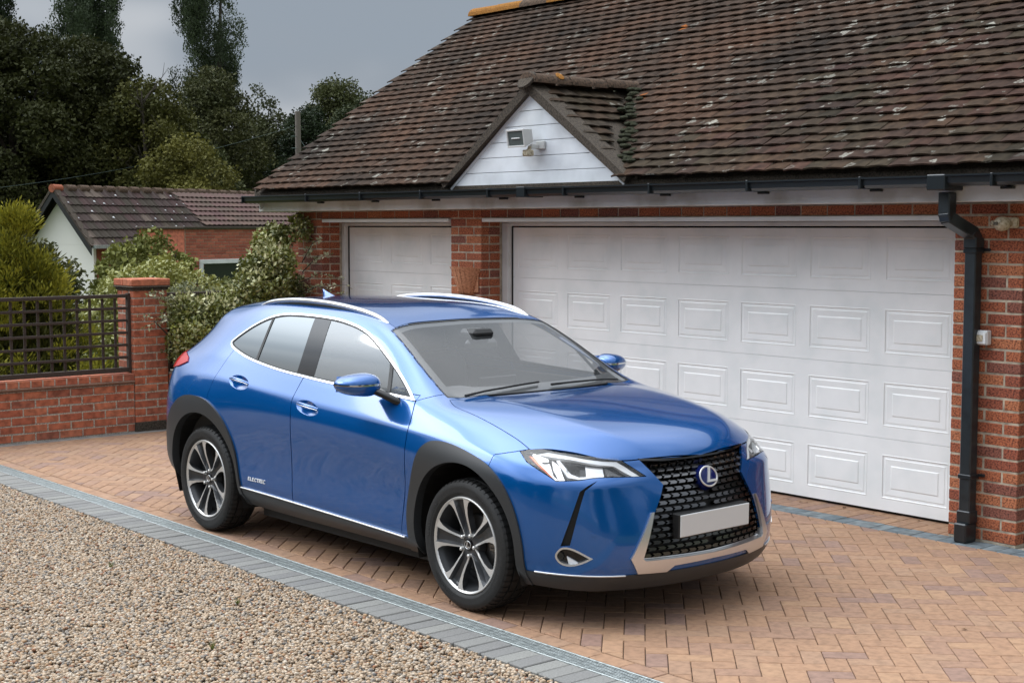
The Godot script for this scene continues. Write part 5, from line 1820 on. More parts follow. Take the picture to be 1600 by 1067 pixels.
func subdivide(V: PackedVector3Array, Q: Array, T: PackedInt32Array, sharp: Dictionary) -> Array:
	var n := V.size()
	var fp := PackedVector3Array()
	var edges := {}
	var around := []
	around.resize(n)
	for i in n: around[i] = [[], []]
	for f in Q.size():
		var q: Array = Q[f]
		fp.append((V[q[0]] + V[q[1]] + V[q[2]] + V[q[3]]) / 4.0)
		for a in 4:
			var i: int = q[a]
			var j: int = q[(a + 1) % 4]
			var k := mini(i, j) * 100000 + maxi(i, j)
			if not edges.has(k):
				edges[k] = [f, -1, 0]
				around[i][0].append(k)
				around[j][0].append(k)
			else: edges[k][1] = f
			around[i][1].append(f)
	var ne := PackedVector3Array()
	var flip := Vector3(1, 1, -1)
	for k in edges:
		var i: int = k / 100000
		var j: int = k % 100000
		var e: Array = edges[k]
		var p := (V[i] + V[j]) / 2.0
		var on_mid := absf(V[i].z) < 1e-5 and absf(V[j].z) < 1e-5
		if sharp.get(k, 0) == 0:
			if e[1] >= 0: p = (V[i] + V[j] + fp[e[0]] + fp[e[1]]) / 4.0
			elif on_mid: p = (V[i] + V[j] + fp[e[0]] + fp[e[0]] * flip) / 4.0
		e[2] = n + ne.size()
		ne.append(p)
	var out := PackedVector3Array()
	for v in n:
		var P := V[v]
		var on_mid := absf(P.z) < 1e-5
		var hard := []
		var es := []
		var fs := []
		for k in around[v][0]:
			var o: Vector3 = V[(k % 100000) if (k / 100000) == v else (k / 100000)]
			var rim: bool = edges[k][1] < 0 and not (on_mid and absf(o.z) < 1e-5)
			if sharp.get(k, 0) > 0 or rim: hard.append(o)
			es.append(o)
			if on_mid and absf(o.z) > 1e-5: es.append(o * flip)
		for f in around[v][1]:
			fs.append(fp[f])
			if on_mid: fs.append(fp[f] * flip)
		if on_mid and hard.size() == 1: P = P * 0.75 + 0.125 * (hard[0] + hard[0] * flip)
		elif not on_mid and hard.size() == 2: P = P * 0.75 + 0.125 * (hard[0] + hard[1])
		elif on_mid or hard.size() < 2:
			var N := float(es.size())
			var me := Vector3.ZERO
			for o in es: me += (P + o) / 2.0
			var mf := Vector3.ZERO
			for o in fs: mf += o
			P = (mf / fs.size() + 2.0 * me / N + (N - 3.0) * P) / N
		if on_mid: P.z = 0.0
		out.append(P)
	out.append_array(ne)
	out.append_array(fp)
	var base := n + ne.size()
	var nq := []
	var nt := PackedInt32Array()
	var ns := {}
	for f in Q.size():
		var q: Array = Q[f]
		for a in 4:
			var i: int = q[a]
			var j: int = q[(a + 1) % 4]
			var h: int = q[(a + 3) % 4]
			nq.append([i, edges[mini(i, j) * 100000 + maxi(i, j)][2], base + f, edges[mini(i, h) * 100000 + maxi(i, h)][2]])
			nt.append(T[f])
	for k in sharp:
		if sharp[k] > 1 and edges.has(k):
			for i in [k / 100000, k % 100000]:
				var m: int = edges[k][2]
				ns[mini(i, m) * 100000 + maxi(i, m)] = sharp[k] - 1
	return [out, nq, nt, ns]


enum { SIDE, PLAN, FRONT, CORNER }


func flat2(p: Vector3, view: int) -> Vector2:
	match view:
		SIDE: return Vector2(p.x, p.y)
		PLAN: return Vector2(p.x, p.z)
		FRONT: return Vector2(p.z, p.y)
	return Vector2((p.x - p.z) * 0.70711, p.y)


# a smooth line through points; a point given as [x, y] is a corner
func outline(pts: Array, steps := 5, closed := true) -> PackedVector2Array:
	var out := PackedVector2Array()
	var n := pts.size()
	var at := func(i: int) -> Vector2:
		var p: Variant = pts[posmod(i, n)] if closed else pts[clampi(i, 0, n - 1)]
		return Vector2(p[0], p[1])
	for i in (n if closed else n - 1):
		var a: Vector2 = at.call(i)
		var b: Vector2 = at.call(i + 1)
		var ha: bool = pts[i] is Array
		var hb: bool = pts[(i + 1) % n] is Array
		if ha and hb:
			out.append(a)
			continue
		var ta: Vector2 = (b - a) if ha else (b - at.call(i - 1)) / 2.0
		var tb: Vector2 = (b - a) if hb else (at.call(i + 2) - a) / 2.0
		for k in steps:
			var t := float(k) / steps
			var t2 := t * t
			var t3 := t2 * t
			out.append(a * (2 * t3 - 3 * t2 + 1) + ta * (t3 - 2 * t2 + t) + b * (-2 * t3 + 3 * t2) + tb * (t3 - t2))
	if not closed: out.append(at.call(n - 1))
	return out


func grown(poly: PackedVector2Array, by: float) -> PackedVector2Array:
	var p := poly
	if Geometry2D.is_polygon_clockwise(p): p.reverse()
	var o := Geometry2D.offset_polygon(p, by)
	return o[0] if o.size() else poly


# cuts the shell; ops are [view, polygon, keep inside?]. Gives triangles as [positions, normals] of the near half
func cut(ops: Array, which: Callable) -> Array:
	var P := PackedVector3Array()
	var N := PackedVector3Array()
	var boxes := []
	for op in ops:
		var r := Rect2(op[1][0], Vector2.ZERO)
		for p in op[1]: r = r.expand(p)
		boxes.append(r)
	for f in bq.size():
		if not which.call(bt[f]): continue
		var q: Array = bq[f]
		for half in 2:
			var ids := [q[0], q[1], q[2]] if half == 0 else [q[0], q[2], q[3]]
			var A := [bv[ids[0]], bv[ids[1]], bv[ids[2]]]
			var frags := [PackedVector3Array(A)]
			for o in ops.size():
				var op: Array = ops[o]
				var poly: PackedVector2Array = op[1]
				var t0 := flat2(A[0], op[0])
				var t1 := flat2(A[1], op[0])
				var t2 := flat2(A[2], op[0])
				var den := (t1 - t0).cross(t2 - t0)
				var tb := Rect2(t0, Vector2.ZERO).expand(t1).expand(t2)
				var state := 0
				if not tb.grow(1e-5).intersects(boxes[o], true): state = -1
				elif absf(den) < 1e-9: state = 1 if Geometry2D.is_point_in_polygon((t0 + t1 + t2) / 3.0, poly) else -1
				else:
					var crossing := false
					for i in poly.size():
						var a := poly[i]
						var b := poly[(i + 1) % poly.size()]
						if maxf(a.x, b.x) < tb.position.x or minf(a.x, b.x) > tb.end.x or maxf(a.y, b.y) < tb.position.y or minf(a.y, b.y) > tb.end.y: continue
						crossing = true
						break
					if not crossing: state = 1 if Geometry2D.is_point_in_polygon(t0, poly) else -1
				if state != 0:
					if (state > 0) != op[2]:
						frags.clear()
						break
					continue
				var next := []
				for fr in frags:
					var f2 := PackedVector2Array()
					for p in fr: f2.append(flat2(p, op[0]))
					var got := Geometry2D.intersect_polygons(f2, poly) if op[2] else Geometry2D.clip_polygons(f2, poly)
					for g in got:
						if g.size() < 3: continue
						var back := PackedVector3Array()
						for p in g:
							var l1: float = (p - t0).cross(t2 - t0) / den
							var l2: float = (t1 - t0).cross(p - t0) / den
							back.append(A[0] * (1.0 - l1 - l2) + A[1] * l1 + A[2] * l2)
						next.append(back)
				frags = next
				if frags.is_empty(): break
			if frags.is_empty(): continue
			var e1: Vector3 = A[1] - A[0]
			var e2: Vector3 = A[2] - A[0]
			var nn := e1.cross(e2)
			var d2 := nn.length_squared()
			if d2 < 1e-16: continue
			for fr in frags:
				var tris := PackedInt32Array([0, 1, 2])
				if fr.size() > 3:
					var u := e1.normalized()
					var w := nn.cross(u).normalized()
					var f2 := PackedVector2Array()
					for p in fr: f2.append(Vector2(p.dot(u), p.dot(w)))
					tris = Geometry2D.triangulate_polygon(f2)
				for i in tris:
					var p: Vector3 = fr[i]
					var l1: float = (p - A[0]).cross(e2).dot(nn) / d2
					var l2: float = e1.cross(p - A[0]).dot(nn) / d2
					P.append(p)
					N.append((bn[ids[0]] * (1.0 - l1 - l2) + bn[ids[1]] * l1 + bn[ids[2]] * l2).normalized())
	return [P, N]


# a cut piece as a mesh: moved out by off along its normals, edges turned in by skirt. sides: +1 near, -1 far, 0 both
func sheet(piece: Array, sides := 1, off := 0.0, skirt := 0.012) -> ArrayMesh:
	var m := Mb.new()
	var P: PackedVector3Array = piece[0]
	var N: PackedVector3Array = piece[1]
	var shown := []
	if sides >= 0: shown.append(1.0)
	if sides <= 0: shown.append(-1.0)
	var ids := {}
	var edges := {}
	for s: float in shown:
		var flip := Vector3(1, 1, s)
		for i in range(0, P.size(), 3):
			var k := []
			for j in 3:
				var p := P[i + j] * flip
				var key := Vector3i((p * 4000.0).round())
				if not ids.has(key): ids[key] = ids.size()
				k.append(ids[key])
			if k[0] == k[1] or k[1] == k[2] or k[0] == k[2]: continue
			var n0 := N[i] * flip
			var n1 := N[i + 1] * flip
			var n2 := N[i + 2] * flip
			m.tri(P[i] * flip + n0 * off, P[i + 1] * flip + n1 * off, P[i + 2] * flip + n2 * off, n0, n1, n2)
			for j in 3:
				var l := (j + 1) % 3
				var e: int = mini(k[j], k[l]) * 1000000 + maxi(k[j], k[l])
				if edges.has(e): edges[e] = null
				else: edges[e] = [P[i + j] * flip, P[i + l] * flip, N[i + j] * flip, N[i + l] * flip, P[i + (j + 2) % 3] * flip]
	if skirt > 0.0:
		for e in edges:
			var d: Variant = edges[e]
			if d == null: continue
			var a: Vector3 = d[0] + d[2] * off
			var b: Vector3 = d[1] + d[3] * off
			m.quad(a, b, b - d[3] * skirt, a - d[2] * skirt, (d[0] + d[1]) / 2.0 - d[4])
	return m.done()


# where a ray meets the shell
func on_shell(from: Vector3, dir: Vector3, which: Callable) -> Array:
	var best := 1e9
	var hit := []
	for f in bq.size():
		if not which.call(bt[f]): continue
		var q: Array = bq[f]
		for half in 2:
			var a := bv[q[0]]
			var b := bv[q[1 + half]]
			var c := bv[q[2 + half]]
			var r: Variant = Geometry3D.ray_intersects_triangle(from, dir, a, b, c)
			if r == null: continue
			var d := from.distance_to(r)
			if d < best:
				best = d
				hit = [r, (bn[q[0]] + bn[q[1 + half]] + bn[q[2 + half]]).normalized()]
	return hit


func build_car() -> void:
	build_shell()
	var car := thing("car", "blue compact crossover car parked on the paved drive", "car", Vector3(-0.1395, 0, 2.9316), "", 0.018)
	var any := func(_t: int) -> bool: return true
	var belt_f := func(t: int) -> bool: return t < 1000
	var flank := func(t: int) -> bool: return (t < 1000 and t / 10 >= 4 and t / 10 <= 13) or (t >= 1000 and t % 10 == 0)
	var fore := func(t: int) -> bool: return t < 1000 and t / 10 >= 10
	var upper := func(t: int) -> bool: return t >= 1000 or t % 10 == 5
	var V := func(x: float, y: float) -> Vector2: return Vector2(x, y)
	# outlines
	var dlo := outline([[0.816, 1.031], Vector2(0.484, 1.213), Vector2(0.177, 1.354), Vector2(-0.087, 1.409), Vector2(-0.346, 1.426), Vector2(-0.615, 1.428), Vector2(-0.785, 1.420), Vector2(-0.932, 1.392), Vector2(-1.065, 1.339), Vector2(-1.168, 1.276), [-1.228, 1.226], Vector2(-1.195, 1.200), Vector2(-1.113, 1.176), Vector2(-0.906, 1.135), Vector2(-0.602, 1.100), Vector2(-0.319, 1.080), Vector2(0.112, 1.058), Vector2(0.586, 1.043)], 4)
	var arch_f := outline([[0.765, 0.20], [0.842, 0.30], Vector2(0.850, 0.481), Vector2(0.918, 0.655), Vector2(0.985, 0.785), Vector2(1.038, 0.835), Vector2(1.10, 0.856), Vector2(1.21, 0.857), Vector2(1.352, 0.833), Vector2(1.514, 0.786), Vector2(1.623, 0.716), Vector2(1.691, 0.622), Vector2(1.733, 0.514), Vector2(1.755, 0.398), [1.755, 0.285], [1.76, 0.10], [0.765, 0.10]], 4)
	var arch_r := outline([[-1.90, 0.10], [-1.86, 0.42], Vector2(-1.775, 0.66), Vector2(-1.70, 0.755), Vector2(-1.646, 0.80), Vector2(-1.565, 0.850), Vector2(-1.441, 0.878), Vector2(-1.254, 0.869), Vector2(-1.105, 0.81), Vector2(-1.002, 0.721), Vector2(-0.929, 0.592), Vector2(-0.898, 0.428), [-0.887, 0.30], [-0.80, 0.10]], 4)
	var well_f := PackedVector2Array()
	var well_r := PackedVector2Array()
	for k in 40:
		var a := PI * k / 39.0
		well_f.append(Vector2(1.31 + cos(a) * 0.402, 0.368 + sin(a) * 0.402))
		well_r.append(Vector2(-1.32 + cos(a) * 0.402, 0.368 + sin(a) * 0.408))
	well_f.append_array(PackedVector2Array([Vector2(0.915, 0.1), Vector2(1.705, 0.1)]))
	well_r.append_array(PackedVector2Array([Vector2(-1.715, 0.1), Vector2(-0.925, 0.1)]))
	var hood := outline([[1.052, -0.2], [1.050, 0.12], Vector2(1.040, 0.46), [0.982, 0.705], Vector2(1.082, 0.742), Vector2(1.221, 0.748), Vector2(1.361, 0.752), Vector2(1.494, 0.755), Vector2(1.60, 0.757), [1.688, 0.763], Vector2(1.762, 0.711), Vector2(1.833, 0.668), Vector2(1.929, 0.606), Vector2(1.985, 0.556), [2.032, 0.485], Vector2(2.066, 0.401), Vector2(2.105, 0.26), Vector2(2.128, 0.119), [2.136, 0.0], [2.136, -0.2]], 4)
	var screen := outline([[1.02, -0.2], Vector2(1.018, 0.1), Vector2(1.005, 0.30), Vector2(0.985, 0.48), [0.945, 0.682], [0.63, 0.640], [0.312, 0.583], Vector2(0.262, 0.42), Vector2(0.232, 0.2), [0.222, 0.0], [0.222, -0.2]], 4)
	var roofline := outline([[0.288, 0.545], Vector2(0.238, 0.40), Vector2(0.212, 0.2), [0.204, 0.0], [0.204, -0.2], [-1.80, -0.2], [-1.80, 0.0], Vector2(-1.77, 0.22), [-1.70, 0.44], Vector2(-1.2, 0.475), Vector2(-0.7, 0.495), Vector2(-0.2, 0.515)], 4)
	var door_f := outline([[-0.250, 1.11], [0.815, 1.06], [0.815, 1.031], Vector2(0.850, 0.942), Vector2(0.862, 0.856), Vector2(0.860, 0.77), Vector2(0.836, 0.60), Vector2(0.800, 0.45), [0.765, 0.301], [-0.314, 0.328], Vector2(-0.300, 0.50), Vector2(-0.285, 0.652), Vector2(-0.270, 0.78), Vector2(-0.265, 0.854), Vector2(-0.276, 0.955)], 4)
	var door_r := outline([[-0.255, 1.11], [-0.279, 0.955], Vector2(-0.269, 0.854), Vector2(-0.274, 0.78), Vector2(-0.289, 0.652), Vector2(-0.304, 0.50), [-0.318, 0.328], [-0.80, 0.340], [-0.80, 0.10], [-1.30, 0.5], [-1.25, 0.80], Vector2(-1.222, 0.90), Vector2(-1.20, 1.0), Vector2(-1.165, 1.12), [-1.135, 1.20], [-0.9, 1.16]], 4)
	var fender := outline([[0.765, 0.301], Vector2(0.803, 0.45), Vector2(0.839, 0.60), Vector2(0.863, 0.77), Vector2(0.865, 0.856), Vector2(0.853, 0.942), [0.818, 1.033], [0.975, 1.09], [1.75, 1.09], [1.688, 0.868], Vector2(1.62, 0.852), [1.535, 0.834], [1.50, 0.60], [1.31, 0.10], [0.765, 0.10]], 4)
	var lamp := outline([[0.604, 0.857], [0.640, 0.815], [0.790, 0.737], Vector2(0.90, 0.742), Vector2(1.0, 0.752), [1.226, 0.745], [1.085, 0.835], Vector2(1.020, 0.838), Vector2(0.925, 0.848), Vector2(0.82, 0.864), Vector2(0.743, 0.872), [0.655, 0.867]], 4)
	var grille := PackedVector2Array([Vector2(-0.1, 0.818), Vector2(0.12, 0.8175), Vector2(0.26, 0.822), Vector2(0.392, 0.829), Vector2(0.345, 0.765), Vector2(0.295, 0.698), Vector2(0.325, 0.640), Vector2(0.375, 0.56), Vector2(0.452, 0.352), Vector2(0.44, 0.336), Vector2(-0.1, 0.327)])
	var chrome_l := PackedVector2Array([Vector2(0.378, 0.572), Vector2(0.392, 0.572), Vector2(0.512, 0.356), Vector2(0.470, 0.282), Vector2(0.310, 0.276), Vector2(0.268, 0.303), Vector2(-0.1, 0.308), Vector2(-0.1, 0.333), Vector2(0.437, 0.342), Vector2(0.450, 0.354)])
	var vent := outline([[0.992, 0.740], [0.945, 0.718], [0.905, 0.690], Vector2(0.878, 0.61), [0.812, 0.424], [0.858, 0.428], Vector2(0.905, 0.61), [0.930, 0.694]], 3)
	var fog := outline([Vector2(0.786, 0.372), Vector2(0.800, 0.404), Vector2(0.828, 0.420), Vector2(0.880, 0.412), [0.970, 0.366], Vector2(0.92, 0.341), Vector2(0.86, 0.326), Vector2(0.81, 0.338)], 3)
	var tail := PackedVector2Array([Vector2(-2.3, 1.115), Vector2(-1.80, 1.118), Vector2(-1.70, 1.10), Vector2(-1.655, 1.070), Vector2(-1.76, 1.035), Vector2(-2.0, 1.0), Vector2(-2.3, 0.985)])
	var gap := 0.0018
	var cladding_line := PackedVector2Array([Vector2(-2.6, 0.43), Vector2(-1.8, 0.43), Vector2(-1.6, 0.345), Vector2(-0.887, 0.342), Vector2(0.786, 0.300), Vector2(1.755, 0.286), Vector2(2.6, 0.262), Vector2(2.6, 0.0), Vector2(-2.6, 0.0)])
	var sides := [1, -1]
	var handle_hole := {}
	for e in [["f", -0.105, 0.916], ["r", -0.905, 0.999]]:
		var h := PackedVector2Array()
		for k in 22:
			var a := TAU * k / 22.0
			h.append(Vector2(e[1] + cos(a) * 0.118, e[2] + sin(a) * 0.040 - cos(a) * 0.012))
		handle_hole[e[0]] = h
	# painted panels
	var p_hood := cut([[PLAN, grown(hood, -gap), true]], func(t: int) -> bool: return (t >= 1000 and (t - 1000) / 10 >= 9) or (t < 1000 and t / 10 >= 9 and t % 10 >= 4))
	part("bonnet", sheet(p_hood, 0), M.car_blue, car)
	var p_roof := cut([[PLAN, grown(roofline, -gap), true]], func(t: int) -> bool: return t >= 1000 and t % 10 >= 1)
	part("roof", sheet(p_roof, 0), M.car_blue, car)
	part("headliner", sheet(cut([[PLAN, grown(roofline, -0.01), true]], func(t: int) -> bool: return t >= 1000 and t % 10 >= 1), 0, -0.035, 0.0), M.headlining, car)
	var p_fender := cut([[SIDE, grown(fender, -gap), true], [SIDE, arch_f, false], [PLAN, grown(hood, gap), false], [PLAN, grown(screen, 0.012), false], [SIDE, grown(dlo, gap), false], [SIDE, cladding_line, false], [CORNER, grown(lamp, gap), false]], func(t: int) -> bool: return (t < 1000 and t / 10 >= 9) or (t >= 1000 and t % 10 <= 1 and (t - 1000) / 10 >= 9))
	var p_front := cut([[SIDE, grown(fender, gap), false], [SIDE, arch_f, false], [PLAN, grown(hood, gap), false], [CORNER, grown(lamp, gap), false], [FRONT, grille, false], [CORNER, vent, false], [CORNER, fog, false], [SIDE, cladding_line, false]], func(t: int) -> bool: return t < 1000 and t / 10 >= 11)
	part("front_bumper", sheet(p_front, 0), M.car_blue, car)
	var p_doorf := cut([[SIDE, grown(door_f, -gap), true], [SIDE, grown(dlo, 0.001), false], [SIDE, arch_f, false], [SIDE, cladding_line, false], [SIDE, handle_hole.f, false]], func(t: int) -> bool: return t < 1000 or t % 10 == 0)
	var p_doorr := cut([[SIDE, grown(door_r, -gap), true], [SIDE, grown(dlo, 0.001), false], [SIDE, arch_r, false], [SIDE, cladding_line, false], [SIDE, handle_hole.r, false]], func(t: int) -> bool: return t < 1000 or t % 10 == 0)
	var p_side := cut([[SIDE, grown(door_f, gap), false], [SIDE, grown(door_r, gap), false], [SIDE, grown(fender, gap), false], [SIDE, dlo, false], [SIDE, arch_r, false], [PLAN, grown(roofline, gap), false], [PLAN, grown(screen, 0.002), false], [SIDE, tail, false], [SIDE, cladding_line, false], [SIDE, PackedVector2Array([Vector2(-1.83, 1.7), Vector2(1.02, 1.7), Vector2(1.02, 1.01), Vector2(-0.6, 1.01), Vector2(-0.88, 0.3), Vector2(-1.83, 0.3)]), true]], func(t: int) -> bool: return (t < 1000 and t / 10 >= 3 and t / 10 <= 11) or (t >= 1000 and t % 10 <= 1))
	var p_tail := cut([[SIDE, PackedVector2Array([Vector2(-1.834, 1.7), Vector2(-1.834, 0.2), Vector2(-2.4, 0.2), Vector2(-2.4, 1.7)]), true], [SIDE, tail, false], [SIDE, cladding_line, false], [PLAN, grown(roofline, gap), false]], func(t: int) -> bool: return (t < 1000 and t / 10 <= 5) or (t >= 1000 and (t - 1000) / 10 <= 5))
	part("tailgate", sheet(p_tail, 0), M.car_blue, car)
	var hatch := cut([[SIDE, PackedVector2Array([Vector2(-1.55, 1.7), Vector2(-1.55, 1.0), Vector2(-1.834, 1.0), Vector2(-1.834, 1.7)]), true], [PLAN, grown(roofline, gap), false], [SIDE, tail, false]], func(t: int) -> bool: return t >= 1000 and t % 10 >= 2 and (t - 1000) / 10 <= 5)
	part("rear_window", sheet(hatch, 0), M.car_gloss_black, car)
	# lower cladding: sill, front lip, rear apron
	var low := cut([[SIDE, cladding_line, true], [SIDE, well_f, false], [SIDE, well_r, false]], belt_f)
	part("lower_cladding", sheet(low, 0, 0.006, 0.03), M.car_cladding, car)
	var p_archf := cut([[SIDE, arch_f, true], [SIDE, well_f, false]], belt_f)
	var p_archr := cut([[SIDE, arch_r, true], [SIDE, well_r, false]], belt_f)
	# windows
	var inner := grown(dlo, -0.017)
	var bp0 := PackedVector2Array([Vector2(-0.445, 1.5), Vector2(-0.270, 1.5), Vector2(-0.14, 1.0), Vector2(-0.322, 1.0)])
	var qd := PackedVector2Array([Vector2(-0.916, 1.5), Vector2(-0.895, 1.5), Vector2(-0.79, 1.0), Vector2(-0.815, 1.0)])
	var fd := PackedVector2Array([Vector2(0.40, 1.3), Vector2(0.425, 1.3), Vector2(0.625, 1.0), Vector2(0.598, 1.0)])
	var front_part := PackedVector2Array([Vector2(-0.27, 1.5), Vector2(0.40, 1.5), Vector2(0.40, 1.3), Vector2(0.598, 1.0), Vector2(-0.14, 1.0)])
	var rear_part := PackedVector2Array([Vector2(-0.895, 1.5), Vector2(-0.445, 1.5), Vector2(-0.322, 1.0), Vector2(-0.79, 1.0)])
	var quarter := PackedVector2Array([Vector2(-1.4, 1.5), Vector2(-0.916, 1.5), Vector2(-0.815, 1.0), Vector2(-1.4, 1.0)])
	var front_quarter := PackedVector2Array([Vector2(0.425, 1.3), Vector2(0.9, 1.3), Vector2(0.9, 1.0), Vector2(0.625, 1.0)])
	var glassy := func(t: int) -> bool: return (t >= 1000 and t % 10 <= 1) or (t < 1000 and t % 10 == 5)
	var p_chrome := cut([[SIDE, dlo, true], [SIDE, grown(dlo, -0.010), false]], glassy)
	var p_gasket := cut([[SIDE, grown(dlo, -0.010), true], [SIDE, inner, false]], glassy)
	var p_bp := cut([[SIDE, inner, true], [SIDE, bp0, true]], glassy)
	var p_qd := cut([[SIDE, inner, true], [SIDE, qd, true]], glassy)
	var p_fd := cut([[SIDE, inner, true], [SIDE, fd, true]], glassy)
	var p_gf := cut([[SIDE, inner, true], [SIDE, front_part, true]], glassy)
	var p_gr := cut([[SIDE, inner, true], [SIDE, rear_part, true]], glassy)
	var p_gq := cut([[SIDE, inner, true], [SIDE, quarter, true]], glassy)
	var p_gfq := cut([[SIDE, inner, true], [SIDE, front_quarter, true]], glassy)
	var p_lamp := cut([[CORNER, grown(lamp, -0.001), true]], fore)
	var p_lampwall := cut([[CORNER, grown(lamp, -0.001), true]], fore)
	var p_vent := cut([[CORNER, vent, true]], fore)
	var p_fog := cut([[CORNER, fog, true]], fore)
	var p_fogrim := cut([[CORNER, fog, true], [CORNER, grown(fog, -0.009), false]], fore)
	var p_tl := cut([[SIDE, grown(tail, -0.002), true]], func(t: int) -> bool: return (t < 1000 and t / 10 <= 6) or (t >= 1000 and (t - 1000) / 10 <= 5))
	# drop glass is rounder than the body side: its tilt grows from belt to roof
	for piece in [p_gf, p_gr, p_gq, p_gfq, p_bp]:
		for i in piece[0].size():
			var tilt := deg_to_rad(lerpf(17.0, 31.0, clampf((piece[0][i].y - 1.07) / 0.35, -0.2, 1.2)))
			piece[1][i] = Vector3(0.02 - 0.02 * piece[0][i].x, sin(tilt), cos(tilt)).normalized()
	for s in sides:
		part("front_wing", sheet(p_fender, s), M.car_blue, car)
		var df := part("door", sheet(p_doorf, s), M.car_blue, car)
		var dr := part("door", sheet(p_doorr, s), M.car_blue, car)
		part("body_side", sheet(p_side, s), M.car_blue, car)
		part("wheel_arch_trim", sheet(p_archf, s, 0.012, 0.05), M.car_cladding, car)
		part("wheel_arch_trim", sheet(p_archr, s, 0.012, 0.05), M.car_cladding, car)
		var wf := part("window", sheet(p_gf, s, -0.002, 0.0), M.glass_side, car)
		part("window", sheet(p_gr, s, -0.002, 0.0), M.glass_dark, car)
		part("window", sheet(p_gq, s, -0.002, 0.0), M.glass_dark, car)
		part("window", sheet(p_gfq, s, -0.002, 0.0), M.glass_side, car)
		part("window_surround", sheet(p_chrome, s, 0.006, 0.012), M.chrome, car)
		part("window_seal", sheet(p_gasket, s, 0.001, 0.006), M.car_black, car)
		part("door_pillar", sheet(p_bp, s, 0.0, 0.01), M.car_gloss_black, car)
		part("window_bar", sheet(p_qd, s, 0.002, 0.008), M.car_black, car)
		part("window_bar", sheet(p_fd, s, 0.002, 0.008), M.car_black, car)
		part("tail_light", sheet(p_tl, s, 0.008, 0.02), M.tail_red, car)
		door_handle(df, handle_hole.f, s)
		door_handle(dr, handle_hole.r, s)
		build_headlight(car, p_lamp, s)
		part("air_slot", sheet(p_vent, s, -0.022, 0.0), M.car_black, car)
		part("air_slot_edge", sheet(p_vent, s, -0.002, 0.02).duplicate() if false else slot_edge(p_vent, s), M.car_gloss_black, car)
		var fg := part("fog_light", sheet(p_fog, s, -0.02, 0.0), M.car_gloss_black, car)
		part("rim", sheet(p_fogrim, s, 0.003, 0.024), M.satin_silver, fg)
		fog_bits(fg, s)
		sill_strip(car, s)
		roof_rail(car, s)
		mirror(car, s)
	build_front(car, grille, chrome_l)
	build_screen(car, screen)
	build_wheels(car)
	build_inside(car, well_f, well_r)


func slot_edge(piece: Array, s: int) -> ArrayMesh:
	# only the turned-in rim of a recess
	var m := sheet(piece, s, 0.0, 0.022)
	var bare := sheet(piece, s, 0.0, 0.0)
	var a := m.surface_get_arrays(0)
	var skip: int = bare.surface_get_arrays(0)[Mesh.ARRAY_VERTEX].size()
	var b := Mb.new()
	b.v = (a[Mesh.ARRAY_VERTEX] as PackedVector3Array).slice(skip)
	b.n = (a[Mesh.ARRAY_NORMAL] as PackedVector3Array).slice(skip)
	return b.done()


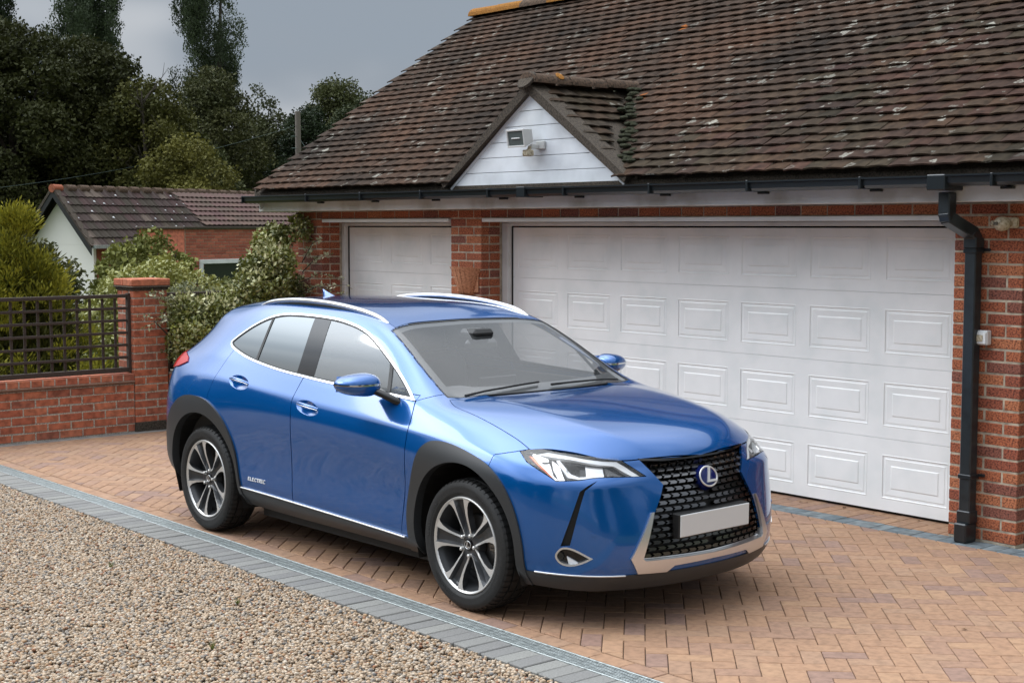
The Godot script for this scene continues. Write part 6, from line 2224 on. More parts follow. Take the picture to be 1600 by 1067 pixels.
func door_handle(door: Node3D, hole: PackedVector2Array, s: int) -> void:
	var c := Vector2.ZERO
	for p in hole: c += p
	c /= hole.size()
	var all := func(t: int) -> bool: return t < 1000 and t % 10 >= 3 and t / 10 >= 5 and t / 10 <= 9
	var hit := on_shell(Vector3(c.x, c.y, 2.0), Vector3(0, 0, -1), all)
	if hit.is_empty(): return
	# a smooth dish behind the grip
	var piece := cut([[SIDE, hole, true]], all)
	var P: PackedVector3Array = piece[0]
	var N: PackedVector3Array = piece[1]
	var m := Mb.new()
	var f := Vector3(1, 1, s)
	var sink := func(p: Vector3, n: Vector3) -> Vector3:
		var d := Vector2((p.x - c.x) / 0.118, (p.y - c.y + (p.x - c.x) * 0.1) / 0.040).length()
		return p - n * 0.022 * clampf(1.0 - d * d, 0.0, 1.0)
	var eps := 0.004
	# finer triangles so that the dish is round
	for i in range(0, P.size(), 3):
		var lots := [[P[i], P[i + 1], P[i + 2], N[i], N[i + 1], N[i + 2]]]
		for lv in 2:
			var nx := []
			for q in lots:
				var ab: Vector3 = (q[0] + q[1]) / 2.0
				var bc: Vector3 = (q[1] + q[2]) / 2.0
				var ca: Vector3 = (q[2] + q[0]) / 2.0
				var nab: Vector3 = (q[3] + q[4]).normalized()
				var nbc: Vector3 = (q[4] + q[5]).normalized()
				var nca: Vector3 = (q[5] + q[3]).normalized()
				nx.append_array([[q[0], ab, ca, q[3], nab, nca], [ab, q[1], bc, nab, q[4], nbc], [ca, bc, q[2], nca, nbc, q[5]], [ab, bc, ca, nab, nbc, nca]])
			lots = nx
		for q in lots:
			var n := []
			for j in 3:
				var p: Vector3 = q[j]
				var nn: Vector3 = q[3 + j]
				var dx: Vector3 = (sink.call(p + Vector3(eps, 0, 0), nn) - sink.call(p - Vector3(eps, 0, 0), nn))
				var dy: Vector3 = (sink.call(p + Vector3(0, eps, -nn.y / maxf(nn.z, 0.3) * eps), nn) - sink.call(p - Vector3(0, eps, -nn.y / maxf(nn.z, 0.3) * eps), nn))
				n.append(dx.cross(dy).normalized() * f)
			m.tri(sink.call(q[0], q[3]) * f, sink.call(q[1], q[4]) * f, sink.call(q[2], q[5]) * f, n[0], n[1], n[2])
	part("handle_cup", m.done(), M.car_blue, door)
	# the grip: a flattened bar that bows out
	var path := []
	var rad := []
	for k in 13:
		var t := k / 12.0 * 2.0 - 1.0
		var out := 0.018 * (1.0 - t * t) - 0.004
		path.append((hit[0] + Vector3(t * 0.108, 0.010 - t * 0.010, 0) + hit[1] * out - Vector3(0, 0, 0.004 * t)) * f)
		rad.append(0.0125 * (1.0 - 0.45 * pow(absf(t), 3.0)))
	var g := Mb.new()
	g.tube(path, rad, 12, true, 0.55, Vector3(0, 0.25, s))
	part("handle", g.done(), M.car_blue, door)
	var line := Mb.new()
	var lp := []
	for k in 13:
		var t := k / 12.0 * 2.0 - 1.0
		lp.append((hit[0] + Vector3(t * 0.100, 0.004 - t * 0.010, 0) + hit[1] * (0.018 * (1.0 - t * t) + 0.0035) - Vector3(0, 0, 0.004 * t)) * f)
	line.tube(lp, [0.002], 6)
	part("handle_trim", line.done(), M.chrome, door)


func build_headlight(car: Node3D, piece: Array, s: int) -> void:
	var f := Vector3(1, 1, s)
	# dark bowl behind, then the chrome blade, projector, amber reflector, and the clear lens over all
	var h := part("headlight", sheet(piece, s, -0.055, 0.0), M.car_gloss_black, car)
	part("lens", sheet(piece, s, 0.001, 0.004), M.glass_lamp, h)
	var rim := slot_edge(piece, s)
	part("bezel", rim, M.car_gloss_black, h)
	var fore := func(t: int) -> bool: return t < 1000 and t / 10 >= 10
	var band := func(pts: Array, depth: float, mat: Material, called: String, thick := 0.012) -> void:
		var got := cut([[CORNER, PackedVector2Array(pts), true]], fore)
		part(called, sheet(got, s, -depth, thick), mat, h)
	# the running-light blade along the upper edge, hooked at its inner end
	band.call([Vector2(0.690, 0.853), Vector2(0.745, 0.864), Vector2(0.83, 0.855), Vector2(0.93, 0.838), Vector2(1.02, 0.826), Vector2(1.083, 0.822), Vector2(1.205, 0.747), Vector2(1.17, 0.7485), Vector2(1.07, 0.801), Vector2(0.99, 0.812), Vector2(0.86, 0.836), Vector2(0.76, 0.846)], 0.012, M.lamp_white, "running_light", 0.02)
	band.call([Vector2(0.655, 0.858), Vector2(0.69, 0.850), Vector2(0.745, 0.833), Vector2(0.775, 0.760), Vector2(0.800, 0.744), Vector2(0.785, 0.742)], 0.010, M.chrome, "chrome_frame", 0.02)
	band.call([Vector2(0.648, 0.846), Vector2(0.735, 0.826), Vector2(0.770, 0.752), Vector2(0.752, 0.764)], 0.012, M.amber, "side_marker", 0.02)
	band.call([Vector2(0.80, 0.835), Vector2(0.86, 0.775), Vector2(0.90, 0.762), Vector2(1.02, 0.766), Vector2(1.02, 0.760), Vector2(0.90, 0.752), Vector2(0.845, 0.760), Vector2(0.785, 0.832)], 0.016, M.lamp_white, "light_guide", 0.03)
	band.call([Vector2(0.76, 0.840), Vector2(0.80, 0.815), Vector2(0.83, 0.750), Vector2(0.800, 0.748), Vector2(0.775, 0.79)], 0.03, M.chrome, "reflector", 0.02)
	band.call([Vector2(0.93, 0.825), Vector2(1.02, 0.812), Vector2(1.03, 0.772), Vector2(0.94, 0.772)], 0.04, M.chrome, "reflector", 0.02)
	band.call([Vector2(1.03, 0.800), Vector2(1.12, 0.763), Vector2(1.15, 0.752), Vector2(1.05, 0.757)], 0.03, M.dash_grey, "reflector", 0.02)
	# projector lens
	var hit := on_shell(Vector3(2.6, 0.800, 1.38), Vector3(-1, 0, -1).normalized(), fore)
	var c := Vector3(1.935, 0.797, 0.69)
	if hit: c = hit[0] - hit[1] * 0.045
	var m := Mb.new()
	var dirv := Vector3(0.85, 0.05, 0.4).normalized()
	var bs := Basis.looking_at(-dirv, Vector3.UP) * Basis(Vector3.RIGHT, -PI / 2)
	if s < 0: bs = Basis(bs.x * f, bs.y * f, bs.z * f)
	m.lathe([Vector2(0.0001, 0.030), Vector2(0.014, 0.027), Vector2(0.024, 0.018), Vector2(0.030, 0.004), Vector2(0.034, 0.004), Vector2(0.034, -0.03)], Transform3D(bs, c * f), 18)
	part("projector", m.done(), M.window_dark, h)


func fog_bits(fg: Node3D, s: int) -> void:
	var fore := func(t: int) -> bool: return t < 1000 and t / 10 >= 10
	var got := cut([[CORNER, PackedVector2Array([Vector2(0.842, 0.372), Vector2(0.905, 0.338), Vector2(0.865, 0.334), Vector2(0.850, 0.338)]), true]], fore)
	part("light_blade", sheet(got, s, -0.008, 0.012), M.lamp_white, fg)
	var m := Mb.new()
	var hit := on_shell(Vector3(2.6, 0.374, 1.46), Vector3(-1, 0, -1).normalized(), fore)
	if hit:
		var f := Vector3(1, 1, s)
		m.tube([(hit[0] - hit[1] * 0.02) * f, (hit[0] - hit[1] * 0.006) * f], [0.024, 0.020], 12)
		part("lamp", m.done(), M.amber if false else M.window_dark, fg)


func sill_strip(car: Node3D, s: int) -> void:
	var all := func(t: int) -> bool: return t < 1000 and t % 10 <= 2
	var path := []
	for k in 15:
		var x := lerpf(-0.895, 0.80, k / 14.0)
		var y := lerpf(0.3455, 0.3005, k / 14.0)
		var hit := on_shell(Vector3(x, y, 2.0), Vector3(0, 0, -1), all)
		if hit: path.append((hit[0] + hit[1] * 0.006) * Vector3(1, 1, s))
	var m := Mb.new()
	m.tube(path, [0.0065], 6, true, 0.8)
	part("sill_strip", m.done(), M.satin_silver, car)
	# the bright line along the front lip
	path = []
	for k in 12:
		var a := lerpf(0.02, 0.86, k / 11.0)
		var from := Vector3(1.3 + cos(a) * 1.6, lerpf(0.266, 0.287, k / 11.0), 0.25 + sin(a) * 1.6)
		var hit := on_shell(from, Vector3(-cos(a), 0, -sin(a)), func(t: int) -> bool: return t < 1000 and t / 10 >= 10 and t % 10 <= 2)
		if hit and hit[0].z > 0.49 and hit[0].x > 1.755: path.append((hit[0] + hit[1] * 0.005) * Vector3(1, 1, s))
	m = Mb.new()
	if path.size() > 2:
		m.tube(path, [0.005], 6)
		part("lip_strip", m.done(), M.satin_silver, car)


func roof_rail(car: Node3D, s: int) -> void:
	var pts := [Vector3(0.215, 1.403, 0.540), Vector3(0.13, 1.437, 0.542), Vector3(-0.02, 1.466, 0.541), Vector3(-0.25, 1.491, 0.537), Vector3(-0.5, 1.504, 0.53), Vector3(-0.75, 1.505, 0.522), Vector3(-0.97, 1.493, 0.515), Vector3(-1.13, 1.471, 0.510), Vector3(-1.24, 1.437, 0.507)]
	var path := []
	for i in 25:
		var t := i / 24.0 * (pts.size() - 1)
		var k := mini(int(t), pts.size() - 2)
		var p0: Vector3 = pts[maxi(k - 1, 0)]
		var p3: Vector3 = pts[mini(k + 2, pts.size() - 1)]
		path.append((pts[k] as Vector3).cubic_interpolate(pts[k + 1], p0, p3, t - k) * Vector3(1, 1, s))
	var rad := []
	for i in 25: rad.append(0.020 * (0.62 + 0.38 * minf(1.0, minf(i, 24 - i) / 4.0)))
	var m := Mb.new()
	m.tube(path, rad, 10, true, 0.75)
	part("roof_rail", m.done(), M.satin_silver, car)
	var b := Mb.new()
	var low := []
	for p in path: low.append(p - Vector3(0, 0.022, 0))
	b.tube(low, [0.012], 6)
	part("rail_base", b.done(), M.car_black, car)


func mirror(car: Node3D, s: int) -> void:
	var f := Vector3(1, 1, s)
	var r := part("door_mirror", mirror_shell(s, -1.2, -0.02), M.car_blue, car)
	part("cap", mirror_shell(s, 0.06, 1.3), M.car_blue, r)
	part("trim", mirror_shell(s, -0.02, 0.06, 1.015), M.chrome, r)
	# the glass faces back
	var g := Mb.new()
	g.quad(Vector3(0.425, 1.065, 0.895) * f, Vector3(0.425, 1.065, 1.055) * f, Vector3(0.435, 1.150, 1.055) * f, Vector3(0.435, 1.150, 0.895) * f, Vector3.LEFT)
	part("mirror_glass", g.done(), M.chrome, r)
	var st := Mb.new()
	st.tube([Vector3(0.56, 1.085, 0.915) * f, Vector3(0.62, 1.055, 0.875) * f, Vector3(0.665, 1.025, 0.835) * f, Vector3(0.68, 1.005, 0.80) * f], [0.036, 0.032, 0.034, 0.04], 10, true, 0.65)
	part("stalk", st.done(), M.car_gloss_black, r)


func mirror_shell(s: int, lo: float, hi: float, k := 1.0) -> ArrayMesh:
	# a rounded teardrop, cut flat at the back; lo..hi is a band of latitude
	var m := Mb.new()
	var c := Vector3(0.505, 1.108, 0.975)
	var at := func(u: float, v: float) -> Vector3:
		var el := clampf(v, -1.0, 1.0) * PI / 2.0
		var az := u * TAU
		var p := Vector3(cos(az) * cos(el), sin(el), sin(az) * cos(el))
		p = Vector3(signf(p.x) * pow(absf(p.x), 0.8), signf(p.y) * pow(absf(p.y), 0.9), signf(p.z) * pow(absf(p.z), 0.72))
		var q := Vector3(p.x * (0.105 if p.x > 0.0 else 0.075), p.y * (0.058 if p.y > 0 else 0.064), p.z * 0.112) * k
		q.y *= 1.0 - 0.22 * p.z
		q.x -= 0.03 * p.z
		return c + q
	var rows := 8
	for i in rows:
		var v0 := lerpf(maxf(lo, -1.0), minf(hi, 1.0), float(i) / rows)
		var v1 := lerpf(maxf(lo, -1.0), minf(hi, 1.0), float(i + 1) / rows)
		for j in 36:
			var u0 := j / 36.0
			var u1 := (j + 1) / 36.0
			var q := [at.call(u0, v0), at.call(u1, v0), at.call(u1, v1), at.call(u0, v1)]
			var n := []
			for e in [[u0, v0], [u1, v0], [u1, v1], [u0, v1]]:
				var a: Vector3 = at.call(e[0] + 0.006, clampf(e[1], -0.97, 0.97)) - at.call(e[0] - 0.006, clampf(e[1], -0.97, 0.97))
				var b: Vector3 = at.call(e[0], clampf(e[1], -0.97, 0.97) + 0.02) - at.call(e[0], clampf(e[1], -0.97, 0.97) - 0.02)
				var nn := a.cross(b).normalized()
				if nn.dot(q[0] - c) < 0.0: nn = -nn
				n.append(nn * Vector3(1, 1, s))
			for k2 in 4: q[k2] *= Vector3(1, 1, s)
			m.tri(q[0], q[1], q[2], n[0], n[1], n[2])
			m.tri(q[0], q[2], q[3], n[0], n[2], n[3])
	return m.done()


func build_front(car: Node3D, grille: PackedVector2Array, chrome_l: PackedVector2Array) -> void:
	var nose := func(t: int) -> bool: return t < 1000 and t / 10 >= 12
	var g := part("grille", sheet(cut([[FRONT, grown(grille, 0.004), true]], nose), 0, -0.040, 0.0), M.car_black, car)
	part("grille_rim", slot_edge_both(cut([[FRONT, grille, true]], nose)), M.car_gloss_black, g)
	part("grille_frame", sheet(cut([[FRONT, chrome_l, true]], nose), 0, 0.014, 0.03), M.satin_silver, car)
	var strip := PackedVector2Array([Vector2(-0.1, 0.334), Vector2(0.436, 0.344), Vector2(0.438, 0.3505), Vector2(-0.1, 0.3405)])
	part("lower_strip", sheet(cut([[FRONT, strip, true]], nose), 0, -0.012, 0.01), M.chrome, g)
	var brow := PackedVector2Array([Vector2(-0.1, 0.815), Vector2(0.12, 0.8145), Vector2(0.26, 0.819), Vector2(0.39, 0.827), Vector2(0.38, 0.817), Vector2(0.26, 0.808), Vector2(-0.1, 0.804)])
	part("brow", sheet(cut([[FRONT, brow, true]], nose), 0, 0.001, 0.02), M.car_gloss_black, g)
	# the mesh: rows of arrow-shaped blocks that point to the middle, tilted so that their tops catch the sky
	var inner := grown(grille, -0.006)
	var hits := {}
	for row in 15:
		var y := 0.795 - row * 0.0312
		var big := clampf(1.0 - row / 8.0, 0.0, 1.0)
		for col in 9:
			var z := 0.028 + col * 0.056 + (0.028 if row % 2 else 0.0)
			if not Geometry2D.is_point_in_polygon(Vector2(z, y), inner): continue
			var hit := on_shell(Vector3(3, y, z), Vector3(-1, 0, 0), nose)
			if hit.is_empty(): continue
			for s: float in [1.0, -1.0]:
				var w := 0.0255
				var h := lerpf(0.0095, 0.0142, big)
				var n: Vector3 = hit[1] * Vector3(1, 1, s)
				# local x is the car's lateral axis seen from the front
				var right := Vector3.UP.cross(n).normalized()
				var bs := Basis(right, n.cross(right).normalized(), n) * Basis(Vector3.RIGHT, -0.55 * (0.25 + big))
				part("grille_block", chevron(s, h, w), M.grille_black, g, Transform3D(bs, hit[0] * Vector3(1, 1, s) - n * 0.020))
	# emblem: dark blue disc, chrome oval ring and the slanted letter
	var e := on_shell(Vector3(3, 0.708, 0.0001), Vector3(-1, 0, 0), nose)
	var n: Vector3 = e[1]
	var eb := Basis(Vector3.UP.cross(n).normalized(), n, Vector3.UP.cross(n).normalized().cross(n))
	var em := part("emblem", null, null, car)
	var disc := Mb.new()
	disc.lathe([Vector2(0.0001, 0.016), Vector2(0.04, 0.014), Vector2(0.058, 0.009), Vector2(0.066, -0.03)], Transform3D(eb, e[0]), 30)
	em.mesh = disc.done()
	em.material_override = M.emblem_blue
	var ring_path := []
	for k in 31:
		var a := TAU * k / 30.0
		ring_path.append(e[0] + eb * Vector3(cos(a) * 0.062, 0.011, sin(a) * 0.050))
	var rm := Mb.new()
	rm.tube(ring_path, [0.0052], 8, false, 0.8, n)
	part("ring", rm.done(), M.rim_machined, em)
	var lm := Mb.new()
	var L := PackedVector2Array([Vector2(0.006, 0.047), Vector2(0.020, 0.047), Vector2(-0.004, -0.018), Vector2(0.040, -0.018), Vector2(0.050, -0.030), Vector2(-0.026, -0.030)])
	var face := Basis(eb.x, Vector3(0, 1, 0) - n * n.y, n)
	face.y = face.y.normalized()
	lm.prism(L, 0.012, 0.020, Transform3D(face, e[0]), 0.002)
	part("letter", lm.done(), M.rim_machined, em)
	# number plate, left blank in the photograph, on its black holder
	var pb := Basis(Vector3(0, 0, -1), Vector3(0.0145, 0.9999, 0), Vector3(0.9999, -0.0145, 0))
	var pl := part("number_plate", box_mesh(Vector3(0.52, 0.111, 0.006), 0.003), M.plate_white, car, Transform3D(pb, Vector3(2.2345, 0.4961, 0)))
	part("plate_holder", box_mesh(Vector3(0.526, 0.125, 0.05), 0.006), M.car_black, pl, Transform3D(Basis(), Vector3(0, -0.002, -0.03)))
	# small details on the bumper
	for s: float in [1.0, -1.0]:
		var hit := on_shell(Vector3(2.8, 0.482, 0.675 + 0.753), Vector3(-1, 0, -1).normalized(), nose)
		if hit:
			var m := Mb.new()
			var f := Vector3(1, 1, s)
			m.tube([(hit[0] - hit[1] * 0.004) * f, (hit[0] + hit[1] * 0.0025) * f], [0.0105, 0.0095], 14)
			part("parking_sensor", m.done(), M.car_blue, car)


func chevron(s: float, h: float, w: float) -> ArrayMesh:
	var key := "chevron %.0f %.4f" % [s, h]
	if not mesh_cache.has(key):
		var m := Mb.new()
		# +x is the car's left; blocks on the near (right) side point to +x, the others to -x
		var d := s
		m.prism(PackedVector2Array([Vector2(-w * d, h), Vector2(w * 0.6 * d, h), Vector2(w * 1.1 * d, 0.0), Vector2(w * 0.6 * d, -h * 0.75), Vector2(-w * d, -h * 0.75), Vector2(-w * 0.5 * d, 0.0)]), -0.014, 0.010, Transform3D(), 0.003)
		mesh_cache[key] = m.done()
	return mesh_cache[key]


func slot_edge_both(piece: Array) -> ArrayMesh:
	var m := sheet(piece, 0, 0.0, 0.040)
	var bare := sheet(piece, 0, 0.0, 0.0)
	var a := m.surface_get_arrays(0)
	var skip: int = bare.surface_get_arrays(0)[Mesh.ARRAY_VERTEX].size()
	var b := Mb.new()
	b.v = (a[Mesh.ARRAY_VERTEX] as PackedVector3Array).slice(skip)
	b.n = (a[Mesh.ARRAY_NORMAL] as PackedVector3Array).slice(skip)
	return b.done()


func build_screen(car: Node3D, screen: PackedVector2Array) -> void:
	var upper := func(t: int) -> bool: return t >= 1000 and t % 10 >= 0 and (t - 1000) / 10 >= 8
	var w := part("windscreen", sheet(cut([[PLAN, screen, true]], upper), 0, -0.002, 0.0), M.glass_clear, car)
	var band := outline([[0.930, -0.2], Vector2(0.928, 0.1), Vector2(0.915, 0.30), Vector2(0.892, 0.46), [0.845, 0.618], [0.62, 0.595], [0.345, 0.545], Vector2(0.305, 0.42), Vector2(0.275, 0.2), [0.265, 0.0], [0.265, -0.2]], 4)
	part("black_border", sheet(cut([[PLAN, grown(screen, -0.001), true], [PLAN, band, false]], upper), 0, -0.006, 0.0), M.car_cladding, w)
	part("seal", sheet(cut([[PLAN, grown(screen, 0.011), true], [PLAN, screen, false]], func(t: int) -> bool: return t >= 1000), 0, 0.0, 0.01), M.car_black, w)
	# scuttle panel between the glass and the bonnet
	var cowl := PackedVector2Array([Vector2(1.07, -0.2), Vector2(1.07, 0.2), Vector2(1.05, 0.5), Vector2(0.99, 0.72), Vector2(0.90, 0.72), Vector2(0.95, 0.48), Vector2(0.98, 0.2), Vector2(0.98, -0.2)])
	part("scuttle", sheet(cut([[PLAN, cowl, true]], upper), 0, -0.012, 0.0), M.car_black, car)
	# wipers lying at the foot of the glass
	for k in 2:
		var z0 := 0.60 - k * 0.62
		var path := []
		for i in 9:
			var t := i / 8.0
			var z := z0 - t * 0.56
			var hit := on_shell(Vector3(lerpf(0.985, 0.955, t) + (0.01 if k else 0.0), 2.5, absf(z) + 0.0001), Vector3.DOWN, upper)
			if hit: path.append(Vector3(hit[0].x, hit[0].y + 0.014, z))
		if path.size() < 3: continue
		var m := Mb.new()
		m.tube(path, [0.008, 0.007, 0.006], 6)
		part("wiper", m.done(), M.car_black, car)
	# camera housing and mirror behind the glass
	var sm := Mb.new()
	sm.box(Vector3(0.36, 1.335, 0.0), Vector3(0.16, 0.05, 0.16), 0.02, Transform3D(Basis(Vector3.BACK, -0.5), Vector3(-0.30, 0.32, 0)) if false else Transform3D())
	part("camera_housing", sm.done(), M.car_black, w)
	var mm := Mb.new()
	mm.box(Vector3(0.40, 1.265, 0.0), Vector3(0.05, 0.07, 0.24), 0.02)
	part("inside_mirror", mm.done(), M.car_gloss_black, w)
	# shark-fin aerial
	var fin := Mb.new()
	for k in 10:
		var t0 := k / 10.0
		var t1 := (k + 1) / 10.0
		var ring := func(t: float) -> Array:
			var x := lerpf(-1.09, -1.25, t)
			var h := 0.046 * pow(t, 1.3)
			var wd := 0.030 * sin(PI * clampf(0.15 + t * 0.75, 0, 1))
			return [Vector3(x, 1.494, wd), Vector3(x - 0.01 * t, 1.498 + h * 0.6, wd * 0.45), Vector3(x - 0.015 * t, 1.498 + h, 0.0), Vector3(x - 0.01 * t, 1.498 + h * 0.6, -wd * 0.45), Vector3(x, 1.494, -wd)]
		var a: Array = ring.call(t0)
		var b: Array = ring.call(t1)
		for j in 4: fin.quad(a[j], a[j + 1], b[j + 1], b[j], Vector3(0.3, 0.5, 1.0 if j < 2 else -1.0))
		if k == 9:
			fin.flat(b[0], b[1], b[2], Vector3.LEFT)
			fin.flat(b[0], b[2], b[4], Vector3.LEFT)
			fin.flat(b[2], b[3], b[4], Vector3.LEFT)
	part("aerial", fin.done(), M.car_blue, car)


func build_wheels(car: Node3D) -> void:
	var proto := make_wheel()
	for x: float in [1.32, -1.32]:
		for s: float in [1.0, -1.0]:
			var w: Node3D = proto if x > 0.0 and s > 0.0 else proto.duplicate()
			w.name = "wheel"
			car.add_child(w, true)
			var spin := 0.21 if x > 0.0 else 0.33
			w.transform = Transform3D(Basis(Vector3.UP, 0.0 if s > 0.0 else PI) * Basis(Vector3.BACK, spin), Vector3(x, 0.341, s * 0.785))


func make_wheel() -> MeshInstance3D:
	# axle along z, outer face towards +z
	var ax := Transform3D(Basis(Vector3(1, 0, 0), Vector3(0, 0, 1), Vector3(0, 1, 0)), Vector3.ZERO)
	var t := Mb.new()
	var n := 180
	# tyre: sidewalls as a lathe, tread as blocks with grooves
	t.lathe([Vector2(0.245, 0.088), Vector2(0.255, 0.096), Vector2(0.268, 0.104), Vector2(0.272, 0.1055), Vector2(0.276, 0.105), Vector2(0.296, 0.108), Vector2(0.312, 0.106), Vector2(0.325, 0.099)], ax, 72)
	t.lathe([Vector2(0.325, -0.099), Vector2(0.296, -0.108), Vector2(0.236, -0.09)], ax, 48)
	var tread := [[0.099, 0.325], [0.088, 0.3345], [0.060, 0.3395], [0.054, 0.3395], [0.053, 0.332], [0.046, 0.332], [0.045, 0.340], [0.012, 0.3415], [0.006, 0.3415], [0.005, 0.3335], [-0.005, 0.3335], [-0.006, 0.3415], [-0.045, 0.340], [-0.046, 0.332], [-0.053, 0.332], [-0.054, 0.3395], [-0.088, 0.3345], [-0.099, 0.325]]
	for i in tread.size() - 1:
		for k in n:
			var notch: bool = (k % 3 == 0) and (i <= 2 or i >= tread.size() - 4 or (k % 6 == 0 and (i == 6 or i == 11)))
			var a := TAU * k / n
			var b := TAU * (k + 1) / n
			if not notch:
				a += 0.0
			var cut_ := 0.004 if notch else 0.0
			var pt := func(q: Array, an: float) -> Vector3: return Vector3(cos(an) * (q[1] - cut_), sin(an) * (q[1] - cut_), q[0])
			var mid := (a + b) / 2.0
			var zz: float = tread[i][0] - tread[i + 1][0]
			var rr: float = tread[i + 1][1] - tread[i][1]
			t.quad(pt.call(tread[i], a), pt.call(tread[i], b), pt.call(tread[i + 1], b), pt.call(tread[i + 1], a), Vector3(cos(mid), sin(mid), 0) * zz + Vector3(0, 0, 1) * rr)
			if notch:
				for an in [a, b]:
					var p0 := Vector3(cos(an) * (tread[i][1]), sin(an) * tread[i][1], tread[i][0])
					var p1 := Vector3(cos(an) * (tread[i + 1][1]), sin(an) * tread[i + 1][1], tread[i + 1][0])
					t.quad(p0, p1, pt.call(tread[i + 1], an), pt.call(tread[i], an), Vector3(-sin(an), cos(an), 0) * (1.0 if an == a else -1.0))
	var w := MeshInstance3D.new()
	w.mesh = t.done()
	w.material_override = M.tyre
	# raised lettering ring on the sidewall, as small ribs
	var ribs := Mb.new()
	for arc in [[0.4, 1.0], [2.2, 2.9], [3.6, 4.2], [5.2, 5.9]]:
		var a: float = arc[0]
		while a < arc[1]:
			var l := 0.010 + 0.006 * absf(sin(a * 37.0))
			var c := Vector3(cos(a), sin(a), 0)
			ribs.box(Vector3.ZERO, Vector3(l * 0.5, 0.014, 0.002), 0.0005, Transform3D(Basis(Vector3.BACK, a - PI / 2), c * 0.290 + Vector3(0, 0, 0.1075)))
			a += 0.058
	part("sidewall_rib", ribs.done(), M.tyre, w)
	# rim barrel and lip
	var grow := Transform3D(Basis.from_scale(Vector3(1.04, 1.04, 1.0)), Vector3.ZERO)
	var lip := Mb.new()
	lip.lathe([Vector2(0.241, 0.088), Vector2(0.2415, 0.097), Vector2(0.238, 0.100), Vector2(0.231, 0.098), Vector2(0.227, 0.090)], ax, 80)
	part("rim_lip", lip.done(), M.rim_machined, w, grow)
	var bar := Mb.new()
	bar.lathe([Vector2(0.2275, 0.091), Vector2(0.221, 0.070), Vector2(0.208, 0.04), Vector2(0.204, -0.02), Vector2(0.215, -0.08), Vector2(0.235, -0.09)], ax, 64)
	part("rim_barrel", bar.done(), M.rim_dark, w, grow)
	# five broad spokes: dark sunk middle between two machined flanks
	for k in 5:
		var turn := Basis(Vector3.BACK, TAU * k / 5.0 + PI / 2)
		var dk := Mb.new()
		var br := Mb.new()
		# stations along the radius: r, half width of the whole, half width of the sunk middle, height of flank, height of middle
		var st := [[0.040, 0.027, 0.019, 0.068, 0.064], [0.075, 0.031, 0.022, 0.072, 0.059], [0.11, 0.035, 0.025, 0.080, 0.056], [0.15, 0.041, 0.029, 0.088, 0.060], [0.19, 0.053, 0.034, 0.0935, 0.068], [0.215, 0.068, 0.037, 0.0965, 0.076], [0.232, 0.088, 0.040, 0.098, 0.084]]
		for i in st.size() - 1:
			var a: Array = st[i]
			var b: Array = st[i + 1]
			for s: float in [1.0, -1.0]:
				var P := func(e: Array, hw: float, z: float) -> Vector3:
					var rad: float = e[0]
					return turn * Vector3(sqrt(maxf(rad * rad - hw * hw, 0.0001)) if rad > 0.1 else rad, s * hw, z)
				var a_o: Vector3 = P.call(a, a[1], a[3] - 0.003)
				var b_o: Vector3 = P.call(b, b[1], b[3] - 0.003)
				var a_i: Vector3 = P.call(a, a[2], a[3])
				var b_i: Vector3 = P.call(b, b[2], b[3])
				br.quad(a_o, b_o, b_i, a_i, Vector3(0, 0, 1))
				# inner slope down to the middle, and the middle
				var a_m: Vector3 = P.call(a, a[2] * 0.72, a[4])
				var b_m: Vector3 = P.call(b, b[2] * 0.72, b[4])
				dk.quad(a_i, b_i, b_m, a_m, turn * Vector3(0, -s, 0.6))
				dk.quad(a_m, b_m, P.call(b, 0.0, b[4] - 0.003), P.call(a, 0.0, a[4] - 0.003), Vector3(0, 0, 1))
				# outer side wall of the spoke
				var a_b: Vector3 = P.call(a, a[1] * 0.86, a[3] - 0.045)
				var b_b: Vector3 = P.call(b, b[1] * 0.86, b[3] - 0.045)
				dk.quad(a_o, b_o, b_b, a_b, turn * Vector3(0, s, -0.1))
				dk.quad(a_b, b_b, P.call(b, 0.0, b[3] - 0.045), P.call(a, 0.0, a[3] - 0.045), Vector3(0, 0, -1))
		part("spoke", dk.done(), M.rim_dark, w, grow)
		part("spoke_flank", br.done(), M.rim_machined, w, grow)
	# hub, cap with the letter, lug nuts
	var hub := Mb.new()
	hub.lathe([Vector2(0.0001, 0.066), Vector2(0.05, 0.066), Vector2(0.072, 0.058), Vector2(0.078, 0.02)], ax, 32)
	part("hub", hub.done(), M.rim_dark, w)
	var cap := Mb.new()
	cap.lathe([Vector2(0.0001, 0.076), Vector2(0.022, 0.0755), Vector2(0.030, 0.073), Vector2(0.033, 0.064)], ax, 28)
	part("centre_cap", cap.done(), M.car_gloss_black, w)
	var rg := Mb.new()
	var rp := []
	for k in 25: rp.append(Vector3(cos(TAU * k / 24) * 0.0235, sin(TAU * k / 24) * 0.0205, 0.0765))
	rg.tube(rp, [0.002], 6, false, 1.0, Vector3.BACK)
	rg.prism(PackedVector2Array([Vector2(-0.006, 0.015), Vector2(0.001, 0.015), Vector2(-0.002, -0.008), Vector2(0.016, -0.008), Vector2(0.019, -0.013), Vector2(-0.011, -0.013)]), 0.0755, 0.0785, Transform3D(Basis(Vector3.BACK, -0.25), Vector3.ZERO))
	part("cap_emblem", rg.done(), M.satin_silver, w)
	for k in 5:
		var a := TAU * (k + 0.5) / 5.0 + PI / 2
		var nut := Mb.new()
		nut.lathe([Vector2(0.0001, 0.088), Vector2(0.006, 0.0875), Vector2(0.0095, 0.084), Vector2(0.0105, 0.06)], Transform3D(ax.basis, Vector3(cos(a), sin(a), 0) * 0.055), 6, false)
		part("wheel_nut", nut.done(), M.rim_machined, w)
	# brake disc and caliper seen between the spokes
	var disc := Mb.new()
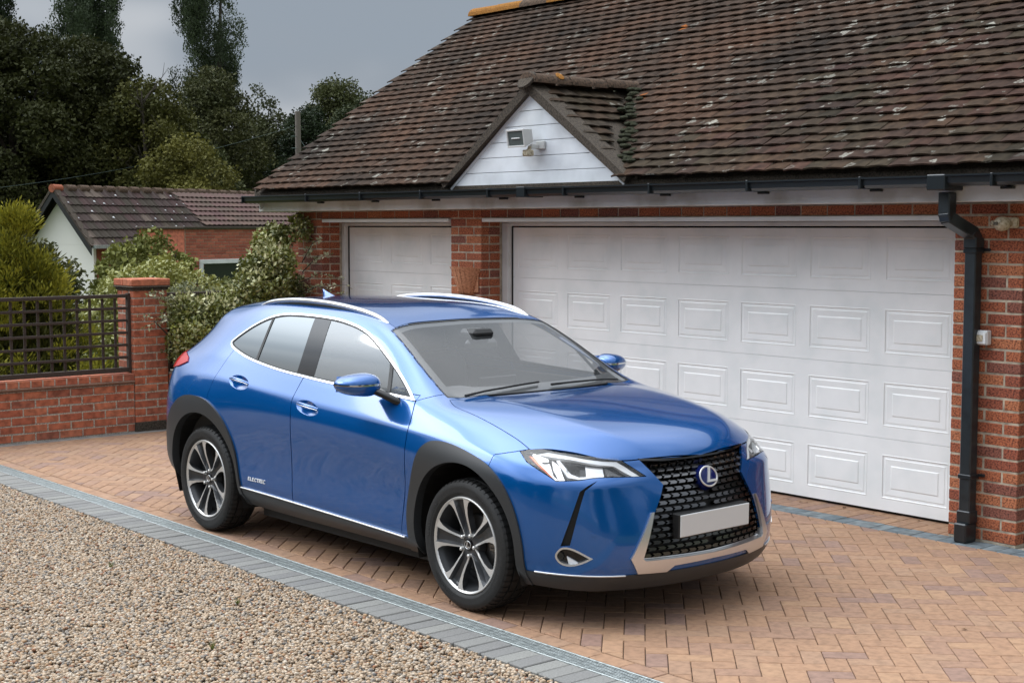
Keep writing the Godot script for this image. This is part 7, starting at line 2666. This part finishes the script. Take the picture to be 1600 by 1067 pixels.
	disc.lathe([Vector2(0.07, 0.012), Vector2(0.145, 0.012), Vector2(0.15, 0.008), Vector2(0.15, -0.012), Vector2(0.07, -0.012)], ax, 48)
	part("brake_disc", disc.done(), M.brake_steel, w)
	var cal := Mb.new()
	for k in 6:
		var a := -0.25 + k * 0.13
		cal.box(Vector3.ZERO, Vector3(0.055, 0.026, 0.075), 0.006, Transform3D(Basis(Vector3.BACK, a), Vector3(cos(a), sin(a), 0) * 0.152))
	part("brake_caliper", cal.done(), M.brake_steel, w)
	var back := Mb.new()
	back.lathe([Vector2(0.0001, -0.03), Vector2(0.21, -0.03)], ax, 40)
	part("brake_shield", back.done(), M.car_black, w)
	return w


func build_inside(car: Node3D, _wf: PackedVector2Array, _wr: PackedVector2Array) -> void:
	# wheel wells and floor
	for x: float in [1.31, -1.32]:
		for s: float in [1.0, -1.0]:
			var m := Mb.new()
			var n := 20
			for k in n:
				var a := PI * k / n
				var b := PI * (k + 1) / n
				var r := 0.412
				var q := func(an: float, z: float) -> Vector3: return Vector3(x + cos(an) * r, 0.368 + sin(an) * r, z * s)
				m.quad(q.call(a, 0.50), q.call(b, 0.50), q.call(b, 0.885), q.call(a, 0.885), -Vector3(cos(a), sin(a), 0))
				m.flat(Vector3(x, 0.368, 0.50 * s), q.call(a, 0.50), q.call(b, 0.50), Vector3(0, 0, s))
			for e: float in [-1.0, 1.0]:
				m.quad(Vector3(x + e * 0.412, 0.368, 0.5 * s), Vector3(x + e * 0.412, 0.20, 0.5 * s), Vector3(x + e * 0.412, 0.20, 0.85 * s), Vector3(x + e * 0.412, 0.368, 0.885 * s), Vector3(-e, 0, 0))
			m.quad(Vector3(x - 0.412, 0.368, 0.5 * s), Vector3(x + 0.412, 0.368, 0.5 * s), Vector3(x + 0.412, 0.20, 0.5 * s), Vector3(x - 0.412, 0.20, 0.5 * s), Vector3(0, 0, s))
			part("wheel_well", m.done(), M.car_black, car)
	slab("underbody", Vector3(-1.9, 0.16, -0.50), Vector3(1.74, 0.20, 0.50), M.car_black, car)
	slab("underbody", Vector3(-0.88, 0.15, -0.72), Vector3(0.86, 0.2145, 0.72), M.car_black, car)
	slab("front_tray", Vector3(1.745, 0.185, -0.58), Vector3(1.96, 0.215, 0.58), M.car_black, car)
	# cabin
	slab("floor", Vector3(-1.9, 0.34, -0.76), Vector3(0.9, 0.36, 0.76), M.seat_dark, car)
	slab("bulkhead", Vector3(0.88, 0.34, -0.74), Vector3(0.92, 0.98, 0.74), M.car_black, car)
	for s: float in [1.0, -1.0]:
		slab("door_lining", Vector3(-1.7, 0.36, s * 0.775 - 0.012), Vector3(0.80, 1.025, s * 0.775 + 0.012), M.seat_dark, car, 0.005)
	var dash := Mb.new()
	dash.prism(PackedVector2Array([Vector2(0.93, 0.60), Vector2(0.93, 0.985), Vector2(0.80, 1.005), Vector2(0.60, 1.01), Vector2(0.47, 0.985), Vector2(0.42, 0.90), Vector2(0.50, 0.60)]), -0.74, 0.74, Transform3D(), 0.01)
	part("dashboard", dash.done(), M.dash_grey, car)
	var hoodlet := Mb.new()
	hoodlet.box(Vector3(0.53, 1.02, 0.36), Vector3(0.18, 0.05, 0.34), 0.02)
	part("binnacle", hoodlet.done(), M.dash_grey, car)
	slab("display", Vector3(0.52, 1.01, -0.16), Vector3(0.54, 1.09, 0.12), M.car_gloss_black, car, 0.005)
	var sw := Mb.new()
	var sp := []
	var tilt := Basis(Vector3.BACK, 0.45)
	for k in 29:
		var a := TAU * k / 28.0
		sp.append(Vector3(0.30, 0.965, 0.36) + tilt * Vector3(0, cos(a) * 0.18, sin(a) * 0.18))
	sw.tube(sp, [0.015], 8, false, 1.0, Vector3.RIGHT)
	sw.tube([Vector3(0.30, 0.965, 0.36), Vector3(0.46, 0.90, 0.36)], [0.05, 0.04], 10)
	sw.tube([Vector3(0.30, 0.965, 0.20), Vector3(0.31, 0.96, 0.36), Vector3(0.30, 0.965, 0.52)], [0.015], 6)
	part("steering_wheel", sw.done(), M.car_black, car)
	for z: float in [0.36, -0.36]:
		seat(car, Vector3(-0.18, 0, z), 0.50)
	seat(car, Vector3(-1.02, 0, 0.38), 0.54)
	seat(car, Vector3(-1.02, 0, -0.38), 0.54)
	slab("parcel_shelf", Vector3(-1.75, 0.98, -0.7), Vector3(-1.28, 1.0, 0.7), M.seat_dark, car)


func seat(car: Node3D, at: Vector3, w: float) -> void:
	var m := Mb.new()
	m.box(Vector3(0.10, 0.52, 0), Vector3(0.52, 0.16, w), 0.05, Transform3D(Basis(), at))
	m.box(Vector3(0, 0, 0), Vector3(0.15, 0.64, w * 0.96), 0.06, Transform3D(Basis(Vector3.BACK, 0.32), at + Vector3(-0.24, 0.84, 0)))
	var s := part("seat", m.done(), M.seat_dark, car)
	var h := Mb.new()
	h.box(Vector3.ZERO, Vector3(0.11, 0.18, 0.27), 0.045, Transform3D(Basis(Vector3.BACK, 0.2), at + Vector3(-0.385, 1.245, 0)))
	part("headrest", h.done(), M.seat_dark, s)


func build_small_things() -> void:
	var car: Node3D = get_node("car")
	# the word on the rear door
	var font := SystemFont.new()
	font.font_names = PackedStringArray(["Droid Sans"])
	font.font_weight = 700
	var tm := TextMesh.new()
	tm.text = "ELECTRIC"
	tm.font = font
	tm.font_size = 36
	tm.pixel_size = 0.00105
	tm.depth = 0.003
	var hit := on_shell(Vector3(-0.70, 0.412, 2.0), Vector3(0, 0, -1), func(t: int) -> bool: return t < 1000)
	var n: Vector3 = hit[1]
	var right := Vector3(1, 0.0, 0)
	var bs := Basis((Vector3.UP.cross(n)).normalized() * 1.15, (n.cross(Vector3.UP.cross(n))).normalized() * 0.85 + Vector3(0.2, 0, 0), n)
	part("badge", tm, M.lamp_white, car, Transform3D(bs, hit[0] + n * 0.003))
	# dry leaves and grit on the paving
	var lf := Mb.new()
	lf.flat(Vector3(-0.02, 0, 0), Vector3(0.0, 0.006, 0.012), Vector3(0.022, 0.002, 0), Vector3.UP)
	lf.flat(Vector3(-0.02, 0, 0), Vector3(0.022, 0.002, 0), Vector3(0.0, 0.008, -0.011), Vector3.UP)
	var mesh := lf.done()
	var mat := plain("dry_leaf", 0.12, 0.06, 0.025, 0.9)
	var spots := [Vector3(3.05, 0.003, 2.14), Vector3(0.42, 0.003, 0.12), Vector3(0.46, 0.003, 0.10), Vector3(0.30, 0.003, 0.11), Vector3(-4.9, 0.003, 2.1), Vector3(1.0, 0.003, 0.06), Vector3(1.35, 0.003, 0.04), Vector3(0.75, 0.003, 0.05)]
	var wheres := ["near the right edge of the drive", "before the middle of the big garage door", "just right of another leaf by the door", "just left of two leaves by the door", "near the foot of the brick pillar", "close under the right half of the big door", "under the right end of the big door", "under the big door beyond the car's nose"]
	for i in spots.size():
		var o := part("fallen_leaf", mesh, mat, self, Transform3D(Basis(Vector3.UP, rng.randf() * TAU).scaled_local(Vector3.ONE * rng.randf_range(0.6, 1.1)), spots[i]))
		tag(o, "small dry brown leaf on the paving " + wheres[i], "leaf", "dry leaves on the paving")
